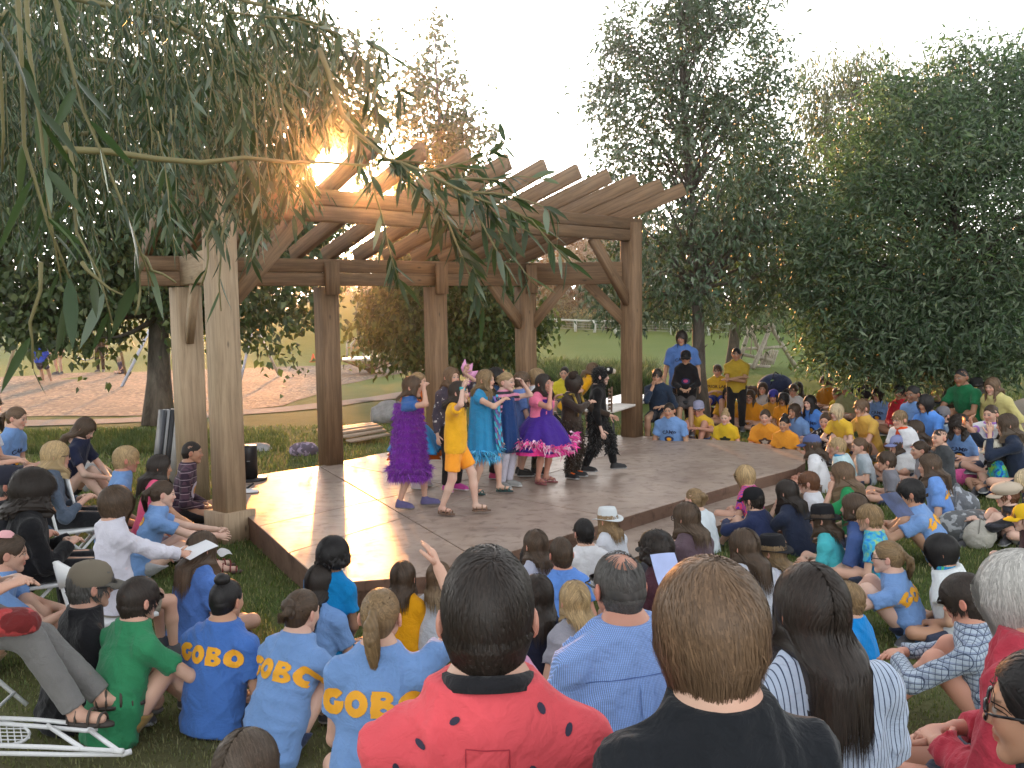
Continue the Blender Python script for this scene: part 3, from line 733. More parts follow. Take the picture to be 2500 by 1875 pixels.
# named twigs nearest to the camera
def px(*a): return [D(u, v, d) for u, v, d in a]
near = [px((120, -60, 2.3), (165, 150, 2.3), (230, 330, 2.3), (285, 470, 2.3), (345, 610, 2.35), (375, 700, 2.4)),
        px((60, -80, 2.1), (75, 160, 2.1), (90, 330, 2.15), (130, 520, 2.2), (150, 690, 2.2)), px((40, -80, 1.9), (45, 130, 1.9), (55, 260, 1.95), (60, 400, 2.0), (110, 600, 2.05), (195, 740, 2.1)),
        px((160, 300, 2.5), (150, 420, 2.5), (180, 560, 2.5), (250, 660, 2.5), (275, 790, 2.5)), px((-20, -60, 1.8), (0, 90, 1.8), (15, 260, 1.85), (5, 420, 1.9)),
        px((330, 610, 2.4), (390, 660, 2.4), (430, 690, 2.4)), px((100, 640, 2.3), (90, 760, 2.3), (60, 850, 2.35), (80, 900, 2.35)), px((350, 640, 2.4), (345, 720, 2.4), (330, 770, 2.4)),
        px((200, 640, 2.4), (250, 700, 2.4), (300, 720, 2.4)), px((555, 520, 3.6), (545, 600, 3.6), (525, 690, 3.6), (540, 760, 3.6)), px((520, 540, 3.4), (505, 640, 3.4), (490, 700, 3.4))]
for p in near: twig(p, .006, .075, .125, .8)
twig(px((140, 365, 3.0), (380, 385, 3.1), (480, 395, 3.15), (600, 388, 3.2), (780, 398, 3.3), (900, 405, 3.4)), .012, .5, .1)
main = px((780, 120, 4.2), (840, 300, 4.0), (930, 385, 3.8), (1040, 420, 3.6), (1150, 470, 3.5), (1260, 520, 3.45))
twig(main, .012, .035, .11)
for p in (px((1150, 470, 3.5), (1270, 480, 3.4), (1360, 520, 3.35)), px((1200, 480, 3.5), (1290, 530, 3.4), (1350, 600, 3.4), (1390, 640, 3.4)), px((1040, 425, 3.6), (1110, 520, 3.5), (1130, 610, 3.5), (1120, 680, 3.5), (1180, 750, 3.5)),
          px((980, 400, 3.7), (1060, 480, 3.6), (1080, 560, 3.6), (1150, 600, 3.55), (1170, 680, 3.5)), px((900, 400, 3.8), (930, 500, 3.7), (930, 590, 3.7), (960, 660, 3.7), (975, 690, 3.7)), px((1040, 420, 3.6), (1160, 400, 3.6), (1240, 350, 3.6), (1250, 330, 3.6)),
          px((1190, 500, 3.5), (1235, 580, 3.45), (1250, 640, 3.4), (1300, 690, 3.4)), px((1100, 440, 3.6), (1200, 440, 3.5), (1280, 420, 3.5), (1340, 440, 3.5)), px((930, 390, 3.8), (1010, 400, 3.7), (1090, 390, 3.6), (1180, 415, 3.6)), px((950, 400, 3.8), (1000, 470, 3.7), (1060, 500, 3.6), (1120, 560, 3.5)), px((1150, 470, 3.5), (1180, 560, 3.4), (1230, 610, 3.4), (1260, 690, 3.4)), px((1060, 430, 3.6), (1080, 470, 3.6), (1200, 520, 3.5), (1300, 570, 3.4))):
    twig(p, .005, .024, .108, .75)
# upper fringe reaching into the sky
for p in (px((560, 30, 4.4), (760, 55, 4.3), (860, 80, 4.2), (945, 150, 4.2), (985, 230, 4.2)), px((700, 60, 4.6), (820, 60, 4.5), (930, 95, 4.4), (975, 150, 4.4)), px((760, 60, 4.3), (880, 120, 4.3), (930, 250, 4.3), (920, 330, 4.3)), px((860, 80, 4.3), (900, 200, 4.3), (940, 300, 4.3), (960, 390, 4.3)), px((700, 200, 4.8), (840, 260, 4.7), (900, 330, 4.6), (880, 420, 4.5)), px((640, 60, 4.6), (780, 110, 4.5), (850, 190, 4.5), (860, 290, 4.5))):
    twig(p, .006, .03, .11, .75)
# the curtain of hanging twigs behind
for i in range(540):
    u = rw.uniform(-160, 800) if i > 60 else rw.uniform(-120, 420); d = rw.uniform(4.2, 8.5); v0 = rw.uniform(-160, 330)
    bottom = 590 + 60 * math.sin(u * .012) - (u > 560) * (u - 560) * .45 + (80 if u < 300 else 0); ln = rw.uniform(130, 420); v1 = min(v0 + ln, bottom + rw.uniform(-60, 50)); 
    if v1 < v0 + 50: continue
    du = rw.uniform(-30, 90)
    twig(px((u, v0, d), (u + du * .3, v0 + (v1 - v0) * .35, d), (u + du * .7, v0 + (v1 - v0) * .7, d - .05), (u + du, v1, d - .1)), .003, .028, .078, .75)
for i in range(46):                                              # low fringe over the left end of the roof
    u = rw.uniform(330, 760); d = rw.uniform(3.4, 5.6); v0 = rw.uniform(200, 400); v1 = rw.uniform(470, 640) - max(0, u - 620) * .9; du = rw.uniform(-20, 60)
    if v1 > v0 + 60: twig(px((u, v0, d), (u + du * .3, v0 + (v1 - v0) * .35, d), (u + du * .7, v0 + (v1 - v0) * .7, d - .05), (u + du, v1, d - .1)), .0035, .03, .095, .7)
# arching boughs that carry the curtain
for a in (px((-250, 200, 5.2), (100, -20, 5.3), (450, 60, 5.4), (700, 230, 5.6), (860, 330, 5.7)), px((-250, 350, 6), (150, 130, 6), (430, 180, 6), (620, 260, 6), (760, 370, 6)), px((-250, 60, 4.6), (200, -120, 4.6), (560, -20, 4.6), (800, 70, 4.5)), px((-200, 480, 5.5), (120, 320, 5.6), (360, 330, 5.6), (560, 430, 5.8))):
    twig(a, .022, .05, .11)
P = np.vstack(lfP); k = sun_gap(P, .021)
V, Q, C = lance(P[k] - WO, np.vstack(lfA)[k], np.vstack(lfN)[k], np.concatenate(lfL)[k], np.concatenate(lfW)[k], rw.uniform(-.15, .35, k.sum()), np.vstack(lfC)[k])
ob('crown', npmesh('crown', V, Q, C, mats=[leaf_mat('willow_leaf_near', .3, .36)]), wil)
twm = twV.mesh('twigs', plain('willow_twig', (.17, .15, .06), .6), True); tag(ob('branch', twm, wil), kind='stuff')
mb = MB(); mb.tube([(0, 0, -.1), (.03, 0, 1.4), (.15, .1, 2.9), (.5, .5, 4.0)], [.28, .22, .18, .1], 10)
for q in (D(-250, 200, 5.2), D(-250, 350, 6), D(-250, 60, 4.6), D(-200, 480, 5.5), D(120, -60, 2.3), D(60, -80, 2.1)): mb.tube([(.15, .1, 2.9), (np.array((.3, .2, 3.6)) + (q - WO)) / 2 + [0, 0, .3], q - WO], [.09, .05, .02], 6)
ob('trunk', mb.mesh('trunk', bark('bark_grey', (.045, .038, .03), (.16, .14, .115)), True), wil)

# ------------------------------------------------------------------ grasses
rgr = np.random.RandomState(3)
M_GRASS = leaf_mat('grass_blade', .3, .6)
def blades(name, X, Y, h, w, col, lean=.5, z=None):
    n = len(X); Z = terrain(X, Y) if z is None else z; a = rgr.uniform(0, 6.28, n); l = rgr.uniform(.1, lean, n) * h; b_ = np.c_[X, Y, Z]
    s = np.c_[np.cos(a + 1.57), np.sin(a + 1.57), 0 * a] * w[:, None]; dirn = np.c_[np.cos(a), np.sin(a), 0 * a]
    m = b_ + dirn * (l * .35)[:, None] + np.c_[0 * a, 0 * a, h * .6]; t = b_ + dirn * l[:, None] + np.c_[0 * a, 0 * a, h * rgr.uniform(.75, 1, n)]
    V = np.stack([b_ - s, b_ + s, m + s * .7, m - s * .7, t], 1).reshape(-1, 3); i = np.arange(n)[:, None] * 5
    return tag(ob(name, npmesh(name, V, [i + np.array([[0, 1, 2, 3]]), i + np.array([[3, 2, 4]])], np.repeat(col, 5, 0), mats=[M_GRASS])), kind='stuff')
stp_ = np.array(st_front); so_ = np.array(step_in + step_out)
n = 150000
d_ = np.exp(rgr.uniform(math.log(3.2), math.log(19), n)); u_ = rgr.uniform(-60, 2560, n); X = (u_ - CX) / F_PX * d_; Y = d_
cp = np.array([p[:2] for p in chip_poly]); gp = np.array(up_ + dn_[::-1]); dp = np.array([p[:2] for p in pr])
PP = np.c_[X, Y]; ok = ~(inside(PP, stp_) | inside(PP, so_) | inside(PP, cp) | inside(PP, gp) | inside(PP, dp))
den = np.clip((Y - 3.6) / 3, .25, 1); ok &= rgr.uniform(0, 1, n) < den
X, Y = X[ok], Y[ok]; n = len(X)
gcol = leaf_colors(n, rgr, (.125, .16, .055), .35, (.28, .26, .12), .25)
dryf = np.clip((6.6 - Y) / 2.5, 0, 1)[:, None] * .8; gcol = gcol * (1 - dryf) + np.array([.235, .205, .11]) * rgr.uniform(.6, 1.2, (n, 1)) * dryf
blades('grass', X, Y, rgr.uniform(.018, .05, n) * np.clip(Y / 8, .7, 1.6), .0022 + .00028 * Y, gcol, .9)
def clump(name, u0, u1, v0, v1, gz, n, h, w, col, light, spread=.15, lean=.6):
    U = rgr.uniform(u0, u1, n); Vv = rgr.uniform(v0, v1, n); P = np.array([G(a, b, gz) for a, b in zip(U, Vv)])
    return blades(name, P[:, 0], P[:, 1], rgr.uniform(.6, 1.1, n) * h, np.full(n, w), leaf_colors(n, rgr, col, .3, light, .25), lean)
clump('long_grass', 20, 480, 1045, 1095, -.12, 9000, .17, .005, (.05, .08, .022), (.12, .14, .05))
clump('long_grass', 400, 700, 1050, 1100, -.2, 3000, .08, .004, (.06, .09, .025), (.12, .14, .05))
clump('reeds', 1335, 1600, 935, 985, -.2, 9000, .85, .011, (.05, .085, .04), (.17, .21, .11), lean=.9)
clump('reeds', 1240, 1400, 905, 925, -.2, 1500, .6, .012, (.07, .10, .04), (.2, .21, .1), lean=.8)
clump('field_grass', 1290, 1760, 769, 786, 0.6, 5000, .75, .05, (.34, .27, .13), (.5, .4, .2))
clump('field_grass', 1370, 1980, 796, 812, 0.1, 6000, .55, .035, (.10, .15, .075), (.2, .23, .12))
# ------------------------------------------------------------------ people
RG = np.random.RandomState(7)
def unit(v):
    v = np.asarray(v, float); return v / (np.linalg.norm(v) + 1e-9)
HEADS = {}
PEOPLE = []
def head_template(child, h, mouth=0):
    """head of height 1 (chin -.5, crown +.5), face towards +y, with a stub of neck; returns verts, quads, region masks"""
    key = (child, h, mouth)
    if key in HEADS: return HEADS[key]
    s = SDF((-.45, -.6, -.85), (.45, .6, .56), h)
    cw = 1.04 if child else 1.0
    s.ell((0, -.04, .10), (.325 * cw, .425, .395), k=.05)
    s.ell((0, .10, -.12), (.275 * cw, .30, .33), k=.12)
    for x in (-1, 1):
        s.cone((.205 * x, .03, -.2), (.055 * x, .27, -.41), .1, .075, .1)
        s.ell((.15 * x, .27, -.11), (.10, .10, .10), k=.1)
    s.ell((0, .30, -.42), (.09, .07, .07), k=.09)
    s.cone((-.15, .345, .09), (.15, .345, .09), .05, .05, .08)
    for x in (-1, 1): s.ell((.14 * x, .435, .015), (.085, .075, .06), k=.06, cut=True)
    for x in (-1, 1): s.ell((.135 * x, .335, .01), (.075, .07, .062), k=.012)
    s.cone((0, .375, .04), (0, .455, -.12), .028, .045, .05)
    for x in (-1, 1): s.ell((.05 * x, .425, -.135), (.04, .045, .035), k=.03)
    if mouth: s.ell((0, .40, -.27), (.085, .10, .05 if mouth == 2 else .03), k=.02, cut=True)
    s.ell((0, .375, -.235), (.10, .05, .026), k=.025)
    s.ell((0, .37, -.29), (.085, .05, .028), k=.025)
    for x in (-1, 1):
        s.ell((.372 * cw * x, -.05, -.03), (.042, .092, .135), R=((math.cos(.4), -math.sin(.4) * x, 0), (math.sin(.4) * x, math.cos(.4), 0), (0, 0, 1)), k=.03)
        s.ell((.41 * cw * x, -.02, -.02), (.022, .05, .085), k=.02, cut=True)
    r = .165 if child else .2
    s.cone((0, -.08, -.25), (0, -.13, -.85), r, r * 1.08, .1)
    V, Q = s.nets()
    x, y, z = np.abs(V[:, 0]), V[:, 1], V[:, 2]
    M = {}
    e2 = ((x - .135) / .072) ** 2 + ((z - .01) / .034) ** 2
    e2 = ((x - .135) / .072) ** 2 + ((z - .008) / .027) ** 2
    M['white'] = (e2 < 1) & (y > .3)
    M['iris'] = (((x - .135) / .03) ** 2 + ((z - .01) / .034) ** 2 < 1) & (y > .3)
    M['lid'] = (e2 >= 1) & (e2 < 1.7) & (z > .012) & (y > .3)
    M['brow'] = (np.abs(z - .095 + .25 * (x - .13) ** 2) < .02) & (x > .05) & (x < .215) & (y > .28)
    M['lip'] = ((x / .10) ** 2 + ((z + .262) / .052) ** 2 < 1) & (y > .33)
    M['mouth'] = ((x / .08) ** 2 + ((z + .27) / (.045 if mouth == 2 else .024)) ** 2 < 1) & (y > .26) if mouth else np.zeros(len(V), bool)
    M['teeth'] = M['mouth'] & (z > -.268) if mouth == 1 else np.zeros(len(V), bool)
    M['blush'] = np.exp(-((x - .17) / .08) ** 2 - ((z + .12) / .08) ** 2) * (y > .1) + .8 * np.exp(-(x / .05) ** 2 - ((z + .1) / .07) ** 2) * (y > .4) + .8 * (x > .335) * (z < .14) * (z > -.2) * (np.abs(y + .03) < .12)
    HEADS[key] = (V, Q, M)
    return HEADS[key]
SKIN = {'fair': (.60, .36, .265), 'pale': (.66, .43, .34), 'tan': (.48, .27, .175), 'olive': (.42, .235, .145), 'brown': (.26, .135, .08), 'dark': (.13, .062, .037), 'red': (.56, .28, .2)}
HAIR = {'black': (.012, .010, .010), 'dark': (.028, .019, .014), 'brown': (.075, .046, .027), 'lbrown': (.15, .09, .05), 'dblond': (.27, .175, .085), 'blond': (.46, .32, .16), 'white': (.62, .6, .56), 'wblond': (.60, .48, .30), 'grey': (.10, .095, .09), 'red': (.17, .07, .03), 'ash': (.105, .075, .052)}
def paint_head(M, skin, hair, n, glow=1.0):
    sk = np.array(skin); C = np.tile(sk, (n, 1)); bl = M['blush'][:, None]
    C = C * (1 - bl * np.array([.0, .22, .22])) + bl * np.array([.02, 0, 0])
    C[M['brow']] = C[M['brow']] * .35 + np.array(hair) * .5
    C[M['lip']] = sk * np.array([.92, .55, .55])
    C[M['mouth']] = (.05, .015, .013)
    C[M['teeth']] = (.7, .66, .6)
    C[M['lid']] = sk * .3
    C[M['white']] = (.40, .37, .34)
    C[M['iris']] = (.04, .03, .022)
    return C
HSH = {}
def hair_shell(style, h, seed=0):
    key = (style, h, seed)
    if key in HSH: return HSH[key]
    s = SDF((-.75, -1.0, -1.75), (.75, .62, .95), h)
    big = {'buzz': .012, 'bald': .02, 'pony': .03, 'bun': .03, 'braid': .03, 'topbun': .03, 'curly': .12, 'bigcurly': .2, 'bob': .06, 'mid': .055, 'long': .05, 'short': .07, 'mop': .08, 'spiky': .1}[style]
    bx = big * (.45 if style in ('short', 'buzz', 'bald', 'pony', 'bun', 'topbun', 'braid') else 1)
    s.ell((0, -.04, .10), (.325 + bx, .425 + big, .395 + big), k=.02)
    if style in ('short', 'spiky', 'mop'): s.ell((0, .02, .3), (.3 + big * .5, .36 + big * .5, .2 + big), k=.08)
    if style in ('short', 'buzz', 'spiky', 'pony', 'bun', 'topbun', 'bald', 'braid'):
        s.cone((0, -.22, -.05), (0, -.2, -.33 if style != 'bald' else -.3), .29, .2, .08)
    # open the face
    fz = -.2 if style not in ('mop', 'bob', 'mid') else -.26
    s.ell((0, .50, fz), (.31, .46, .47 if style not in ('short', 'pony', 'bun', 'buzz', 'topbun') else .5), k=.03, cut=True)
    s.plane((0, .16, -.2), unit((0, .95, -.62)), .03) if style in ('short', 'buzz', 'spiky', 'pony', 'bun', 'topbun', 'bald', 'braid') else None
    if style in ('short', 'buzz', 'spiky', 'pony', 'bun', 'topbun', 'bald', 'braid'):
        for x in (-1, 1): s.ell((.38 * x, .03, -.1), (.14, .13, .16), k=.03, cut=True)   # round the ears
        s.plane((0, 0, -.37), (0, -.15, -1), .03)
    lens = {'bob': -.42, 'mid': -.72, 'long': -1.35, 'bigcurly': -.75, 'curly': -.2}
    if style in lens:
        zb = lens[style]; rg = np.random.RandomState(seed)
        for a in np.linspace(-1.0, 1.0, 13):
            t = a * 2.15; w = .325 + .03 * abs(a)
            p0 = np.array([math.sin(t) * w, -math.cos(t) * (w + .07) - .02, .05])
            fl = 1.06 if style != 'bigcurly' else 1.35
            zz = zb * (1 - .25 * abs(a) ** 3) + rg.uniform(-.06, .06)
            mid = p0 * np.array([fl, fl, 0]) + np.array([0, 0, max(zz, -.42)])
            r0 = .07 if style in ('bob', 'mid', 'long') else .16
            s.cone(p0, mid, r0, r0, .07)
            if zz < -.42: s.cone(mid, np.array([mid[0] * .9, mid[1] * (.95 if abs(a) < .6 else .7), max(zz, -.74) if style == 'long' else zz]), r0, .012 if style == 'long' else r0 * .55, .07)
        s.ell((0, .54, -.32), (.25, .46, .5), k=.04, cut=True)
    if style == 'pony':
        s.ell((0, -.47, .17), (.09, .1, .09), k=.04)
        s.cone((0, -.5, .17), (0, -.66, -.02), .07, .12, .06); s.cone((0, -.66, -.02), (.02, -.68, -.25), .12, .12, .06); s.cone((.02, -.68, -.25), (.03, -.6, -.7), .12, .05, .06)
    if style == 'braid':
        for i in range(9): s.ell((.26 + .03 * math.sin(i * 2.2), .02 + .1 * min(1, i / 4), -.3 - .12 * i), (.075, .07, .085), k=.03)
    if style == 'bun': s.ell((0, -.46, .2), (.19, .17, .18), k=.03); s.ell((.12, -.5, .05), (.12, .1, .12), k=.03)
    if style == 'topbun': s.ell((0, -.2, .56), (.2, .19, .17), k=.03)
    if style == 'bald': s.ell((0, -.12, .50), (.215, .34, .22), k=.06, cut=True)
    if style in ('curly', 'bigcurly'): s.wob(.028, 30, seed + 3, 8)
    elif style in ('mop', 'spiky', 'short'): s.wob(.016, 13, seed + 3, 5)
    else: s.wob(.008, 12, seed + 3, 5)
    # never inside the skull
    HSH[key] = s.nets()
    return HSH[key]
def strands(style, N, w, seed, S=8, whorl=(0, -.2, .5)):
    """hair ribbons in head units: verts, quads, shade(0..1 per vertex)"""
    rg = np.random.RandomState(seed)
    big = {'buzz': .016, 'bald': .04, 'pony': .05, 'bun': .05, 'braid': .05, 'topbun': .05, 'curly': .15, 'bigcurly': .23, 'bob': .095, 'mid': .09, 'long': .09, 'short': .105, 'mop': .112, 'spiky': .13}[style]
    rad = np.array([.325 + big * (.5 if style in ('short', 'buzz', 'bald', 'pony', 'bun', 'topbun', 'braid') else 1), .425 + big, .395 + big]); cen = np.array([0, -.04, .10])
    P = rg.normal(size=(N * 3, 3)); P /= np.linalg.norm(P, axis=1)[:, None]
    tight = style in ('short', 'buzz', 'spiky', 'pony', 'bun', 'topbun', 'bald', 'braid')
    p = cen + P * rad
    face = (p[:, 1] > .08) & (p[:, 2] < .32 - .35 * np.abs(p[:, 0])) & (np.abs(p[:, 0]) < .33)
    low = p[:, 2] < (-.40 if tight else -.05)
    ear = (p[:, 1] > -.12) & (p[:, 2] < .04) if tight else (p[:, 1] > .1) & (p[:, 2] < 0)
    keep = ~(face | low | ear)
    if style == 'bald': keep &= (rg.uniform(0, 1, len(p)) < .09) | ~((((p[:, 0]) / .22) ** 2 + ((p[:, 1] + .12) / .34) ** 2 < 1) & (p[:, 2] > .2))
    P = P[keep][:N]; k_ = int(len(P) * .15)
    if style in ('short', 'mop', 'buzz'): P[:k_] = unit3((np.asarray(whorl) - cen) / rad + rg.normal(size=(k_, 3)) * .22)
    n = len(P)
    pts = np.zeros((n, S, 3)); q = cen + P * rad * (1 + rg.uniform(-.03, .02, (n, 1)))
    L = {'short': .42, 'buzz': .1, 'spiky': .34, 'pony': .6, 'bun': .6, 'topbun': .6, 'bald': .3, 'braid': .6, 'curly': .5, 'bigcurly': .8, 'bob': .85, 'mid': 1.1, 'long': 1.5, 'mop': 1.3}[style] * rg.uniform(.65, 1.1, (n, 1))
    st = L / (S - 1); wh = np.asarray(whorl, float)
    tgt = {'pony': (0, -.5, .17), 'bun': (0, -.47, .2), 'topbun': (0, -.2, .55), 'braid': (.1, -.42, -.3)}.get(style)
    ph = rg.uniform(0, 6.28, (n, 1)); k3 = rg.normal(size=(3, 3)) * 9; jit = rg.normal(size=(n, 3)) * (.05 if style in ('mop', 'long', 'mid', 'bob') else .09) + (.2 if style != 'short' else .3) * np.sin(q @ k3 + 2 * np.sin(q @ k3[::-1] * .5))
    for i in range(S):
        pts[:, i] = q
        o = (q - cen) / rad; rr = np.linalg.norm(o, axis=1)[:, None]; nrm = o / rad; nrm /= np.linalg.norm(nrm, axis=1)[:, None]
        if tgt is not None: d = np.array(tgt) - q
        elif style in ('short', 'spiky', 'buzz', 'bald', 'mop'):
            d = q - wh; d = d / (np.linalg.norm(d, axis=1)[:, None] + .05) + np.array([0, 0, -.55])
            d = d + .35 * np.stack([-d[:, 1], d[:, 0], 0 * d[:, 0]], -1)
            if style == 'spiky': d = d + nrm * .9
            if style == 'short' and i < 5: q = q + nrm * .012 * (q[:, 2:3] > .1)
        else:
            d = np.stack([np.sign(q[:, 0] + .02) * .7 * (q[:, 2] > .05), -.25 * np.ones(n), -.9 * np.ones(n)], -1)
        d = d + jit
        if style in ('curly', 'bigcurly'): d = d + 1.3 * np.stack([np.sin(ph[:, 0] + i * 1.9), np.cos(ph[:, 0] * 1.7 + i * 1.9), np.sin(ph[:, 0] * 2.3 + i * 1.5)], -1)
        onhead = (q[:, 2:3] > -.12) | (tight)
        tang = d - nrm * (d * nrm).sum(1)[:, None]
        d = np.where(onhead & (style != 'spiky'), tang, d + np.array([0, 0, -.6]))
        d /= np.linalg.norm(d, axis=1)[:, None] + 1e-6
        if tgt is not None: d = d * np.minimum(1, np.linalg.norm(np.array(tgt) - q, axis=1)[:, None] / (st + 1e-6))
        q = q + d * st
        if style not in ('spiky', 'curly', 'bigcurly'):
            o = (q - cen) / rad; rr = np.linalg.norm(o, axis=1)[:, None]
            want = 1 + .015 * rg.uniform(-1, 1, (n, 1)) + .02 * np.sin(ph * 3)
            q = np.where((rr > want) & (q[:, 2:3] > -.1) | (rr < want), cen + (q - cen) * (want / rr), q) if style in ('short', 'buzz', 'bald', 'mop', 'pony', 'bun', 'topbun', 'braid') else np.where(rr < want, cen + (q - cen) * (want / rr), np.where(q[:, 2:3] > -.05, cen + (q - cen) * (want / rr), q))
            tt = np.clip((-.1 - q[:, 2:3]) / .42, 0, 1); lowz = q[:, 2:3] < -.1
            hv = (q[:, :2] - cen[:2]) / rad[:2]; hr = np.linalg.norm(hv, axis=1)[:, None] + 1e-6
            wn_ = (1 - tt * .40 + .03 * np.sin(ph + i)) if style in ('short', 'mop', 'buzz', 'bald') else (1.0 - .12 * tt + .05 * np.sin(ph + i * .7))
            if style == 'mop' and i >= S - 3: wn_ = wn_ + .07 * np.clip(np.sin(ph * 5 + 1), -.2, 1)
            q[:, :2] = np.where(lowz & ((hr > wn_) | (style in ('short', 'mop', 'buzz', 'bald'))), cen[:2] + hv / hr * wn_ * rad[:2], q[:, :2])
            infr = (q[:, 1] > .1) & (q[:, 2] < .12) & (np.abs(q[:, 0]) < .26)
            q[infr, 0] = np.sign(q[infr, 0]) * .27
    if style in ('pony', 'bun'):                                # the gathered tail
        m = max(60, n // 3); r0 = np.array([0, -.5, .17]) + rg.normal(size=(m, 3)) * .05; tp = np.zeros((m, S, 3)); a0 = rg.uniform(0, 6.28, m); rr0 = rg.uniform(0, 1, m) ** .5
        if style == 'pony': ctl = np.array([[0, -.5, .17], [0, -.66, .05], [.02, -.70, -.2], [.03, -.64, -.5], [.03, -.58, -.82]]); wd = np.array([.05, .11, .15, .14, .06])
        else: ctl = np.array([[0, -.45, .2], [.14, -.56, .22], [.1, -.6, .02], [-.08, -.58, .0], [-.1, -.58, -.22]]); wd = np.array([.06, .10, .12, .11, .09])
        tc_ = np.linspace(0, 1, 5)
        for i in range(S):
            f = i / (S - 1) * rg.uniform(.75, 1, m); c_ = np.stack([np.interp(f, tc_, ctl[:, j]) for j in range(3)], 1); w_ = np.interp(f, tc_, wd)
            tp[:, i] = c_ + np.stack([np.cos(a0 + f * 1.5) * rr0 * w_, np.sin(a0 + f * 1.5) * rr0 * w_ * .8, rg.normal(size=m) * .01], 1)
        pts = np.concatenate([pts, tp]); n = len(pts)
    T = np.gradient(pts, axis=1); O = (pts - cen) / rad ** 2
    Sd = np.cross(T, O); Sd /= np.linalg.norm(Sd, axis=2)[:, :, None] + 1e-9
    ww = w * rg.uniform(.6, 1.2, (n, 1)) * np.concatenate([np.linspace(.8, 1, S // 2), np.linspace(1, .15, S - S // 2)])[None]
    A = pts - Sd * ww[:, :, None] * .5; B = pts + Sd * ww[:, :, None] * .5
    V = np.stack([A, B], 2).reshape(-1, 3)
    i = (np.arange(n)[:, None] * S + np.arange(S - 1)[None]).ravel() * 2
    Q = np.stack([i, i + 1, i + 3, i + 2], 1)
    az = np.arctan2(pts[:, 0, 0], pts[:, 0, 1] + .1); hi_ = pts[:, 0, 2]
    cl = .5 + .25 * np.sin(az * 13 + 2 * np.sin(hi_ * 9)) + .25 * np.sin(az * 31 + hi_ * 17)
    sh = np.clip(.55 * rg.uniform(0, 1, n) + .45 * cl, 0, 1)
    return V, Q, np.repeat(sh, S * 2)
STR = {}
def unit3(v): return v / np.linalg.norm(v, axis=1)[:, None]
def hair_mesh(style, col, h, n, w, seed, S=8, tip=None, whorl=(0, -.2, .5)):
    V, Q = hair_shell(style, h, seed % 2)
    k = (style, n, w, seed % 3, S)
    if k not in STR: STR[k] = strands(style, n, w, seed % 3, S, whorl)
    V2, Q2, sh = STR[k]
    c = np.array(col); C1 = np.tile(c * .72, (len(V), 1)) * (1 + .18 * np.sin(V[:, 0:1] * 60 + V[:, 1:2] * 47 + 3 * np.sin(V[:, 2:3] * 5)))
    C2 = c * (.6 + .8 * sh[:, None] ** 1.5)
    if tip is not None:
        f = sst(V2[:, 2], .1, -1.1)[:, None] * sh[:, None]; C2 = C2 * (1 - f) + np.array(tip) * f
        f = sst(V[:, 2], .1, -1.1)[:, None] * .5; C1 = C1 * (1 - f) + np.array(tip) * f
    return np.vstack([V, V2]), [np.vstack([Q, Q2 + len(V)])], np.vstack([C1, C2])
def ik(a, b, l1, l2, pole):
    a = np.asarray(a, float); b = np.asarray(b, float); d = b - a; L = np.linalg.norm(d)
    if L > (l1 + l2) * .985: b = a + d * ((l1 + l2) * .985 / L); d = b - a; L = np.linalg.norm(d)
    t = d / L; x = (l1 * l1 - l2 * l2 + L * L) / (2 * L); hgt = math.sqrt(max(l1 * l1 - x * x, 1e-6))
    p = np.asarray(pole, float); p = p - t * (p @ t); p = unit(p)
    return a + t * x + p * hgt, b
def rotz(a):
    c, s = math.cos(a), math.sin(a); return np.array([[c, -s, 0], [s, c, 0], [0, 0, 1.0]])
def rotx(a):
    c, s = math.cos(a), math.sin(a); return np.array([[1.0, 0, 0], [0, c, -s], [0, s, c]])
def roty(a):
    c, s = math.cos(a), math.sin(a); return np.array([[c, 0, s], [0, 1.0, 0], [-s, 0, c]])
CLOTH = {}
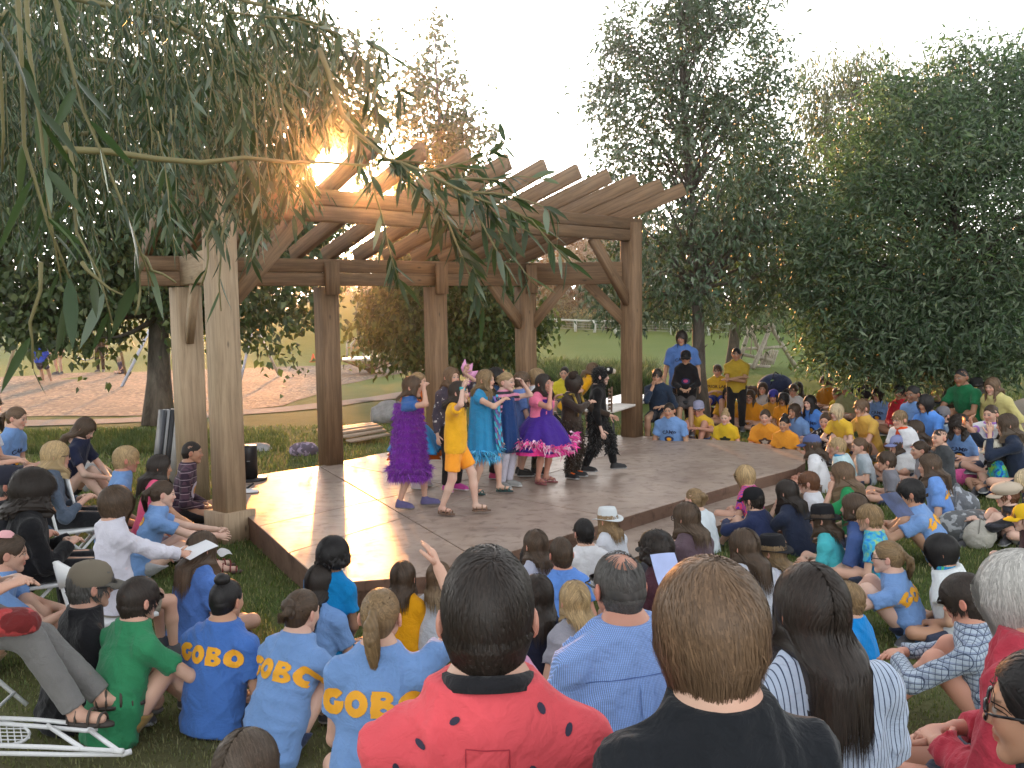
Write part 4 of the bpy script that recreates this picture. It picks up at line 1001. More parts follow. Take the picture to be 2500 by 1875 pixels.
def cloth(col, pat=None, big=1.0):
    col = tuple(col); key = ('cloth', col, pat)
    if key in MATS: return MATS[key]
    m, N, L, b = nt('cloth')
    tc = N.new('ShaderNodeTexCoord').outputs['Object']
    sp = N.new('ShaderNodeSeparateXYZ'); L.new(tc, sp.inputs[0])
    base = ramp(N, L, noise(N, L, 5, 4), [(.3, tuple(c * .86 for c in col)), (.7, tuple(min(1, c * 1.08) for c in col))])
    def stripes(axis, fr, duty, c, ca):
        s = math_(N, L, 'FRACT', math_(N, L, 'MULTIPLY', sp.outputs[axis], fr))
        return mixc(N, L, math_(N, L, 'LESS_THAN', s, duty), ca, c)
    if pat == 'pin': base = stripes(0, 62, .2, (.05, .07, .13), base); base = mixc(N, L, .0, base, base)
    elif pat == 'micro':
        s = math_(N, L, 'FRACT', math_(N, L, 'MULTIPLY', sp.outputs[0], 190)); base = mixc(N, L, math_(N, L, 'LESS_THAN', s, .45), base, tuple(min(1, c * 1.75) for c in col))
        s = math_(N, L, 'FRACT', math_(N, L, 'MULTIPLY', sp.outputs[2], 190)); base = mixc(N, L, math_(N, L, 'MULTIPLY', math_(N, L, 'LESS_THAN', s, .3), .35), base, tuple(c * .6 for c in col))
    elif pat == 'plaid':
        base = stripes(0, 34, .35, (.27, .33, .43), base); base = stripes(2, 34, .35, (.24, .29, .40), base)
        base = stripes(0, 34, .1, (.05, .07, .12), base); base = stripes(2, 34, .1, (.05, .07, .12), base); base = stripes(1, 34, .1, (.05, .07, .12), base)
    elif pat == 'plaidw':
        base = stripes(0, 14, .35, (.05, .03, .05), base); base = stripes(2, 14, .35, (.05, .03, .05), base); base = stripes(2, 14, .08, (.4, .32, .36), base)
    elif pat == 'dots':
        v = N.new('ShaderNodeTexVoronoi'); v.inputs['Scale'].default_value = 13; v.inputs['Randomness'].default_value = .85
        mp = N.new('ShaderNodeMapping'); mp.inputs['Scale'].default_value = (1.25, .6, .8); L.new(tc, mp.inputs[0]); L.new(mp.outputs[0], v.inputs['Vector'])
        base = mixc(N, L, math_(N, L, 'LESS_THAN', v.outputs['Distance'], .15), base, (.035, .03, .06))
    elif pat in ('tie', 'tie2'):
        f = noise(N, L, 9, 2, .5, vec=tc, dist=2.5)
        base = ramp(N, L, f, [(.34, (.01, .06, .30)), (.46, (.02, .27, .55)), (.54, (.06, .42, .14)), (.66, (.28, .5, .07))] if pat == 'tie' else [(.33, (.02, .2, .55)), (.47, (.05, .38, .65)), (.56, (.1, .45, .48)), (.68, (.42, .55, .1))])
    elif pat == 'floral':
        v = noise(N, L, 22, 2, .5); base = mixc(N, L, math_(N, L, 'GREATER_THAN', v, .62), base, (.5, .48, .45))
    elif pat == 'zig':
        w = N.new('ShaderNodeTexWave'); w.inputs['Scale'].default_value = 14; w.inputs['Distortion'].default_value = 6; L.new(tc, w.inputs['Vector'])
        base = ramp(N, L, w.outputs['Fac'], [(.3, (.7, .05, .2)), (.5, (.75, .3, .05)), (.7, (.2, .04, .4))])
    elif pat == 'camo':
        v = noise(N, L, 14, 2, .4); base = ramp(N, L, v, [(.42, col), (.46, tuple(c * .35 for c in col))])
    elif pat == 'denim':
        v = noise(N, L, 60, 3, .7); base = mixc(N, L, math_(N, L, 'MULTIPLY', v, .5), base, tuple(min(1, c * 2.4) for c in col))
    elif pat == 'stripe':
        base = stripes(2, 17, .5, (.04, .04, .05), base)
    L.new(base, b.inputs['Base Color']); b.inputs['Roughness'].default_value = .88; b.inputs['Specular IOR Level'].default_value = .2
    b.inputs['Sheen Weight'].default_value = .12; b.inputs['Sheen Roughness'].default_value = .5
    f1 = noise(N, L, 9, 3, .5, dist=.9, vec=tc); f2 = noise(N, L, 240, 2, vec=tc)
    f3 = noise(N, L, 23, 3, .6, dist=1.6, vec=tc)
    n1 = bump(N, L, None, f1, .8, .026); n1 = bump(N, L, None, f3, .5, .008, n1); bump(N, L, b, f2, .16, .002, n1)
    MATS[key] = m
    return m
M_SKIN = col_mat('skin', .5, .35, bscale=90, bstr=.06)
M_HAIR = col_mat('hair_strands', .52, .4)
M_SHOE = col_mat('shoe_mixed', .6)
M_BLACKP = plain('black_plastic', (.012, .012, .014), .35)
M_SHADES = plain('dark_lens', (.006, .006, .008), .12)
def finger_tubes(wr, palm_dir, side_dir, nrm, sc, curl, mb_V, mb_Q, base):
    """four fingers and a thumb, each a bent tapered tube rooted in the palm"""
    pc = wr + palm_dir * .075 * sc
    out = []
    for i, (o, ln) in enumerate(((-1.5, .058), (-.5, .074), (.5, .07), (1.5, .055))):
        p = pc + side_dir * o * .019 * sc; d = unit(palm_dir + side_dir * o * .05); pts = [p - d * .02 * sc]
        for j in range(3):
            pts.append(pts[-1] + d * (ln * sc * (.55 if j == 0 else .42))); d = unit(d + nrm * curl * (.9 if j else .6))
        out.append((np.array(pts), np.array([.0098, .0094, .0085, .006]) * sc))
    p = wr + palm_dir * .025 * sc - side_dir * .028 * sc; d = unit(palm_dir * .75 - side_dir * .75 + nrm * .25); pts = [p]
    for j in range(3): pts.append(pts[-1] + d * .03 * sc); d = unit(d + palm_dir * .25 + nrm * curl * .3)
    out.append((np.array(pts), np.array([.014, .0115, .010, .0065]) * sc))
    for P, r in out:
        m = MB().tube(P, r, 6); V = m.V[0]
        mb_V.append(V)
        T = m.T[0]; mb_Q.append((m.Q[0] + base, T + base)); base += len(V)
    return base
def shoe_mesh(kind, col, sole):
    key = ('shoe', kind, tuple(col), tuple(sole))
    if key in CLOTH: return CLOTH[key]
    if kind == 'sandal':
        mb = MB()
        a = np.linspace(0, 2 * np.pi, 18, endpoint=False)
        ox, oy = .044 * np.cos(a) * (1 - .15 * np.sin(a)), .125 * np.sin(a) + .06
        V = np.vstack([np.c_[ox, oy, 0 * a], np.c_[ox, oy, 0 * a + .018], [[0, .06, 0], [0, .06, .018]]])
        Q = [(i, (i + 1) % 18, 18 + (i + 1) % 18, 18 + i) for i in range(18)]
        T = [(36, (i + 1) % 18, i) for i in range(18)] + [(37, 18 + i, 18 + (i + 1) % 18) for i in range(18)]
        mb.add(V, Q, T, sole)
        for y, zt, w in ((.125, .05, .043), (.07, .07, .043), (.0, .085, .036), (-.045, .07, .03)):
            t = np.linspace(0, np.pi, 9)
            mb.tube(np.c_[w * np.cos(t), y + 0 * t, .012 + zt * np.sin(t)], .007, 5, col)
        me = mb.mesh('sandal', M_SHOE)
    else:
        s = SDF((-.07, -.08, -.01), (.07, .22, .15), .011)
        s.cone((0, -.02, .045), (0, .15, .038), .044, .04, .03); s.cone((0, -.02, .05), (0, -.015, .1), .042, .04, .03)
        s.cone((0, -.025, .02), (0, .155, .02), .046, .05, .02, ((0, 0, 1), .5)); s.cone((0, .0, .08), (0, .1, .06), .03, .026, .03)
        s.plane((0, 0, .005), (0, 0, -1))
        V, Q = s.nets(); C = np.tile(np.array(col), (len(V), 1)); C[V[:, 2] < .028] = sole
        if kind == 'laced':
            C[(np.abs(V[:, 0]) < .024) & (V[:, 1] > .02) & (V[:, 1] < .12) & (V[:, 2] > .06)] = (.85, .16, .02)
        me = npmesh('shoe', V, Q, C, mats=[M_SHOE])
    CLOTH[key] = me
    return me
def lathe_hat(kind, col, band):
    key = ('hat', kind, tuple(col), tuple(band))
    if key in CLOTH: return CLOTH[key]
    mb = MB(); sy = 1.24
    if kind in ('cap', 'newsboy'):
        r0 = .37 if kind == 'cap' else .45
        prof = [(r0 * .98, .09), (r0 * 1.02, .16), (r0 * 1.0, .28), (r0 * .9, .42), (r0 * .7, .52), (r0 * .4, .575), (.03, .59), (0, .59)] if kind == 'cap' else [(.36, .1), (.40, .16), (.50, .26), (.50, .36), (.4, .5), (.2, .57), (.04, .58), (0, .58)]
        mb.lathe(prof, 24, (0, -.04, 0), col, 1, sy)
        a = np.linspace(-1.15, 1.15, 13); rows = []
        for t, z in ((0, .11), (.5, .105), (1, .06)):
            rad = r0 + t * (.33 if kind == 'cap' else .24)
            rows.append(np.c_[np.sin(a) * r0 * 1.0 * (1 + .05 * t), -.04 + np.cos(a) * r0 * sy + t * (.33 if kind == 'cap' else .25) * np.cos(a) ** .5, z + .03 * np.cos(a * 1.3) - .05 * t])
        V = np.vstack(rows); n = 13
        Q = [(r * n + i, r * n + i + 1, (r + 1) * n + i + 1, (r + 1) * n + i) for r in range(2) for i in range(n - 1)]
        V2 = V - np.array([0, 0, .025]); mb.add(np.vstack([V, V2]), Q + [tuple(x + len(V) for x in q[::-1]) for q in Q] + [(2 * n + i, 2 * n + i + 1, 5 * n + i + 1, 5 * n + i) for i in range(n - 1)], None, band)
        mb.tube([(0, -.04, .585), (0, -.04, .605)], .035, 6, col)
    else:
        br = {'fedora': .6, 'bucket': .56, 'bowler': .6, 'beanie': .37}[kind]; dz = {'fedora': .0, 'bucket': -.1, 'bowler': .05, 'beanie': .0}[kind]
        top = [(.36, .15), (.36, .2), (.355, .34), (.33, .5), (.29, .60), (.2, .60), (.1, .56), (0, .55)] if kind != 'beanie' else [(.37, .15), (.37, .3), (.3, .5), (.15, .58), (0, .6)]
        mb.lathe([(.37, .1), (.375, .12), (.375, .2), (.365, .2)], 28, (0, -.04, 0), band, 1, sy)
        mb.lathe(top, 28, (0, -.04, 0), col, 1, sy)
        if kind != 'beanie':
            k = 28; a = np.linspace(0, 2 * np.pi, k, endpoint=False); rows = []
            for t in (0, .5, 1, 1, 0):
                r = .36 + t * (br - .36); rows.append(np.c_[np.cos(a) * r, -.04 + np.sin(a) * (r + .08), .13 + t * dz + t * t * .07 * np.cos(2 * a) * (kind == 'fedora') + t * t * .08 * (kind == 'bowler') ])
            rows[3] -= np.array([0, 0, .022]); rows[4] -= np.array([0, 0, .022])
            V = np.vstack(rows); Q = [(r * k + i, r * k + (i + 1) % k, (r + 1) * k + (i + 1) % k, (r + 1) * k + i) for r in range(4) for i in range(k)]
            mb.add(V, Q, None, col)
    me = mb.mesh('hat', col_mat('hat_felt', .85, .2, bscale=60, bstr=.2) if kind != 'sequin' else None, True)
    CLOTH[key] = me
    return me
def glasses_mesh(dark):
    key = ('glasses', dark)
    if key in CLOTH: return CLOTH[key]
    mb = MB(); t = np.linspace(0, 2 * np.pi, 15)
    for x in (-1, 1):
        mb.tube(np.c_[.15 * x + .115 * np.cos(t), .455 - .05 * np.abs(.15 * x + .115 * np.cos(t)), .0 + .085 * np.sin(t)], .016, 5, cap=False)
        if dark:
            V = np.vstack([np.c_[.15 * x + .11 * np.cos(t[:-1]), .455 + 0 * t[:-1], .08 * np.sin(t[:-1])], [[.15 * x, .462, 0]]]); mb.add(V, None, [(14, i, (i + 1) % 14) for i in range(14)])
        mb.tube([(.265 * x, .44, .02), (.36 * x, .36, .03), (.375 * x, -.02, .03), (.37 * x, -.1, -.03)], .014, 5)
    mb.tube([(-.04, .455, .02), (.04, .455, .02)], .014, 5)
    CLOTH[key] = mb.mesh('glasses', M_SHADES)
    return CLOTH[key]

def person(label, u, v, hp, face, pose='cross', cls='teen', skin='fair', hair=('short', 'brown'), shirt=(.3, .3, .3), pants=(.05, .06, .1), group=None, head=None, nod=0.0, tilt=0.0, arms=None, sleeve=.6, short=True, shoes=('sneaker', (.08, .08, .09), (.5, .5, .5)), hat=None, glasses=None, mouth=0, pat=None, ppat=None, build=1.0, lean=None, at=None, seat=None, bare=False, extra=None, near=False, hd=None, gz=None, shirt_len=None, depth=None, tip=None, legs=None, hn=None, whorl=(0, -.2, .5), loose=1.0, dress=None):
    """face: heading seen from above, 0 = away from the camera, 90 = to the right, 180 = towards it, 270 = to the left"""
    HH = {'adult': .228, 'man': .236, 'teen': .216, 'kid': .202, 'small': .19, 'tot': .178}[cls]
    H = {'adult': 1.68, 'man': 1.78, 'teen': 1.6, 'kid': 1.36, 'small': 1.18, 'tot': 1.0}[cls]
    sc = H / 1.74; child = cls in ('kid', 'small', 'tot')
    d = depth or F_PX * HH / hp
    crown = D(u, v, d)
    rz = -math.radians(face); Rw = rotz(rz)
    hy = -math.radians(face if head is None else head) - rz
    g = gz if gz is not None else tz(crown[0], crown[1])
    px = d / 1003.0
    hb = hd or min(.021, max(.0095, px * 1.75))
    lean_d = {'cross': 14, 'hug': 20, 'chair': 6, 'stand': 2, 'stool': 10, 'kneel': 6}
    ln = math.radians(lean if lean is not None else lean_d[pose])
    # crown height above ground -> trunk length
    zc = crown[2] - g
    zh = {'cross': .085 * sc + .005, 'hug': .085 * sc + .005, 'chair': (seat or .43) + .085 * sc, 'stool': (seat or .7) + .085 * sc, 'stand': .53 * H * 1.0, 'kneel': .2 * H}[pose]
    Rn = roty(tilt) @ rotx(-ln * .35 - nod)
    Rh = rotz(hy) @ Rn
    hd_off = Rh @ np.array([0, .03, 1.0]) * HH * .5               # head centre -> crown
    neck_l = .035 * H + .58 * HH * .5
    dirs = np.array([0, math.sin(ln), math.cos(ln)])
    T0 = .295 * H
    rest = hd_off[2] + .93 * HH * .5 + .035 * H * math.cos(ln)
    if pose == 'stand':
        fac = zc / H; zh *= fac; T = (zc - zh - rest) / math.cos(ln)
    else:
        T = (zc - zh - rest) / math.cos(ln)
    T = min(max(T, T0 * .72), T0 * 1.3)
    hip = np.array([0, 0, zh]); sh_c = hip + dirs * T; neck = sh_c + np.array([0, math.sin(ln * .6), math.cos(ln * .6)]) * .035 * H
    hc = neck + np.array([0, .18 * HH, .93 * HH * .5 + .0 * H])
    cl = hc + hd_off                                               # crown, local
    off = Rw @ np.array([cl[0], cl[1], 0])
    root_xy = crown[:2] - off[:2]
    root_z = crown[2] - cl[2]
    if pose != 'stand' and at is None: root_z = min(max(root_z, g - .03), g + .10)
    if pose == 'stand': root_z = g
    root = empty('person', (root_xy[0], root_xy[1], root_z), rz)
    tag(root, label, 'person', group)
    # ---------------- joints
    a_, f_ = .172 * H, .155 * H; t_, c_ = .245 * H, .245 * H
    sw = .102 * H * build if not child else .096 * H * build; hw = .052 * H
    X = np.array([1.0, 0, 0]); fw = np.array([0, math.cos(ln), -math.sin(ln)])
    J = {}
    for sd in (-1, 1):
        J['sh', sd] = sh_c + X * sd * sw - dirs * .036 * H
        J['hip', sd] = hip + X * sd * hw
        if pose == 'cross': ank, pole = np.array([-.07 * H * sd, (.19 + .035 * sd) * H, .035 * H]), (sd * 1.0, .3, .22)
        elif pose == 'hug': ank, pole = np.array([.065 * H * sd, .33 * H, .03 * H]), (sd * .12, .4, 1)
        elif pose in ('chair', 'stool'): ank, pole = np.array([.075 * H * sd, .25 * H, .05 * H if pose == 'chair' else zh - .42 * H]), (sd * .1, 1, .7)
        elif pose == 'kneel': ank, pole = np.array([.06 * H * sd, -.16 * H, .04 * H]), (0, 1, -.2)
        else: ank, pole = np.array([.055 * H * sd, 0, .045 * H]), (sd * .15, 1, 0)
        if legs and sd in legs: ank = np.array(legs[sd][:3]) * H; pole = legs[sd][3] if len(legs[sd]) > 3 else pole
        J['knee', sd], J['ank', sd] = ik(J['hip', sd], ank, t_ * (zh / (.53 * H) if pose == 'stand' else 1), c_ * (zh / (.53 * H) if pose == 'stand' else 1), pole)
        am = (arms or {}).get(sd, {'cross': 'lap', 'hug': 'shin', 'chair': 'lap', 'stool': 'lap', 'stand': 'down', 'kneel': 'lap'}[pose])
        ep = (sd * .7, -.6, -.5)
        if am == 'lap': wr = hip + np.array([sd * .045 * H, .17 * H, .055 * H + (.03 * H if pose in ('chair', 'stool') else 0)])
        elif am == 'knee': wr = J['knee', sd] + np.array([-sd * .01 * H, -.02 * H, .045 * H])
        elif am == 'shin': wr = np.array([sd * .03 * H, .30 * H, .19 * H]); ep = (sd * 1, -.2, -.35)
        elif am == 'chin': wr = hc + Rh @ np.array([sd * .22, .5, -.62]) * HH; ep = (sd * .5, .1, -1)
        elif am == 'salute': wr = hc + Rh @ np.array([sd * .42, .66, .08]) * HH; ep = (sd * .7, .55, -.75)
        elif am == 'mouth': wr = hc + Rh @ np.array([sd * .45, .75, -.34]) * HH; ep = (sd * .35, .3, -1)
        elif am == 'down': wr = J['sh', sd] + np.array([sd * .06 * H, .03 * H, -.315 * H]); ep = (sd * .4, -1, 0)
        elif am == 'fold': wr = sh_c + np.array([-sd * .06 * H, .13 * H, -.15 * H + sd * .012 * H]); ep = (sd * 1, 0, -.6)
        elif am == 'chest': wr = sh_c + np.array([sd * .0 * H, .17 * H, -.05 * H]); ep = (sd * 1, 0, -.3)
        elif am == 'behind': wr = np.array([sd * .16 * H, -.14 * H, .03 * H]); ep = (sd * .4, -1, 0)
        elif am == 'pray': wr = hc + Rh @ np.array([sd * .12, .8, -.45]) * HH; ep = (sd * .6, .2, -1)
        elif am == 'phone': wr = hc + Rh @ np.array([sd * .25, 1.6, -.1]) * HH; ep = (sd * .7, 0, -1)
        elif am == 'nape': wr = hc + Rh @ np.array([sd * .4, .1, .3]) * HH; ep = (sd * 1, .2, .1)
        elif am == 'up': wr = hc + Rh @ np.array([sd * .62, .3, .22]) * HH; ep = (sd * 1, .3, -.6)
        else: wr = np.asarray(am[:3], float) * H; ep = am[3] if len(am) > 3 else ep
        J['elb', sd], J['wr', sd] = ik(J['sh', sd], wr, a_, f_, ep)
        J['am', sd] = am
    b = build
    allp = np.array([v for k, v in J.items() if k[0] != 'am'] + [hip, sh_c, neck]); lo, hi = allp.min(0) - .16 * max(sc, .8), allp.max(0) + .16 * max(sc, .8)
    lo[2] = max(lo[2], -.03)
    def trunk(s, e):
        fl = (fw, .66); w = b * sc
        e2 = e * 1.5 + .014 if e > 0 else 0
        s.cone(hip - dirs * .01, hip + dirs * T * .32, .146 * w + e2, .128 * w + e2, .04, fl)
        s.cone(hip + dirs * T * .32, hip + dirs * T * .72, .128 * w + e2, .14 * w + e, .05, fl)
        s.cone(hip + dirs * T * .72, sh_c - dirs * .03 * sc, .14 * w + e, .1 * w + e, .05, fl)
        for sd in (-1, 1): s.cone(neck - dirs * .012, J['sh', sd], .05 * sc + e * .4, .04 * sc + e * .5, .05)
        s.cone(J['sh', -1] * .93 + sh_c * .07, J['sh', 1] * .93 + sh_c * .07, .044 * sc + e * .6, .044 * sc + e * .6, .05)
        s.cone(sh_c - dirs * .02, neck + dirs * .03 * sc * (e > 0), .07 * sc + e * .5, (.048 if child else .054) * sc + e * .35, .06)
    # ---------------- body: one continuous surface
    s = SDF(lo, hi, hb)
    trunk(s, 0)
    nk = .17 * HH if child else .2 * HH
    s.cone(sh_c, neck + (hc - neck) * .3, nk * 1.15, nk, .04)
    for sd in (-1, 1):
        s.cone(J['sh', sd], J['elb', sd], .046 * sc * b ** .5, .037 * sc * b ** .5, .03)
        s.cone(J['elb', sd], J['wr', sd], .038 * sc * b ** .5, .026 * sc, .015)
        s.cone(J['hip', sd], J['knee', sd], .083 * sc * b, .055 * sc * b ** .5, .04)
        k_, a2 = J['knee', sd], J['ank', sd]
        s.cone(k_, k_ + (a2 - k_) * .35, .053 * sc, .054 * sc, .02); s.cone(k_ + (a2 - k_) * .35, a2, .054 * sc, .033 * sc, .02)
        fd = np.array([sd * .25, 1, 0]) if pose != 'cross' else np.array([-sd * 1.0, .55, 0]); fd = unit(fd)
        if legs and sd in legs and len(legs[sd]) > 4: fd = unit(legs[sd][4])
        J['toe', sd] = fd
        ft = a2 + fd * .12 * sc - np.array([0, 0, .022 * sc])
        s.cone(a2 - fd * .02 * sc - np.array([0, 0, .015 * sc]), ft, .034 * sc, .028 * sc, .02)
    hands = []
    for sd in (-1, 1):
        fa = unit(J['wr', sd] - J['elb', sd]); am = J['am', sd]
        if am in ('salute',): pd = unit(Rh @ np.array([-sd * .9, .1, .35])); nr = unit(Rh @ np.array([0, -.2, -1]))
        elif am == 'up': pd = unit(Rh @ np.array([sd * .2, .5, .9])); nr = unit(Rh @ np.array([-sd * .5, .6, 0]))
        elif am == 'mouth': pd = unit(Rh @ np.array([-sd * .5, -.25, .85])); nr = unit(Rh @ np.array([-sd, -.2, 0]))
        elif am in ('chin', 'nape'): pd = unit(Rh @ np.array([-sd * .3, -.3, .9])); nr = unit(Rh @ np.array([-sd * .6, -.7, 0]))
        elif am == 'pray': pd = unit(Rh @ np.array([0, -.1, 1])); nr = unit(Rh @ np.array([-sd, 0, 0]))
        elif am in ('lap', 'shin', 'fold'): pd = unit(fa + np.array([-sd * .6, .3, -.1])); nr = np.array([0, -.3, -1.0])
        else: pd = unit(fa + np.array([0, .15, -.1])); nr = np.array([-sd * .8, 0, -.3])
        nr = unit(nr - pd * (nr @ pd)); sdv = np.cross(nr, pd)
        if sdv @ np.array([0, 0, 1.0]) < 0 and am in ('lap', 'shin', 'fold', 'chest'): pass
        s.cone(J['wr', sd], J['wr', sd] + pd * .075 * sc, .027 * sc, .036 * sc, .015, (nr, .55))
        hands.append((J['wr', sd], pd, sdv, nr))
    V, Q = s.nets()
    sk = np.array(SKIN[skin]) * RG.uniform(.94, 1.06)
    C = np.tile(sk, (len(V), 1)); C *= 1 + .05 * np.sin(V @ np.array([31., 23, 17]) + 2 * np.sin(V @ np.array([11., -19, 14])))[:, None]; C[:, 1:] *= (1 - .06 * np.sin(V[:, 2:3] * 21) * np.sin(V[:, 0:1] * 17))
    fv, fq, base = [], [], len(V)
    for hnd in hands: base = finger_tubes(*hnd, sc, .38, fv, fq, base)
    hres = .05 if hp < 34 else (.036 if hp < 90 else .026)
    HV, HQ, HM = head_template(child, hres, mouth)
    HC = paint_head(HM, sk, HAIR[hair[1]], len(HV))
    HV = (HV * HH) @ Rh.T + hc
    FV = np.vstack(fv)
    faces = [np.vstack([Q, HQ + base] + [q for q, _ in fq]), np.vstack([t for _, t in fq])]
    VV = np.vstack([V, FV, HV]); CC = np.vstack([C, np.tile(sk, (len(FV), 1)), HC])
    body = ob('body', npmesh('body', VV, faces, CC, mats=[M_SKIN]), root)
    body['kindof'] = 1; del body['kindof']
    # ---------------- hair
    if hair[0] != 'none':
        n = hn or int(np.clip(hp * 9, 250, 1000)); w = .042 if hp < 60 else .03
        if hair[0] in ('long', 'mid') and not hn: n = int(n * 1.5)
        if hn: w = .016 if hn >= 6000 else .026
        hV, hQ, hC = hair_mesh(hair[0], np.array(HAIR[hair[1]]) * RG.uniform(.85, 1.15), hres * (1.0 if hp < 90 else .8), n, w, RG.randint(6), 8 if hair[0] != 'long' else 10, tip, whorl)
        hV = (hV * HH) @ Rh.T + hc
        if hair[0] in ('long', 'mid', 'bigcurly', 'bob'):          # lie on the shoulders and back rather than inside them
            q = hV - sh_c; along = q @ dirs; yy = q @ fw; m = along < .14 * sc
            fx = np.clip(1.25 - np.abs(q[:, 0]) / (sw * 1.25), 0, 1) ** .5
            lim = (.1 * sc * b + .024) * np.clip((.145 * sc - along) / (.11 * sc), 0, 1) * fx
            back = m & (yy <= .035); frt = m & (yy > .035)
            hV[back] += np.outer(np.minimum(0, -lim[back] - yy[back] * .45 - .0), fw)
            hV[frt] += np.outer(np.maximum(0, lim[frt] - yy[frt] * .6), fw)
        ob('hair', npmesh('hair', hV, hQ, hC, mats=[M_HAIR]), root)
    # ---------------- shirt
    shirt_ob = None
    if shirt is not None:
        e = .014 * loose * sc + .006; hs = hb
        s = SDF(lo - .03, hi + .03, hs)
        trunk(s, e)
        for sd in (-1, 1):
            S0, E0, W0 = J['sh', sd], J['elb', sd], J['wr', sd]
            if sleeve <= 1:
                if sleeve > 0: s.cone(S0, S0 + (E0 - S0) * sleeve, .051 * sc * b ** .5 + .005 * loose, .057 * sc * b ** .5 + .009 * loose, .035, cap=True)
            else:
                s.cone(S0, E0, .051 * sc * b ** .5 + .005 * loose, .046 * sc * b ** .5 + .008 * loose, .03)
                s.cone(E0, E0 + (W0 - E0) * (sleeve - 1), .046 * sc * b ** .5 + .008 * loose, .034 * sc + .008 * loose, .02, cap=True)
        s.folds(.011 if hp > 140 else (.010 if hp > 60 else .008), RG.randint(999), 1.0 if hp > 60 else .8)
        sl = shirt_len if shirt_len is not None else (-.1 if pose == 'stand' else -.085)
        s.plane(hip + dirs * sl * sc, -dirs)
        s.plane(neck + dirs * .016 * sc, unit(dirs * 1.0 - fw * .22))
        if sleeve == 0:
            for sd in (-1, 1): s.plane(J['sh', sd] - X * sd * .02 * sc, X * sd)
        V, Q = s.nets()
        shirt_ob = ob('shirt' if dress is None else 'bodice', npmesh('shirt', V, Q, mats=[cloth(shirt, pat)]), root)
    # ---------------- legs
    if pants is not None and not bare:
        s = SDF(lo - .02, hi + .02, hb)
        s.cone(hip - dirs * .02, hip + dirs * T * .2, .15 * sc * b + .006, .134 * sc * b + .006, .04, (fw, .68))
        for sd in (-1, 1):
            h_, k_, a2 = J['hip', sd], J['knee', sd], J['ank', sd]
            if short: s.cone(h_ + (k_ - h_) * .22, h_ + (k_ - h_) * .78, .083 * sc * b + .008, .082 * sc * b + .012, .04, cap=True)
            else:
                s.cone(h_, k_, .09 * sc * b + .006, .064 * sc * b ** .5 + .008, .04)
                s.cone(k_, k_ + (a2 - k_) * .94, .064 * sc + .008, .05 * sc + .008, .02, cap=True)
        s.wob(.004, 24, RG.randint(999), 4, True)
        s.plane(hip + dirs * T * .22, dirs)
        V, Q = s.nets()
        ob('trousers' if not short else 'shorts', npmesh('trousers', V, Q, mats=[cloth(pants, ppat)]), root)
    # ---------------- shoes
    if shoes and hp < 120:
        me = shoe_mesh(*shoes)
        for sd in (-1, 1):
            a2, fd = J['ank', sd], J['toe', sd]
            M = Matrix.Translation(Vector(a2 - np.array([0, 0, .045 * H * (.95 if pose == 'stand' else .7)]) + fd * .01)) @ Matrix.Rotation(-math.atan2(fd[0], fd[1]), 4, 'Z') @ Matrix.Scale(sc * .98, 4)
            o = ob('shoe' if shoes[0] != 'sandal' else 'sandal', me, root); o.matrix_local = M
    HMx = Matrix([[*(Rh[i] * HH), hc[i]] for i in range(3)] + [[0, 0, 0, 1]])
    if hat:
        o = ob('hat' if hat[0] not in ('cap', 'newsboy') else 'cap', lathe_hat(hat[0], hat[1], hat[2]), root); o.matrix_local = HMx @ Matrix.Scale(1.1, 4) @ Matrix.Translation((0, 0, -.03))
    if glasses:
        o = ob('glasses', glasses_mesh(glasses == 'dark'), root); o.matrix_local = HMx
    P = dict(root=root, J=J, hc=hc, Rh=Rh, HH=HH, sc=sc, H=H, hip=hip, sh=sh_c, dirs=dirs, fw=fw, T=T, shirt=shirt_ob, HMx=HMx, neck=neck, body=body, b=b, hb=hb, lo=lo, hi=hi, label=label, rz=rz, loc=np.array([root_xy[0], root_xy[1], root_z]), pose=pose, seat=seat, g=g)
    PEOPLE.append(P)
    return P
# ------------------------------------------------------------------ the crowd
CAMP = lin(116, 152, 204); YEL = lin(220, 180, 62); ORA = lin(228, 154, 52); GOLD = lin(214, 172, 84); WHT = (.74, .75, .78); BLK = (.014, .014, .017); NAVY = (.02, .028, .06); TEAL = lin(10, 128, 190)
def dep(u, v, z): return float((G(u, v, z) - EYE) @ FWD)
AUD, PERF = 'audience seated round the stage', 'children performing on the stage'
def A(label, u, v, hp, face=None, **k):
    cls = k.get('cls', 'teen'); HH = {'adult': .228, 'man': .236, 'teen': .216, 'kid': .202, 'small': .19, 'tot': .178}[cls]
    p = D(u, v, k.get('depth') or F_PX * HH / hp)
    tgt = (-.9, 9.8) if p[0] > .9 else (1.0, 11.2)
    if face is None: face = math.degrees(math.atan2(tgt[0] - p[0], tgt[1] - p[1]))
    if 'tf' in k: face += k.pop('tf')
    k.setdefault('group', AUD)
    return person(label, u, v + hp * .05, hp, face, **k)
def bvh_of(o):
    me = o.data; V = np.empty(len(me.vertices) * 3, np.float32); me.vertices.foreach_get('co', V)
    return BVHTree.FromPolygons([Vector(x) for x in V.reshape(-1, 3)], [tuple(p.vertices) for p in me.polygons])
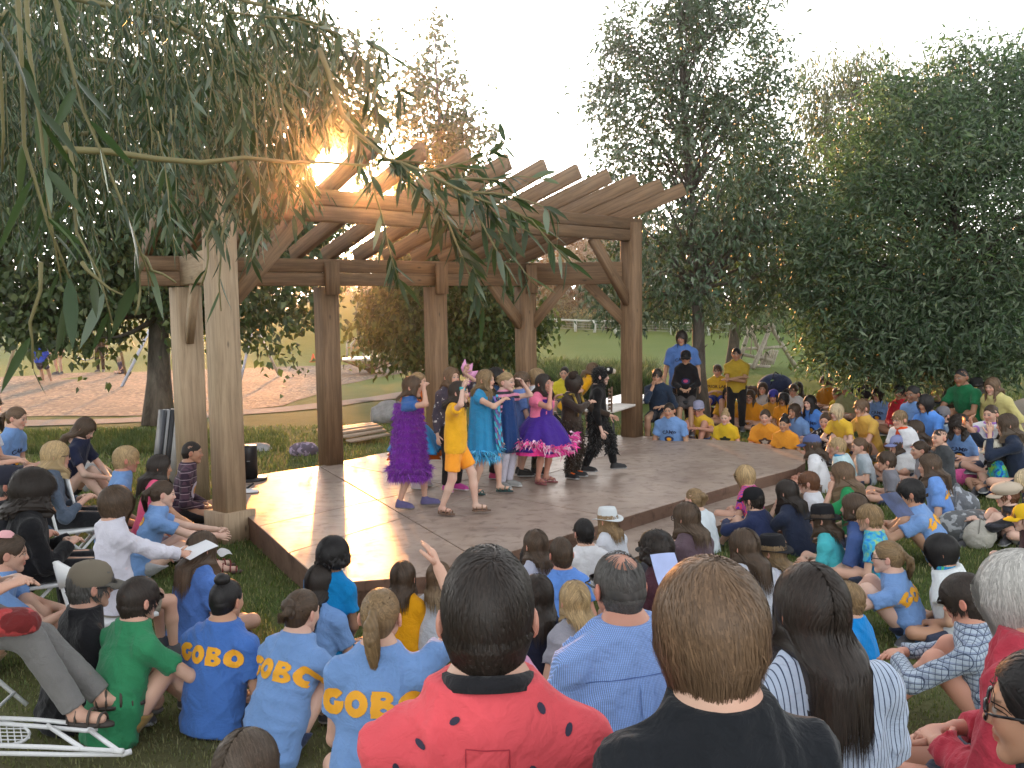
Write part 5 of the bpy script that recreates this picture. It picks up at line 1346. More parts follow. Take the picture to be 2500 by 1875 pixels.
def project(P, pts2, side, frac, tris, name, mat, parent, yaw=0, off=.004, dx=0, target=None, cols=None):
    """lay a flat print onto the cloth: pts2 (n,2) in metres"""
    out = -P['fw'] if side == 'back' else P['fw']
    out = rotz(yaw) @ out; out = unit(out * np.array([1, 1, 1.0]))
    xr = np.cross(P['dirs'], out); xr = unit(xr); upv = P['dirs']
    base = P['hip'] + P['dirs'] * P['T'] * frac + out * .5 + xr * dx
    key = (target or P['shirt']).name; T_ = P.setdefault('bvh', {}).get(key) or P['bvh'].setdefault(key, bvh_of(target or P['shirt'])); V = []; ok = []
    for x, y in pts2:
        o = base + xr * x + upv * y
        h = T_.ray_cast(Vector(o), Vector(-out), 1.0)
        if h[0] is None: V.append(o); ok.append(False)
        else: V.append(np.array(h[0]) + np.array(out) * off); ok.append(True)
    ok = np.array(ok); F = [t for t in tris if all(ok[i] for i in t)]
    if not F: return
    q = [t for t in F if len(t) == 4]; t3 = [t for t in F if len(t) == 3]
    return ob(name, npmesh(name, np.array(V), [x for x in (q, t3) if x], cols, mats=[mat]), parent)
def gobo(P, hgt, frac, yaw=0, dx=0, text='GOBO', res=30):
    w = hgt * 1.02; pts, tri, idx = [], [], {}; sp = hgt * .06
    n = int(res); nx = int(n * (len(text) * (w + sp) / hgt))
    W = len(text) * (w + sp)
    def inside(x, y):
        i = int(x // (w + sp)); lx = (x - i * (w + sp)) / w; ly = y / hgt
        if i >= len(text) or lx > 1: return False
        c = text[i]; X, Y = lx - .5, ly - .5; r = math.hypot(X, Y)
        hole = math.hypot(X / .17, Y / .17) < 1
        if c == 'O': return r < .5 and not hole
        if c == 'G':
            a = math.degrees(math.atan2(Y, X - .02))
            return (r < .52 and not math.hypot((X + .0) / .15, (Y) / .15) < 1 and not (6 < a < 40 and X > .02)) or (X > 0.04 and X < .5 and -.16 < Y < .03)
        if c == 'B': return (math.hypot((X + .06) / .44, (Y - .24) / .27) < 1 or math.hypot((X + .0) / .5, (Y + .2) / .31) < 1 or (-.44 < X < -.1 and abs(Y) < .5)) and not (math.hypot((X) / .1, (Y - .22) / .06) < 1 or math.hypot((X - .03) / .12, (Y + .2) / .07) < 1) and X > -.46
    hs = hgt / n; o = None
    for c in range(len(text)):                                   # every letter is a piece of its own
        pts, tri, idx = [], [], {}
        for i in range(int(c * (w + sp) / hs), int((c + 1) * (w + sp) / hs) + 1):
            for j in range(n):
                if int((i + .5) * hs // (w + sp)) == c and inside((i + .5) * hs, (j + .5) * hs):
                    q = []
                    for k in ((i, j), (i + 1, j), (i + 1, j + 1), (i, j + 1)):
                        if k not in idx: idx[k] = len(pts); pts.append((k[0] * hs - W / 2, k[1] * hs - hgt / 2))
                        q.append(idx[k])
                    tri.append(tuple(q))
        o = project(P, pts, 'back', frac, tri, 'printed_letter', plain('print_orange', lin(236, 168, 40), .7), P['shirt'], yaw, dx=dx) or o
    return o
def lettering(P, text, size, frac, col, side='front', yaw=0, dx=0, arc=0):
    cu = bpy.data.curves.new('t', 'FONT'); cu.body = text; cu.size = size; cu.align_x = 'CENTER'; cu.align_y = 'CENTER'; cu.offset = size * .02; cu.resolution_u = 2
    o = bpy.data.objects.new('t', cu); me = o.to_mesh()
    pts = [(v.co.x, v.co.y) for v in me.vertices]; tri = [tuple(p.vertices) for p in me.polygons]
    o.to_mesh_clear(); bpy.data.objects.remove(o); bpy.data.curves.remove(cu)
    if arc: pts = [((arc + y) * math.sin(x / arc), (arc + y) * math.cos(x / arc) - arc) for x, y in pts]
    o = project(P, pts, side, frac, tri, 'print', plain('print_ink', col, .7), P['shirt'], yaw, dx=dx)
    return tag(o, kind='stuff') if o else o
def emblem(P, r, frac, cols, side='front', yaw=0, dx=0, squash=.7, wobble=.0, target=None):
    n = 18; pts = [(0, 0)]; tri = []; C = [cols[0]]
    for k, q in enumerate((.5, .55, 1.0)):
        for i in range(n):
            a = 2 * math.pi * i / n; w = 1 + wobble * math.sin(5 * a) ; pts.append((math.cos(a) * r * q * w, math.sin(a) * r * q * squash * w)); C.append(cols[min(len(cols) - 1, 0 if k == 0 else 1)])
    tri += [(0, 1 + i, 1 + (i + 1) % n) for i in range(n)]
    for k in range(2): tri += [(1 + k * n + i, 1 + (k + 1) * n + i, 1 + (k + 1) * n + (i + 1) % n, 1 + k * n + (i + 1) % n) for i in range(n)]
    return project(P, pts, side, frac, tri, 'emblem', col_mat('print_colours', .7), target or P['shirt'], yaw, dx=dx, target=target, cols=np.array(C), off=.0055)
def campfront(P, yaw=0):
    lettering(P, 'CAMP', .075, .70, (.012, .02, .06), yaw=yaw, arc=.16); emblem(P, .07, .45, [lin(230, 160, 30), (.012, .03, .09)], yaw=yaw)
def cape(P, col, name='cape', e=.045, hem=-.2, pat=None):
    """a sheet worn over the shoulders"""
    s = SDF(P['lo'] - .06, P['hi'] + .06, P['hb']); sc, b, J = P['sc'], P['b'], P['J']; fl = (P['fw'], .75)
    s.cone(P['hip'] - P['dirs'] * .05, P['hip'] + P['dirs'] * P['T'] * .6, .2 * sc * b + e, .165 * sc * b + e, .05, fl)
    s.cone(P['hip'] + P['dirs'] * P['T'] * .6, P['sh'], .165 * sc * b + e, .11 * sc * b + e, .05, fl)
    for sd in (-1, 1): s.cone(J['sh', sd], J['sh', sd] + (J['elb', sd] - J['sh', sd]) * .5, .06 * sc + e * .6, .085 * sc + e * .7, .06, cap=True)
    s.cone(P['sh'], P['neck'] + P['dirs'] * .0, .08 * sc + e * .5, .05 * sc + e * .2, .05)
    s.wob(.012, 17, RG.randint(99), 5, True); s.plane(P['hip'] + P['dirs'] * hem * sc, -P['dirs']); s.plane(P['neck'] - P['dirs'] * .004, P['dirs'])
    s.cone(P['neck'] - P['dirs'] * .2 + P['fw'] * .02, P['neck'] + P['fw'] * .2, .02, .1, .02, cut=True)
    V, Q = s.nets()
    return ob(name, npmesh(name, V, Q, mats=[cloth(col, pat)]), P['root'])
def skirt(P, z0, z1, r0, r1, col, name='skirt', ruf=.012, k=9, sy=.8, pat=None, c=(0, 0), tilt=0.0):
    n, m = 64, 12; a = np.linspace(0, 2 * np.pi, n, endpoint=False); V = []
    for i in range(m):
        t = i / (m - 1); r = r0 + (r1 - r0) * t ** .8; w = 1 + ruf / r * t * (np.sin(a * k) + .6 * np.sin(a * (k * 1.7) + 2)) * 2
        V.append(np.c_[c[0] + np.cos(a) * r * w, c[1] + np.sin(a) * r * sy * w, z0 + (z1 - z0) * t + .012 * t * np.sin(a * 3 + 1) + tilt * t * np.cos(a)])
    V.append(V[-1] * [.93, .93, 1] + [c[0] * .07, c[1] * .07, .012]); V = np.vstack(V); i = np.arange(m)[:, None] * n; j = np.arange(n)[None]; j2 = (j + 1) % n
    Q = np.stack([i + j, i + n + j, i + n + j2, i + j2], -1).reshape(-1, 4)
    return ob(name, npmesh(name, V, Q, mats=[cloth(col, pat)]), P['root'])
def fur(P, name, pts, nrm, L, w, col, light, lf=.3, down=.8, seed=0, mat=None, par=None):
    """tufts: short bent ribbons standing out of a surface"""
    rg = np.random.RandomState(seed); n = len(pts); d = nrm + rg.normal(size=(n, 3)) * .5 + np.array([0, 0, -down]); d /= np.linalg.norm(d, axis=1)[:, None]
    s = np.cross(d, rg.normal(size=(n, 3))); s /= np.linalg.norm(s, axis=1)[:, None]; l = (L * rg.uniform(.5, 1.2, n))[:, None]; ww = w * rg.uniform(.6, 1.2, (n, 1))
    m = pts + d * l * .55; e = m + (d + np.array([0, 0, -.5]) + rg.normal(size=(n, 3)) * .25) * l * .5
    V = np.stack([pts - s * ww, pts + s * ww, m + s * ww * .8, m - s * ww * .8, e], 1).reshape(-1, 3); i = np.arange(n)[:, None] * 5
    c = np.repeat(leaf_colors(n, rg, col, .3, light, lf), 5, 0)
    return ob(name, npmesh(name, V, [i + np.array([[0, 1, 2, 3]]), i + np.array([[3, 2, 4]])], c, mats=[mat or col_mat('costume_fur', .7, .2, sheen=.3)]), par or P['root'])
def on_mesh(o, n, seed=0, zr=None, lift=0.0):
    me = o.data; V = np.empty(len(me.vertices) * 3, np.float32); me.vertices.foreach_get('co', V); V = V.reshape(-1, 3).astype(float)
    N_ = np.empty(len(me.vertices) * 3, np.float32); me.vertices.foreach_get('normal', N_); N_ = N_.reshape(-1, 3).astype(float)
    k = np.arange(len(V)) if zr is None else np.where((V[:, 2] > zr[0]) & (V[:, 2] < zr[1]))[0]
    rg = np.random.RandomState(seed); i = k[rg.randint(0, len(k), n)]
    return V[i] + rg.normal(size=(n, 3)) * .008 + N_[i] * lift, N_[i]

# ---- on the stage
def K(label, u, v, hp, face, foot, **k):
    k.setdefault('pose', 'stand'); k.setdefault('cls', 'kid'); k['gz'] = 0.0; k['depth'] = dep(u, foot, 0.0); k.setdefault('group', PERF)
    return person(label, u, v + hp * .05, hp, face, **k)
SN = lambda c, s=(.55, .55, .55): ('sneaker', c, s)
p = K('girl in a purple furry dress shading her eyes with one hand', 1008, 918, 52, 98, 1246, hair=('bob', 'brown'), shirt=(.03, .12, .36), pants=None, bare=True, skin='fair', arms={1: 'salute'}, shoes=SN((.10, .09, .22), (.16, .16, .18)), sleeve=.55, legs={1: (.06, -.07, .045), -1: (-.05, .1, .045)})
sk_ = skirt(p, p['sh'][2] - .03, .36, .15, .23, (.16, .02, .30), 'dress', .006); 
q, nn = on_mesh(sk_, 9000, 1); fur(p, 'fur', q, nn, .036, .0028, (.17, .02, .33), (.27, .05, .48), .3, 1.1, 1, par=sk_)
q, nn = on_mesh(sk_, 3000, 2, (.3, .43)); fur(p, 'ruffle', q, nn, .07, .0035, (.19, .02, .36), (.33, .08, .55), .3, .35, 2, par=sk_)
p = K('girl in an orange feathered costume with a blue skirt, half hidden behind the purple dress', 1022, 908, 50, 100, 1196, hair=('pony', 'dblond'), shirt=(.75, .16, .02), pants=(.02, .02, .03), short=False, sleeve=.9, shoes=SN((.45, .36, .38)))
s1 = skirt(p, .72, .42, .15, .36, (.03, .29, .62), 'skirt', .02, 7); s2 = skirt(p, .5, .36, .26, .34, (.70, .15, .02), 'ruffle', .03, 11)
q = np.array([[-.2 + .08 * math.sin(i), -.12 + .05 * math.cos(i * 2.1), .45 + .65 * (i % 60) / 60] for i in range(900)]); fur(p, 'feather_boa', q, RG.normal(size=(900, 3)), .07, .008, (.78, .13, .01), (.85, .3, .04), .3, .3, 3)
p = K('girl with long strawberry blond hair holding up pink petals', 1103, 896, 46, 140, 1205, hair=('long', 'lbrown'), skin='fair', shirt=(.06, .05, .07), pat='floral', pants=BLK, short=False, sleeve=1.9, shoes=SN((.55, .06, .32), (.7, .6, .65)), arms={-1: 'up'}, mouth=1)
mb = MB()
for i in range(7):
    a = math.radians(100 + i * 27); c0 = p['J']['wr', -1] + np.array([0, -.02, -.1]); d = np.array([math.cos(a) * 1.0, -.1, math.sin(a)])
    s_ = np.cross(d, [0, 1, 0]); L_ = .2; P_ = [c0 + d * .05, c0 + d * (.05 + L_ * .5) + s_ * .045, c0 + d * (.05 + L_), c0 + d * (.05 + L_ * .5) - s_ * .045]
    th = np.array([0, .012, 0]); V = np.array(P_ + [x + th for x in P_]); mb.add(V, [(0, 1, 2, 3), (7, 6, 5, 4), (0, 4, 5, 1), (1, 5, 6, 2), (2, 6, 7, 3), (3, 7, 4, 0)], None, (.72, .33, .55))
mb.build('petals', col_mat('felt', .85, .2), p['root'])
p = K('girl in a yellow tee shirt and orange shorts saluting with her right arm', 1122, 930, 54, 105, 1263, hair=('mid', 'dark'), skin='pale', shirt=lin(238, 176, 40), pants=lin(246, 160, 50), arms={1: 'up'}, loose=1.5, shirt_len=-.1, sleeve=.6, shoes=('sandal', (.22, .12, .07), (.16, .10, .07)), legs={1: (.05, -.1, .045), -1: (-.06, .13, .045)}, head=100)
mb = MB(); w = p['J']['wr', 1]; mb.tube([w - np.array([0, 0, .012]), w + np.array([0, 0, .02])], .03, 10, (.05, .42, .5)); mb.build('bracelet', col_mat('felt', .85, .2), p['root'])
p = K('girl in a bright blue dress with a scaly scarf, mouth open', 1187, 902, 50, 112, 1212, hair=('long', 'dblond'), shirt=(.03, .25, .48), pants=None, bare=True, arms={1: 'chest'}, sleeve=.2, shoes=('sandal', (.03, .12, .11), (.02, .05, .05)), mouth=2, legs={1: (.05, -.06, .045), -1: (-.05, .12, .045)})
s1 = skirt(p, p['sh'][2] - .03, .43, .145, .2, (.03, .26, .50), 'dress', .008); q, nn = on_mesh(s1, 700, 4, (.38, .52)); fur(p, 'feather_trim', q, nn, .075, .007, (.05, .42, .72), (.2, .6, .85), .3, .5, 4, par=s1)
mb = MB()
for i in range(52):
    t = i / 51; sd = 1 if i % 2 else -1; c0 = np.array([-.02 + sd * .035 + .03 * math.sin(i), .15 + .03 * t + .01 * (i % 3), p['sh'][2] - .04 - .52 * t]); 
    mb.add([c0 + (-.03, 0, .02), c0 + (.03, 0, .02), c0 + (.025, .014, -.035), c0 + (0, .018, -.055), c0 + (-.025, .014, -.035)], None, [(0, 1, 2), (0, 2, 3), (0, 3, 4)], [(.05, .42, .62), (.20, .16, .45), (.12, .10, .16), (.08, .52, .66)][i % 4])
mb.build('scarf_scales', col_mat('felt', .85, .2), p['root'])
p = K('smiling fair girl in a navy dress with pink collar and white leggings', 1238, 908, 50, 122, 1196, hair=('bun', 'blond'), skin='pale', shirt=(.72, .28, .42), pat='stripe', pants=(.55, .53, .62), short=False, arms={-1: 'salute'}, sleeve=.5, shoes=SN((.30, .30, .29), (.6, .6, .58)), mouth=1)
skirt(p, p['sh'][2] - .03, .42, .14, .2, (.012, .045, .16), 'dress', .012)
p = K('boy in a light blue shirt and glasses behind the girl in navy', 1276, 908, 44, 80, 1165, hair=('short', 'lbrown'), shirt=lin(110, 140, 200), pants=(.25, .22, .24), ppat='plaid', glasses='clear', shoes=SN((.02, .02, .02)), arms={1: 'lap'})
p = K('child with black curly hair in dark blue behind the blue dress', 1212, 900, 44, 100, 1172, hair=('curly', 'black'), skin='olive', shirt=(.02, .06, .15), pants=BLK, short=False, shoes=SN((.4, .04, .12)))
p = K('girl in a purple dress with pink feather hem calling through her hand', 1327, 912, 54, 128, 1184, cls='kid', hair=('mid', 'dark'), skin='red', shirt=(.85, .2, .33), pants=None, bare=True, arms={1: 'mouth'}, sleeve=.42, mouth=2, build=1.14, nod=-.1, shoes=('sandal', (.35, .10, .12), (.28, .1, .1)))
b1_ = skirt(p, p['sh'][2] - .03, p['hip'][2] + .1, .15, .152, (.055, .022, .25), 'bodice', .002); s1 = skirt(p, p['hip'][2] + .12, .40, .152, .42, (.055, .02, .24), 'dress', .02, 8, .85); skirt(p, .46, .36, .4, .42, (.75, .05, .28), 'hem_band', .016, 8, .85)
ang = np.linspace(0, 2 * np.pi, 900); rr = .41 + .02 * np.sin(ang * 8); q = np.c_[np.cos(ang) * rr, np.sin(ang) * rr * .85, .47 + .05 * np.sin(ang * 3 + .5)] + RG.normal(size=(900, 3)) * .02
fur(p, 'feather_boa', q, np.c_[np.cos(ang), np.sin(ang), 0 * ang], .085, .012, (.82, .08, .36), (.85, .55, .68), .45, .25, 5, par=s1)
emblem(p, .03, .88, [(.1, .5, .75), (.1, .5, .75)], target=b1_)
p = K('child with light brown hair standing behind the girl in purple and pink', 1312, 900, 46, 90, 1160, hair=('mop', 'dblond'), shirt=WHT, pants=(.09, .08, .05), ppat='camo', short=False, shoes=SN((.02, .02, .02)))
p = K('boy dressed as a brown bear with furry trousers and braces', 1404, 914, 50, 122, 1171, hair=('mop', 'dark'), skin='fair', shirt=(.045, .030, .022), pants=(.03, .018, .011), short=False, sleeve=1.95, arms={1: 'chest', -1: (-.3, .28, .50)}, mouth=1, head=105, shoes=('laced', (.02, .02, .022), (.5, .5, .5)), nod=.05, build=1.05)
o = [c for c in p['root'].children if c.name.startswith('trousers')][0]; q, nn = on_mesh(o, 3000, 6); fur(p, 'fur', q, nn, .035, .006, (.028, .018, .011), (.06, .04, .026), .3, .5, 6, par=o)
mb = MB()
for sd in (-1, 1): mb.tube([p['hip'] + np.array([sd * .07, .125, .1]), p['hip'] + p['dirs'] * p['T'] * .6 + np.array([sd * .08, .135, 0]), p['sh'] + np.array([sd * .09, .07, .03]), p['sh'] + np.array([sd * .09, -.06, .02])], .016, 6, (.36, .24, .04))
mb.build('braces', cloth((.36, .24, .04), 'camo'), p['root'])
mb = MB()
for sd in (-1, 1): c0 = p['hc'] + p['Rh'] @ np.array([sd * .3, -.08, .5]) * p['HH']; mb.lathe([(0, .05), (.03, .045), (.048, .02), (.05, -.01), (.03, -.04), (0, -.045)], 14, c0, (.03, .02, .015))
mb.build('bear_ears', col_mat('felt', .85, .2), p['root'], smooth=True)
p = K('child in a black mole costume with a pointed snout hood', 1468, 896, 50, 96, 1158, hair=('none', 'black'), skin='pale', shirt=(.006, .006, .007), pants=(.006, .006, .007), short=False, sleeve=1.9, shoes=('sneaker', (.014, .014, .016), (.35, .35, .36)), legs={1: (.05, -.12, .045), -1: (-.05, .15, .045)}, build=1.08)
hh = p['HH']; s = SDF((-.75, -.8, -.8), (.75, 1.0, .8), .05)
s.ell((0, -.04, .12), (.4, .5, .48), k=.05); s.cone((0, -.1, -.1), (0, -.1, -.75), .38, .34, .1); s.ell((0, .55, -.12), (.27, .4, .38), k=.04, cut=True)
V, Q = s.nets(); V = (V * hh) @ p['Rh'].T + p['hc']; hood = ob('hood', npmesh('hood', V, Q, mats=[cloth((.006, .006, .007))]), p['root'])
q, nn = on_mesh(hood, 1200, 7); fur(p, 'fur', q, nn, .022, .004, (.006, .006, .007), (.02, .02, .022), .2, .3, 7, par=hood)
mb = MB(); T3 = lambda *a: p['hc'] + p['Rh'] @ np.array(a) * hh
mb.tube([T3(0, .35, .33), T3(0, .52, .36), T3(0, .68, .33), T3(0, .78, .3)], [.05, .048, .036, .012], 10, (.012, .012, .012)); mb.tube([T3(0, .7, .32), T3(0, .86, .29)], [.036, .022], 10, (.45, .40, .33))
for sd in (-1, 1): mb.lathe([(0, .02), (.016, .014), (.02, 0), (.016, -.014), (0, -.02)], 10, T3(sd * .17, .42, .42), (.6, .58, .55))
mb.build('snout', col_mat('felt', .85, .2), p['root'], smooth=True)
sk_ = [c for c in p['root'].children if c.name.startswith('trousers')][0]; q, nn = on_mesh(sk_, 2200, 8, (.22, .8)); fur(p, 'shaggy_legs', q, nn, .05, .008, (.006, .006, .007), (.022, .022, .024), .25, .6, 8, par=sk_)
mb = MB()
for z in np.linspace(.78, 1.0, 6): mb.tube([(-.1, .14, z), (.0, .165, z), (.1, .14, z)], .012, 5, (.13, .08, .05))
mb.tube([(.0, .17, .74), (0, .175, 1.04)], .013, 5, (.16, .10, .07)); mb.build('ribs', col_mat('felt', .85, .2), p['root'])

# ---- behind and right of the stage, facing us
Y_ = dict(shirt=YEL)
A('woman in a yellow tee shirt seated behind the bear costume', 1378, 908, 31, 195, cls='adult', pose='chair', hair=('bun', 'dark'), shirt=(.68, .56, .04))
A('child in yellow bending forward behind the mole costume', 1452, 886, 32, 90, pose='chair', lean=42, hair=('mid', 'lbrown'), shirt=lin(222, 160, 20), pants=(.08, .10, .06))
A('boy in a navy top at the folding table resting chin on hand', 1604, 901, 34, 200, pose='chair', hair=('short', 'dark'), skin='tan', shirt=(.02, .035, .065), sleeve=1.7, arms={1: 'chin'}, pants=(.05, .05, .06), lean=22)
p = A('tall curly haired boy in a camp tee shirt standing by the ash trunk', 1664, 808, 34, 196, cls='adult', pose='stand', gz=-.24, hair=('mop', 'dark'), skin='tan', shirt=lin(84, 118, 178), pants=BLK, short=False, loose=2.0, build=1.12, sleeve=.75, legs={1: (.06, 0, .045), -1: (-.07, .02, .045)}); campfront(p)
p = A('boy in a black hoodie and cap perched on the high stool', 1674, 857, 31, 195, cls='kid', pose='stool', hair=('short', 'black'), skin='olive', shirt=(.008, .008, .01), sleeve=1.9, hat=('cap', (.01, .01, .012), (.01, .01, .012)), glasses='clear', pants=(.08, .07, .07), loose=1.8); emblem(p, .07, .55, [(.45, .05, .14), (.02, .02, .08)])
p = A('boy in yellow sitting on a chair right of the ash trunk', 1752, 898, 29, 200, pose='chair', hair=('short', 'brown'), **Y_, pants=lin(30, 60, 150)); lettering(p, 'PRIOR LAKE', .075, .66, (.1, .04, .03))
p = A('girl with a side braid standing with folded arms in yellow and blue', 1798, 848, 31, 200, cls='teen', pose='stand', gz=-.2, hair=('braid', 'black'), skin='olive', shirt=lin(178, 150, 52), pants=BLK, short=False, arms={1: 'fold', -1: 'fold'})
p = A('girl in camp blue at the left end of the row by the stage edge', 1633, 983, 36, 205, hair=('bun', 'dark'), skin='tan', shirt=CAMP, pants=(.02, .03, .05), build=1.12); campfront(p)
A('woman in yellow with glasses and a patterned headband hugging her knees', 1704, 983, 35, 205, cls='adult', pose='hug', hair=('braid', 'dblond'), skin='red', **Y_, glasses='clear', pants=(.1, .14, .3), hat=('beanie', (.30, .30, .42), (.32, .34, .5)))
A('girl in yellow with long dark hair hanging over both shoulders', 1777, 951, 31, 200, cls='adult', hair=('long', 'dark'), **Y_)
p = A('small blond child with a topknot in a yellow tee with a dark print', 1770, 1002, 33, 205, cls='kid', hair=('topbun', 'blond'), skin='pale', shirt=lin(224, 190, 50), pants=(.05, .1, .25)); emblem(p, .075, .42, [(.03, .035, .03), (.03, .04, .02)], wobble=.25)
A('woman with glasses and an orange vee neck top, hair to one side', 1830, 975, 32, 205, cls='adult', hair=('mid', 'brown'), shirt=lin(226, 152, 40), glasses='clear', mouth=1)
p = A('girl in an orange tee with a wildcat print, hair tied back', 1868, 1004, 36, 205, hair=('pony', 'brown'), skin='fair', shirt=ORA); emblem(p, .085, .45, [(.55, .5, .42), (.1, .05, .03)], wobble=.2)
p = A('girl with a dark bun in an orange tee with a wildcat print', 1914, 1016, 36, 215, cls='kid', hair=('topbun', 'black'), skin='olive', shirt=ORA); emblem(p, .075, .4, [(.5, .45, .38), (.09, .05, .03)], wobble=.2)
A('person with brown bob hair in camp blue behind the orange shirts', 1938, 985, 34, 230, hair=('bob', 'brown'), skin='tan', shirt=CAMP, arms={1: 'chin'})
A('long haired boy in a yellow tank top in the middle rows', 1862, 933, 29, 200, hair=('mid', 'brown'), skin='fair', shirt=lin(190, 130, 30), sleeve=.1)
A('smiling child with a blue bandana and an orange shirt', 1888, 953, 30, 205, hair=('bob', 'dark'), shirt=lin(214, 156, 58), mouth=1, hat=('beanie', (.05, .06, .35), (.06, .07, .4)))
A('dark haired boy with glasses behind the bandana child', 1913, 959, 30, 215, cls='kid', hair=('mop', 'black'), skin='olive', shirt=lin(232, 150, 40), glasses='clear', mouth=2)
A('boy in a tan vest and collar near the pile of bags', 1890, 917, 27, 200, hair=('short', 'lbrown'), shirt=(.32, .28, .2))
A('boy in a white collared shirt with swept back hair', 1937, 938, 30, 210, hair=('short', 'brown'), shirt=WHT, sleeve=1.6)
p = A('smiling girl in camp blue with a dark green cap of hair', 1976, 965, 34, 235, hair=('mid', 'black'), skin='pale', shirt=lin(84, 136, 214), mouth=1); campfront(p, .2)
A('dark haired kid in white behind the woman with glasses', 1828, 952, 28, 205, cls='kid', hair=('mop', 'black'), shirt=WHT)
A('dark haired girl seated behind the white collared boy', 1948, 932, 29, 205, hair=('long', 'dark'), skin='tan', shirt=(.1, .07, .05))
A('person with dark hair in the shade between the tan vest and white shirt', 1917, 939, 27, 215, hair=('mid', 'dark'), skin='olive', shirt=(.06, .05, .05))
A('woman in orange with curly dark hair at the edge of the shrub', 2016, 928, 30, 235, cls='adult', hair=('curly', 'brown'), shirt=lin(196, 132, 40))
A('child in yellow tucked below the white cap', 2043, 955, 28, 235, cls='kid', hair=('short', 'lbrown'), shirt=lin(220, 190, 40))
A('woman in a pale cap with a dark ponytail', 2064, 962, 32, 235, cls='adult', hair=('pony', 'dark'), shirt=(.4, .45, .25), hat=('cap', (.62, .64, .42), (.6, .62, .4)))
A('platinum blond child in yellow hunched over folded arms', 2040, 980, 37, 235, cls='kid', pose='hug', hair=('mop', 'wblond'), skin='pale', shirt=YEL, lean=32)
A('sandy haired boy in a tan tee reaching round his knees', 2101, 976, 39, 250, pose='hug', hair=('short', 'lbrown'), skin='fair', shirt=GOLD, pants=(.5, .5, .52), ppat='camo', build=1.08, legs={1: (.06, .36, .03), -1: (-.06, .33, .03)}, shoes=SN((.03, .03, .04), (.5, .5, .5)))
A('girl in the deep shade of the shrub with pulled back hair', 2116, 942, 29, 230, hair=('pony', 'black'), skin='tan', shirt=(.02, .025, .05))
p = A('boy with dark fringe and glasses in a camp tee under the shrub', 2143, 946, 33, 225, hair=('mop', 'dark'), skin='pale', shirt=CAMP, glasses='clear', build=1.12); campfront(p)
A('boy in a red hoodie leaning behind the girl in blue', 2197, 939, 35, 235, hair=('short', 'black'), skin='brown', shirt=(.45, .015, .03), sleeve=1.9)
p = A('smiling dark skinned girl in camp blue beside the red hoodie', 2227, 938, 40, 235, hair=('bun', 'black'), skin='brown', shirt=CAMP, mouth=1); campfront(p, .3)
A('boy in bright blue with black hair and one knee raised', 2258, 964, 41, 240, pose='hug', hair=('mop', 'black'), skin='tan', shirt=lin(92, 146, 226), pants=lin(24, 70, 150))
A('young man in a pale yellow shirt propping his head in the shade', 2272, 903, 32, 235, cls='adult', hair=('short', 'black'), skin='tan', shirt=(.48, .45, .24), arms={1: 'nape'}, sleeve=1.2)
A('boy in a dark green tee with one arm round his knee', 2345, 899, 41, 240, cls='adult', pose='hug', hair=('buzz', 'black'), skin='brown', shirt=(.012, .13, .05), pants=(.01, .01, .012), build=1.12)
A('smiling girl in a black hat with a yellow band', 2382, 926, 37, 235, hair=('long', 'dark'), skin='pale', shirt=(.5, .36, .02), mouth=1, hat=('bowler', (.012, .012, .012), (.72, .52, .05)), pose='hug')
A('girl in a pale yellow jacket crouching by the dirt path', 2420, 922, 40, 240, hair=('mid', 'lbrown'), shirt=(.60, .53, .22), sleeve=1.9, lean=34, loose=2.2)
p = A('girl in a white and purple cape behind the phone', 2418, 961, 43, 235, cls='kid', hair=('bun', 'brown'), shirt=(.42, .22, .62), arms={1: 'phone'}); cape(p, WHT); 
p = A('woman in a dark denim jacket filming with a phone', 2455, 1010, 50, 285, cls='adult', hair=('mid', 'brown'), tip=(.2, .15, .1), skin='fair', shirt=(.018, .028, .055), sleeve=1.85, arms={1: 'phone', -1: 'pray'}, mouth=1, pants=NAVY, short=False); PHONE = p
p = A('boy in a grey flat brim cap and a white cape with a green seahorse', 2300, 994, 38, 240, cls='kid', hair=('short', 'dark'), shirt=(.05, .05, .06), hat=('cap', (.17, .16, .17), (.13, .13, .14))); c = cape(p, (.66, .74, .70)); emblem(p, .06, .5, [(.06, .3, .04), (.1, .4, .08)], squash=1.5, wobble=.3, target=c, yaw=.3)
p = A('boy in an orange tee with a white cape round his neck', 2195, 1003, 40, 245, cls='kid', hair=('short', 'dblond'), skin='fair', shirt=(.75, .09, .02), arms={1: 'lap'}); cape(p, WHT, hem=-.12)
A('toddler in a grey and red hooded jacket on its knees', 2293, 1046, 42, 255, cls='small', pose='kneel', hair=('buzz', 'dark'), skin='fair', shirt=(.06, .065, .07), sleeve=1.9, pants=(.02, .02, .025), short=False, loose=2)
p = A('teen with big curly dark hair in camp blue leaning down', 2338, 1044, 42, 225, hair=('bigcurly', 'dark'), skin='fair', shirt=CAMP, nod=.25, lean=24, pants=NAVY, short=False); campfront(p)
A('girl in a black and white floral top by the stage corner', 2015, 1018, 40, 215, cls='adult', hair=('pony', 'brown'), skin='fair', shirt=(.015, .015, .02), pat='floral', pants=(.02, .02, .03))
p = A('blond boy in a pale blue cape near the stage corner', 2041, 1095, 40, 290, cls='kid', hair=('short', 'blond'), shirt=lin(60, 150, 200)); cape(p, (.55, .74, .78), hem=-.15)
p = A('child in a lilac blue cap with a white cape and sunglasses', 2190, 1068, 40, 265, cls='kid', hair=('mid', 'brown'), shirt=(.3, .33, .42), hat=('cap', (.25, .28, .48), (.22, .25, .45)), glasses='dark', legs={1: (-.02, .2, .04), -1: (.05, .26, .04)}); c = cape(p, (.7, .71, .72)); emblem(p, .05, .45, [(.8, .05, .25), (.3, .55, .1)], target=c, wobble=.3, yaw=.4)
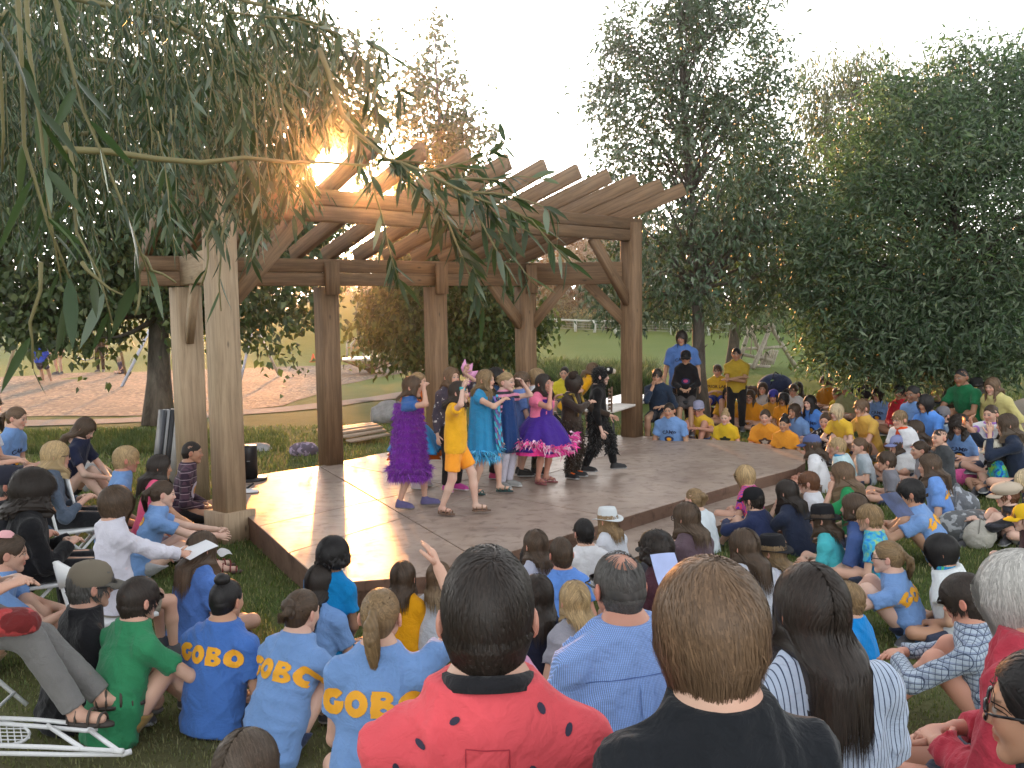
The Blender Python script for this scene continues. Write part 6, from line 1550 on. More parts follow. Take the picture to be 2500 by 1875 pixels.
A('girl with brown hair pulled back behind the praying hands', 2243, 1076, 42, 275, cls='kid', hair=('pony', 'brown'), shirt=(.3, .3, .34))
A('woman with glasses holding her hands pressed to her mouth', 2229, 1108, 44, 282, cls='adult', hair=('mid', 'brown'), glasses='clear', shirt=(.1, .1, .12), arms={1: 'pray', -1: 'pray'})
p = A('girl with long straight brown hair in camp blue with an orange scarf', 2266, 1107, 54, 285, hair=('long', 'brown'), skin='fair', shirt=lin(112, 156, 226)); gobo(p, .085, .7, res=14)
mb = MB(); mb.lathe([(.075, .0), (.095, .015), (.085, .04), (.07, .03)], 20, p['neck'] - np.array([0, 0, .03]), (.72, .25, .03)); mb.build('scarf', col_mat('felt', .85, .2), p['root'], smooth=True)
p = A('child in a cream hat and green and blue tie dye tee', 2420, 1084, 44, 280, cls='kid', hair=('mid', 'black'), skin='tan', shirt=(.1, .4, .1), pat='tie', hat=('bucket', (.62, .58, .47), (.6, .56, .45)), pants=(.02, .03, .1)); emblem(p, .05, .45, [(.7, .5, .03), (.02, .02, .03)])
A('boy in a beige newsboy cap and dark striped shirt', 2452, 1206, 54, 285, cls='kid', pose='hug', hair=('short', 'red'), skin='pale', shirt=(.02, .018, .02), pat='stripe', sleeve=1.3, hat=('newsboy', (.50, .42, .33), (.50, .42, .33)), pants=(.3, .28, .24))
A('pale blond boy at the right edge in dark blue', 2496, 1148, 54, 285, cls='kid', hair=('mop', 'wblond'), skin='pale', shirt=(.03, .05, .12), nod=.3)
A('freckled kid in a bright yellow cap at the right edge', 2498, 1292, 60, 285, cls='kid', hair=('short', 'red'), skin='pale', shirt=(.07, .03, .03), hat=('cap', (.72, .45, .02), (.74, .46, .02)))
p = A('black haired young man in camp blue leaning on his knees', 2215, 1171, 64, 292, cls='adult', hair=('short', 'black'), skin='tan', shirt=CAMP, pants=(.42, .42, .44), lean=30, build=1.12, pose='hug'); gobo(p, .1, .72, yaw=.2, res=16)

# ---- front right and middle, seen from behind
A('child in a black trilby and turquoise tee', 2003, 1247, 60, 300, cls='kid', hair=('mid', 'brown'), skin='fair', shirt=lin(80, 190, 200), hat=('fedora', BLK, (.02, .02, .02)), glasses='clear', shoes=None)
A('woman with a short brown bob in a blue polo shirt', 2085, 1230, 68, 305, cls='adult', hair=('bob', 'brown'), skin='pale', shirt=lin(76, 100, 156), sleeve=.75, nod=-.1, loose=1.5)
A('sandy haired kid in a turquoise tie dye tee behind the blue polo', 2118, 1232, 62, 305, cls='kid', hair=('short', 'dblond'), shirt=(.05, .3, .5), pat='tie2')
p = A('woman in a navy tee resting chin on hand, dark hair down her back', 1917, 1177, 58, 318, hair=('mid', 'dark'), skin='fair', shirt=(.022, .03, .06), arms={-1: 'chin'}, pants=BLK, lean=20)
p = A('boy in a black cap with a yellow streak and a navy hoodie', 1835, 1243, 54, 318, cls='kid', pose='hug', hair=('short', 'dark'), shirt=(.022, .032, .09), sleeve=1.9, hat=('cap', (.012, .012, .014), (.012, .012, .014)), pants=(.03, .03, .05), loose=2)
A('blond bobbed kid with glasses in front of the black cap', 1816, 1188, 48, 312, cls='kid', hair=('mop', 'blond'), glasses='clear', shirt=(.7, .12, .3), pat='zig')
A('fair child with a small bun wrapped in a white shirt', 1693, 1236, 54, 318, cls='kid', hair=('bun', 'dblond'), skin='pale', shirt=(.70, .77, .82), sleeve=1.5, loose=2.4)
A('child in a silver sequined hat and white shirt', 1480, 1248, 54, 318, cls='small', hair=('mid', 'dblond'), skin='fair', shirt=(.66, .69, .76), sleeve=1.4, hat=('fedora', (.62, .66, .68), (.5, .53, .55)), loose=1.8)
A('woman with glasses and brown hair in front of the white shirt', 1672, 1308, 68, 318, depth=7.9, cls='adult', hair=('mid', 'brown'), tip=(.2, .14, .09), glasses='clear', shirt=(.12, .08, .1), sleeve=1)
A('mop haired blond kid right of the balding man', 1590, 1338, 66, 330, cls='kid', hair=('mop', 'dblond'), shirt=(.05, .05, .06))
A('woman with long straight brown hair near the wide black hat', 1812, 1336, 80,  322, cls='adult', hair=('long', 'brown'), shirt=(.55, .58, .66))
A('child in a wide black hat with sunglasses and white top', 1880, 1330, 68, 310, depth=7.2, cls='kid', hair=('mid', 'dblond'), shirt=(.6, .62, .72), hat=('fedora', BLK, BLK), glasses='dark')
p = A('black haired boy draped in a white sheet over a tie dye tee', 2292, 1305, 75, 295, cls='kid', hair=('mop', 'black'), skin='tan', shirt=(.1, .4, .1), pat='tie', hn=1500); cape(p, (.72, .76, .78), e=.05, hem=.02)
p = A('ponytailed girl in glasses and a camp tee turned to the left', 2165, 1358, 78, 296, cls='teen', pose='hug', hair=('pony', 'dblond'), skin='pale', shirt=CAMP, pants=NAVY, glasses='clear', hn=1500, nod=-.12); gobo(p, .1, .7, res=18)
A('boy in a bright blue tee right of the woman with long black hair', 2062, 1422, 82, 305, cls='kid', hair=('short', 'dblond'), shirt=lin(20, 140, 220), pants=(.3, .26, .2))
A('brown haired boy in camp blue left of the balding man', 1368, 1314, 73, 345, cls='kid', hair=('short', 'brown'), skin='red', shirt=lin(96, 140, 214), hn=1500)
A('small child with a straight blond bob between the two men', 1400, 1418, 88, 340, cls='kid', hair=('bob', 'blond'), shirt=(.3, .3, .35), hn=1600)
A('child with dark curly hair half hidden by the watermelon shirt', 1304, 1344, 68, 350, cls='kid', hair=('curly', 'black'), shirt=(.02, .025, .06))
A('dark haired child with a white collar ahead of the balding man', 1424, 1325, 62, 340, cls='kid', hair=('short', 'black'), shirt=WHT)
A('girl with brown hair and a turquoise necklace near the stage step', 1305, 1293, 60, 330, cls='kid', depth=7.1, hair=('mid', 'brown'), shirt=(.45, .47, .58))
A('person in a grey cap and dark red jacket behind the balding man', 1600, 1408, 80, 325, cls='adult', hair=('curly', 'dark'), shirt=(.06, .02, .03), hat=('cap', (.045, .045, .045), (.04, .04, .04)))
A('dark haired woman in navy beside the pink drawstring bag', 1312, 1478, 95, 355, cls='adult', hair=('mid', 'dark'), shirt=(.015, .018, .04), sleeve=.1)

p = A('person in a blue and grey cap and white shirt at the step end', 1978, 1136, 44, 295, hair=('mid', 'brown'), skin='red', shirt=WHT, hat=('cap', (.09, .12, .26), (.07, .10, .24)), glasses='clear', sleeve=.7)
A('red haired boy in sunglasses and a white shirt', 1970, 1164, 50, 292, cls='kid', hair=('short', 'red'), skin='pale', shirt=(.70, .71, .76), glasses='dark', sleeve=1.5, hn=900, loose=1.8)
p = A('girl with very long wavy hair and a green and white top, cheek in hand', 2052, 1128, 58, 288, cls='teen', hair=('long', 'lbrown'), skin='fair', shirt=(.02, .26, .09), arms={-1: 'chin'}, hn=1300, tip=(.22, .15, .09))
A('dark haired child in a grey top in the gap before the tie dye shirt', 2160, 1150, 44, 285, cls='kid', hair=('short', 'brown'), shirt=(.2, .2, .23), legs={1: (-.02, .26, .04), -1: (.05, .3, .04)})
A('brown haired girl in a pale tee below the girl in floral black', 2095, 1080, 40, 268, cls='kid', hair=('pony', 'lbrown'), shirt=(.45, .5, .55))

# ---- front left
p = A('girl with a low blond ponytail in a blue tee lettered in orange', 930, 1434, 132, 8, cls='adult', hair=('pony', 'dblond'), skin='fair', shirt=CAMP, hn=3000, arms={1: (.13, .22, .62, (1, 0, -.7))}, build=.96, loose=1.4, pants=NAVY); gobo(p, .105, .74, res=40)
p = A('girl with a messy low bun in a blue tee lettered in orange', 742, 1437, 104, 32, cls='teen', pose='hug', hair=('bun', 'brown'), skin='pale', shirt=CAMP, hn=2500, pants=(.02, .03, .07), ppat='denim', build=.98, loose=1.4, lean=24); gobo(p, .1, .73, yaw=0, res=36)
p = A('person with a black bun in a deeper blue tee lettered in orange', 556, 1412, 98, 24, cls='teen', hair=('topbun', 'black'), skin='tan', shirt=lin(72, 114, 186), hn=2000, build=1.06, loose=1.3); gobo(p, .095, .74, res=36)
A('boy in a green tee and khaki shorts with folded arms on his knees', 345, 1411, 100, 38, cls='teen', pose='hug', hair=('short', 'dark'), skin='fair', shirt=lin(52, 132, 90), pants=(.33, .21, .07), hn=2500, build=1.02, loose=1.5, lean=18)
A('man in an olive grey cap and black hoodie with glasses', 228, 1374, 96, 52, depth=5.5, cls='man', hair=('short', 'grey'), skin='fair', shirt=(.012, .012, .015), sleeve=1.9, hat=('cap', (.17, .145, .11), (.12, .11, .095)), glasses='clear', pants=(.16, .15, .14), short=False, loose=2)
p = A('girl with very long brown hair in camp blue by the paper', 498, 1297, 77, 42, hair=('long', 'brown'), tip=(.22, .14, .09), skin='fair', shirt=lin(90, 130, 206), hn=1800); gobo(p, .09, .5, res=16, text='O', dx=-.1)
A('child with a black curly mop in a teal tee leaning on the stage', 815, 1314, 78, 22, cls='kid', hair=('curly', 'black'), skin='brown', shirt=lin(10, 122, 184), pants=lin(14, 110, 160), hn=2600)
A('girl with long dark hair hidden behind the messy bun', 787, 1418, 84, 26, hair=('long', 'dark'), shirt=CAMP, hn=1500)
A('girl with brown hair in a yellow shirt at the stage edge', 985, 1380, 74, 12, cls='kid', hair=('mid', 'brown'), shirt=lin(228, 160, 20), hn=1500)
A('girl with fair brown hair in white beside the watermelon shirt', 1072, 1376, 74, 8, cls='kid', hair=('mid', 'lbrown'), tip=(.4, .3, .17), shirt=(.6, .63, .7), hn=1300)
p = A('boy in a white dress shirt on a folding chair reading a sheet', 285, 1187, 82, 48, cls='kid', pose='chair', seat=.39, depth=6.35, lean=2, hair=('mop', 'brown'), tip=(.2, .13, .08), skin='fair', shirt=(.66, .65, .74), sleeve=1.95, pants=(.28, .25, .2), hn=2200, loose=1.8, arms={1: (.06, .33, .5), -1: (-.08, .3, .5)}); PAPERBOY = p
p = A('girl with a short ponytail in camp blue stretching her arms to her knees', 402, 1172, 62, 68, cls='teen', pose='hug', hair=('pony', 'brown'), skin='pale', shirt=CAMP, pants=(.4, .4, .42), hn=1500, legs={1: (.06, .42, .03), -1: (-.06, .40, .03)}, shoes=('sandal', (.2, .03, .03), (.1, .05, .05)), arms={1: (.06, .42, .2), -1: (-.04, .40, .22)}); gobo(p, .08, .8, res=14, text='O', dx=.02)
A('girl with long black hair in a bright pink top', 393, 1110, 58, 70, hair=('long', 'dark'), skin='tan', shirt=(.85, .12, .25), pants=(.3, .32, .4), hn=1200, arms={1: (.1, .35, .14)})
p = A('laughing person with a shaved head and purple plaid shirt at the post', 472, 1076, 51, 78, depth=10.6, cls='adult', hair=('buzz', 'dark'), skin='tan', shirt=(.11, .06, .09), pat='plaidw', sleeve=1.9, pants=BLK, short=False, mouth=1); emblem(p, .09, .6, [(.7, .3, .05), (.62, .55, .66)], squash=1.0, yaw=-.2); LAPTOP = p
A('smiling blond young man in camp blue near the empty chairs', 312, 1090, 60, 66, cls='man', hair=('short', 'blond'), skin='red', shirt=CAMP, mouth=1, pants=(.03, .03, .05), hn=1200)
A('blond woman with glasses and a denim jacket on a folding chair', 138, 1077, 66, 66, cls='adult', pose='chair', hair=('mid', 'blond'), tip=(.5, .38, .22), skin='fair', shirt=(.065, .085, .12), pat='denim', sleeve=1.7, pants=BLK, short=False, glasses='clear', hn=2000)
A('woman in black with wavy dark hair on a folding chair', 84, 1154, 80, 60, cls='adult', pose='chair', hair=('bigcurly', 'dark'), skin='fair', shirt=(.01, .01, .012), sleeve=1.95, pants=BLK, short=False, build=1.15, hn=2500, loose=2)
A('man in a faded navy cap and dark jacket at the left edge', 18, 1142, 80, 62, cls='man', pose='chair', hair=('short', 'grey'), skin='red', shirt=(.03, .03, .035), sleeve=1.95, hat=('cap', (.025, .026, .04), (.025, .028, .05)), pants=BLK, short=False)
p = A('bearded young man in camp blue with a pink cap on his crown', 28, 1302, 90, 66, cls='man', pose='hug', hair=('pony', 'brown'), skin='fair', shirt=CAMP, pants=(.4, .28, .17), hn=1800, build=1.08)
mb = MB(); mb.lathe([(0, .615), (.12, .6), (.2, .54), (.235, .47), (.24, .46)], 20, (0, -.12, 0), (.75, .4, .42)); o = mb.build('skullcap', col_mat('felt', .85, .2), p['root'], smooth=True); o.matrix_local = p['HMx'] @ Matrix.Scale(1.02, 4)
p = A('girl with a loose ponytail sitting on the boulder in camp blue', 46, 993, 52, 92, pose='chair', seat=.27, hair=('pony', 'lbrown'), skin='fair', shirt=CAMP, pants=lin(120, 136, 184), short=False, hn=1200, nod=.1, lean=18); campfront(p)
A('girl with waist long hair in a black and blue tee looking down', 222, 1011, 51, 88, hair=('long', 'brown'), tip=(.2, .13, .08), skin='pale', shirt=(.015, .02, .05), pants=(.012, .01, .01), short=False, nod=.5, lean=22, hn=1200, pose='hug')
A('person in grey trousers and sandals sitting at the left frame edge', -95, 1150, 118, 86, cls='man', pose='chair', seat=.47, hair=('short', 'grey'), shirt=(.08, .09, .2), pants=(.19, .185, .18), short=False, shoes=('sandal', (.07, .055, .045), (.05, .04, .035)), gz=.02, legs={1: (.08, .36, .05), -1: (-.02, .40, .05)})
A('person in a white tee behind the navy cap at the frame edge', -28, 958, 62, 80, cls='man', pose='chair', hair=('short', 'brown'), shirt=(.62, .63, .7), pants=NAVY)

# ---- the nearest row
NEAR = dict(pose='chair', shoes=None)
p = A('man with short dark hair in a watermelon print tee', 1188, 1345, 296, 0, cls='man', hair=('short', 'dark'), skin='fair', shirt=lin(224, 88, 96), hn=9000, hd=.0095, seat=.62, build=.96, loose=1.3, **NEAR, whorl=(.04, -.32, .42))
mb = MB(); mb.lathe([(.078, -.016), (.094, -.014), (.088, .012), (.076, .016)], 28, (0, 0, 0), BLK); o = mb.build('collar', cloth(BLK), p['root'], smooth=True); o.location = p['neck'] + np.array([0, -.002, .004]); o.rotation_euler = (-.22, 0, 0)
pts, tri = [], []
for x, y, a in ((-.17, .02, .2), (-.125, .065, .9), (-.06, .11, -.9), (.085, .02, .7), (.15, .085, -.3), (-.2, -.09, .1), (-.09, -.07, -.5), (.03, -.10, .4), (.17, -.06, -.2), (.1, .125, .5), (-.02, -.2, .1), (.12, -.2, .6), (-.15, -.2, -.4)):
    k = len(pts); pts.append((x, y))
    for i in range(10): t = i * math.pi / 5; q_ = (.0065 * math.cos(t), .012 * math.sin(t)); pts.append((x + q_[0] * math.cos(a) - q_[1] * math.sin(a), y + q_[0] * math.sin(a) + q_[1] * math.cos(a)))
    tri += [(k, k + 1 + i, k + 1 + (i + 1) % 10) for i in range(10)]
o = project(p, pts, 'back', .78, tri, 'seed_print', plain('seed_dark', (.035, .03, .06), .8), p['shirt'], off=.002); tag(o, kind='stuff')
sq = [(-.04, -.035), (.04, -.035), (.04, .035), (-.04, .035)]; pts, tri = [], []
for (x0, y0), (x1, y1) in zip(sq, sq[1:] + sq[:1]):
    k = len(pts); n_ = np.array([y1 - y0, x0 - x1]); n_ = n_ / np.hypot(*n_) * .0012
    for t in np.linspace(0, 1, 9): pts += [(x0 + (x1 - x0) * t - n_[0], y0 + (y1 - y0) * t - n_[1]), (x0 + (x1 - x0) * t + n_[0], y0 + (y1 - y0) * t + n_[1])]
    tri += [(k + 2 * i, k + 2 * i + 1, k + 2 * i + 3, k + 2 * i + 2) for i in range(8)]
project(p, pts, 'back', .84, tri, 'stitching', plain('stitch_red', (.42, .03, .05), .8), p['shirt'], off=.002)
p = A('boy with long layered brown hair in a black tee', 1728, 1374, 312, -8, cls='teen', hair=('mop', 'lbrown'), skin='fair', shirt=(.012, .014, .018), hn=11000, hd=.0095, seat=.62, build=.9, loose=1.3, **NEAR, tip=(.12, .08, .05), whorl=(.0, -.12, .5))
p = A('balding man in a light blue checked shirt', 1507, 1342, 166, -22, cls='man', hair=('bald', 'grey'), skin='red', shirt=lin(112, 138, 186), pat='micro', hn=6000, hd=.0095, build=1.1, loose=1.6, glasses='clear', sleeve=.8, **NEAR)
tab = [(-.022, -.06), (.022, -.06), (.022, .05), (-.022, .05)]; N_ = 7
pts = [(-.022 + .044 * i / 3, -.06 + .11 * j / N_) for j in range(N_ + 1) for i in range(4)]; tri = [(j * 4 + i, j * 4 + i + 1, j * 4 + i + 5, j * 4 + i + 4) for j in range(N_) for i in range(3)]
project(p, pts, 'back', .63, tri, 'pleat', cloth(lin(112, 138, 186), 'micro'), p['shirt'], off=.008)
pts = [(x, .0015 * s_ - .012 * (x / .2) ** 2) for x in np.linspace(-.19, .19, 24) for s_ in (-1, 1)]; project(p, pts, 'back', .79, [(2 * i, 2 * i + 1, 2 * i + 3, 2 * i + 2) for i in range(23)], 'yoke_seam', plain('seam_blue', lin(66, 92, 150), .8), p['shirt'], off=.003)
A('woman with long straight black hair in a pale blue pinstripe shirt', 1975, 1378, 205, -14, cls='adult', hair=('long', 'dark'), skin='tan', shirt=(.46, .54, .68), pat='pin', hn=9000, hd=.0095, build=1.08, loose=1.5, sleeve=.7, **NEAR)
p = A('grey haired person in a crimson shirt near the right edge', 2478, 1350, 182, -48, cls='man', hair=('mop', 'white'), skin='red', shirt=lin(180, 58, 74), hn=8000, hd=.0095, build=1.2, loose=2.2, sleeve=1.9, **NEAR)
pts = [(x, .0018 * s_) for x in np.linspace(-.2, .2, 24) for s_ in (-1, 1)]; project(p, pts, 'back', .76, [(2 * i, 2 * i + 1, 2 * i + 3, 2 * i + 2) for i in range(23)], 'yoke_seam', plain('seam_red', lin(120, 18, 36), .8), p['shirt'], off=.003)
A('woman with dark hair and black framed glasses in the right corner', 2545, 1582, 285, -58, cls='adult', hair=('bun', 'black'), skin='tan', shirt=(.012, .016, .035), glasses='clear', hn=8000, hd=.011, seat=.4, **NEAR)
A('man in a blue plaid shirt with short dark hair looking down', 2335, 1405, 112, -52, cls='man', pose='hug', hair=('short', 'dark'), skin='red', shirt=(.42, .5, .6), pat='plaid', hn=3500, hd=.0105, build=1.15, nod=.2, sleeve=1.9, pants=(.08, .08, .055), short=False, shoes=None)
A('brunette with blond streaks whose crown shows at the bottom edge', 605, 1738, 175, 20, cls='kid', hair=('mid', 'ash'), tip=(.36, .27, .17), shirt=(.3, .3, .32), hn=7000, hd=.0105, pose='cross', shoes=None, gz=-.05)
# ------------------------------------------------------------------ furniture, bags and other things
M_WPL = plain('white_plastic', (.74, .75, .76), .45, 0, .04)
M_GREY = plain('grey_metal', (.32, .33, .35), .45, .3)
M_PAPER = plain('paper', (.74, .75, .78), .8, 0, .03)
def W(P, q): return P['loc'] + rotz(P['rz']) @ np.asarray(q, float)
def at_g(u, d, dz=0.0): q = ground_at(u, d); return q + np.array([0, 0, dz])
def chair(label, loc, rz, seat=.44, mat=M_WPL, group='white folding chairs', name='folding_chair'):
    t = empty(name, tuple(loc), rz); tag(t, label, 'chair', group)
    k = seat / .44; w = .21
    mb = MB(); n = 9; x = np.linspace(-w, w, n); V = []
    for y, z in ((-.2, 0), (-.2, .022), (.2, .022), (.2, 0)): V.append(np.c_[x, np.full(n, y) + .02 * (y > 0) * np.cos(x * 6), np.full(n, seat - .02 + z) - .012 * np.cos(x * 7) * (abs(y) < .3)])
    V = np.vstack(V); Q = [(r * n + i, r * n + i + 1, ((r + 1) % 4) * n + i + 1, ((r + 1) % 4) * n + i) for r in range(4) for i in range(n - 1)]
    mb.add(V, Q, [(0, n, 2 * n), (0, 2 * n, 3 * n), (n - 1, 3 * n - 1, 2 * n - 1), (n - 1, 4 * n - 1, 3 * n - 1)]); mb.build('seat', mat, t)
    mb = MB(); a = np.linspace(0, 1, 11); top = .86 * k
    out = [(-w, -.245)] ; rows = []
    for xx in np.linspace(-w, w, 11):
        e = abs(xx) / w; zt = top - .045 * max(0, (e - .72) / .28) ** 2; zb = top - .2 + .05 * (1 - e ** 2); yb = -.2 - .05 * (1 - (1 - e) * .2) + .02 * (1 - e ** 2) * -1
        rows.append([(xx, yb - .035, zt), (xx, yb - .01, zt), (xx, yb + .02, zb), (xx, yb - .005, zb)])
    V = np.array(rows).reshape(-1, 3); Q = [(i * 4 + r, (i + 1) * 4 + r, (i + 1) * 4 + (r + 1) % 4, i * 4 + (r + 1) % 4) for i in range(10) for r in range(4)]
    mb.add(V, Q + [(0, 1, 2, 3), (43, 42, 41, 40)]); mb.build('backrest', mat, t)
    for sd in (-1, 1):
        MB().tube([(sd * w, -.275, top - .02), (sd * w, -.2, seat), (sd * w, .26, .0)], .0125, 8).build('leg', mat, t, smooth=True)
        MB().tube([(sd * (w - .03), .15, seat - .02), (sd * (w - .03), -.27, .0)], .0125, 8).build('leg', mat, t, smooth=True)
    MB().tube([(-w, .2, .07), (w, .2, .07)], .009, 6).build('crossbar', mat, t, smooth=True)
    return t
for P in PEOPLE:
    if P['pose'] != 'chair' or 'boulder' in P['label'] or P['loc'][1] > 20: continue
    far = P['loc'][1] > 12
    s_ = (P['hip'][2] - .085 * P['sc']) - (P['g'] - P['loc'][2])
    base = P['loc'].copy(); base[2] = P['g']
    wl_ = P['label'].split(); short_ = ' '.join(wl_[:8])
    chair(('dark' if far else 'white') + ' folding chair under the ' + short_, base, P['rz'], max(.3, s_ - .015), M_BLACKP if far else M_WPL, 'dark folding chairs' if far else 'white folding chairs')
for u, v, rzd, lb in ((192, 1408, -52, 'empty white folding chair nearest the denim jacket'), (243, 1383, -52, 'empty white folding chair behind the smiling blond man')):
    q = G(u, v, -.2); chair(lb, (q[0], q[1], tz(q[0], q[1])), math.radians(rzd))
# the chair lying folded in the front left corner
q0 = G(120, 1800, -.02); t = empty('folding_chair', tuple(q0)); tag(t, 'white tubular folding chair lying flat in the bottom left corner', 'chair', 'white folding chairs')
L_ = lambda u, v, z: np.array(G(u, v, z)) - q0
for pts, nm in (([(-70, 1750, .06), (90, 1757, .06), (201, 1768, .06)], 'leg'), ([(-70, 1762, .045), (90, 1773, .045), (212, 1784, .045), (230, 1780, .045)], 'leg'), ([(-70, 1818, .045), (120, 1824, .045), (293, 1834, .045)], 'leg'), ([(-70, 1838, .015), (160, 1842, .015), (295, 1842, .015), (312, 1837, .015)], 'leg'), ([(116, 1771, .05), (200, 1827, .05)], 'crossbar'), ([(219, 1783, .05), (287, 1832, .05)], 'crossbar')):
    P_ = np.array([L_(*p) for p in pts]); MB().tube(P_, .0115, 8).build(nm, M_WPL, t, smooth=True)
    if nm == 'leg':
        e = P_[-1]; d = unit(P_[-1] - P_[-2]); MB().tube([e - d * .03, e + d * .015], .0145, 8).build('foot_cap', M_WPL, t, smooth=True)
mb = MB(); a = np.linspace(0, 2 * np.pi, 25)[:-1]
pp = [L_(-10 + 82 * math.cos(x), 1792 + 30 * math.sin(x), .035) for x in a]; MB().tube(pp + [pp[0]], .008, 6).build('seat_rim', M_WPL, t, smooth=True)
for i in range(9):
    u = -70 + i * 17; hgt = 28 * math.sqrt(max(0, 1 - ((u + 10) / 82) ** 2)); mb.tube([L_(u, 1792 - hgt, .035), L_(u + 6, 1792 + hgt, .035)], .0035, 5)
for i in range(6):
    v = 1770 + i * 9; hw_ = 80 * math.sqrt(max(0, 1 - ((v - 1792) / 30) ** 2)); mb.tube([L_(-10 - hw_, v, .037), L_(-10 + hw_, v, .037)], .0035, 5)
o = mb.build('seat_mesh', M_WPL, t, smooth=True); tag(o, kind='stuff')

# speaker, clipboard, papers
q = G(606, 1172, 0); t = empty('speaker', (q[0], q[1], 0), .35); tag(t, 'black curved loudspeaker standing on the left edge of the stage', 'speaker')
MB().lathe([(.0, .03), (.115, .03), (.115, .40), (.11, .415), (.0, .42)], 28, (0, 0, 0)).build('cabinet', M_BLACKP, t, smooth=False)
MB().lathe([(0, 0), (.19, 0), (.20, .012), (.19, .028), (0, .03)], 28, (.03, 0, 0)).build('base', M_BLACKP, t); MB().box((-.02, -.1165, .24), (.02, -.114, .246)).build('badge', M_GREY, t)
def paper(label, P0, w, h, rz, tilt=0.0, curl=.02, mat=M_PAPER, name='paper', cat='paper', group=None, tx=0.0):
    n = 7; x = np.linspace(-.5, .5, n); V = []
    for j, y in enumerate(np.linspace(-.5, .5, n)): V.append(np.c_[x * w, np.full(n, y * h), curl * (np.cos(x * 3) * .6 + np.sin(y * 4 + x * 2) * .4)])
    V = np.vstack(V); V2 = V - [0, 0, .0015]; i = (np.arange(n - 1)[:, None] * n + np.arange(n - 1)).ravel(); Q = np.stack([i, i + 1, i + n + 1, i + n], 1)
    o = ob(name, npmesh(name, np.vstack([V, V2]), [np.vstack([Q, Q[:, ::-1] + n * n])], mats=[mat]), None, tuple(P0), (tilt, tx, rz)); return tag(o, label, cat, group)
q = G(608, 1197, .012); t = tag(empty('clipboard', tuple(q), .25), 'clipboard with white sheets on the stage beside the speaker', 'clipboard')
MB().box((-.11, -.15, -.01), (.11, .15, -.004)).build('board', plain('board_brown', (.12, .08, .05)), t); MB().box((-.1, -.14, -.004), (.1, .12, .002)).build('sheets', M_PAPER, t); MB().beam((-.03, .12, .0), (.05, .16, .05), .03, .012).build('clip', M_BLACKP, t)
q = G(460, 1363, -.19); paper('white paper sheets lying on the grass right of the long haired girl', (q[0], q[1], tz(q[0], q[1]) + .05), .26, .2, .4)
q = G(548, 1352, -.19); paper('crumpled white napkin on the grass below the post', (q[0], q[1], tz(q[0], q[1]) + .05), .12, .09, 1.1, .2, .04)
q = G(502, 1252, -.1); paper('open notebook page at the foot of the big post', (q[0], q[1], q[2]), .2, .24, .6, .35)
P = PAPERBOY; c = (P['J']['wr', 1] + P['J']['wr', -1]) / 2 + np.array([.02, .14, .0]); paper('white programme sheet held by the boy in the dress shirt', W(P, c), .3, .21, P['rz'], .25, .015)
P = LAPTOP; c = W(P, P['hip'] + np.array([.0, .30, .03])); t = tag(empty('laptop', tuple(c), P['rz'] + .0), 'black laptop on the lap of the laughing person at the post', 'laptop')
MB().box((-.16, -.11, 0), (.16, .11, .018)).build('keyboard', M_BLACKP, t); MB().beam((0, .11, .01), (0, .17, .22), .32, .012, (0, 1, 0)).build('screen', plain('laptop_lid', (.02, .022, .024), .4), t)
P = PHONE; c = W(P, P['J']['wr', 1] + np.array([-.02, .07, .09])); t = tag(empty('phone', tuple(c), P['rz']), 'phone in an orange case held up by the filming woman', 'phone')
MB().beam((0, 0, -.0), (0, .009, 0), .15, .078, (0, 0, 1), .003).build('case', plain('orange_case', (.78, .28, .10), .5), t); MB().lathe([(0, 0), (.006, 0)], 10, (0, 0, 0)).build('lens', M_BLACKP, t)
# folded panels leaning on the rear left post
q = np.array(G(395, 1190, -.2)); t = tag(empty('panel_rack', tuple(q), .5), 'stack of grey and black folded panels leaning on the rear post', 'panel')
for i, (c_, w_) in enumerate((((.05, .055, .065), .04), ((.26, .27, .28), .035), ((.03, .032, .036), .05), ((.36, .36, .35), .085))):
    x = [-.09, -.04, .01, .085][i]
    MB().beam((x, 0, 0), (x + .15, .06, .98), w_, .34, (0, 1, 0), .006).build('panel', plain('panel_%d' % i, c_, .5), t)
MB().tube([(.23, -.17, .36), (.23, -.178, .37)], .012, 8).build('bolt', M_BLACKP, t)
# table and stool
a, b = np.array(G(1498, 1004, .5)), np.array(G(1624, 966, .5)); d = unit(b - a); nrm = np.array([-d[1], d[0], 0]); cen_ = (a + b) / 2 + nrm * .37; gzt = tz(cen_[0], cen_[1])
t = tag(empty('folding_table', (cen_[0], cen_[1], gzt), math.atan2(d[1], d[0])), 'long pale folding table behind the right stage post', 'table'); Lt = np.linalg.norm(b - a) / 2
MB().box((-Lt, -.37, .69), (Lt, .37, .725)).build('table_top', plain('table_cream', (.62, .57, .52), .3), t)
for sx in (-1, 1): MB().tube([(sx * (Lt - .25), -.3, 0), (sx * (Lt - .2), -.28, .69)], .016, 8).build('leg', M_BLACKP, t); MB().tube([(sx * (Lt - .25), .3, 0), (sx * (Lt - .2), .28, .69)], .016, 8).build('leg', M_BLACKP, t); MB().tube([(sx * (Lt - .23), -.29, .3), (sx * (Lt - .23), .29, .3)], .012, 6).build('brace', M_BLACKP, t)
P = [x for x in PEOPLE if x['pose'] == 'stool'][0]; zs = P['hip'][2] - .085 * P['sc'] - .01 + P['loc'][2] - P['g']
t = tag(empty('stool', (P['loc'][0], P['loc'][1], P['g'])), 'tall black stool under the boy in the black hoodie', 'stool')
MB().lathe([(0, zs - .06), (.16, zs - .06), (.175, zs - .03), (.16, zs), (0, zs)], 20).build('seat', M_BLACKP, t)
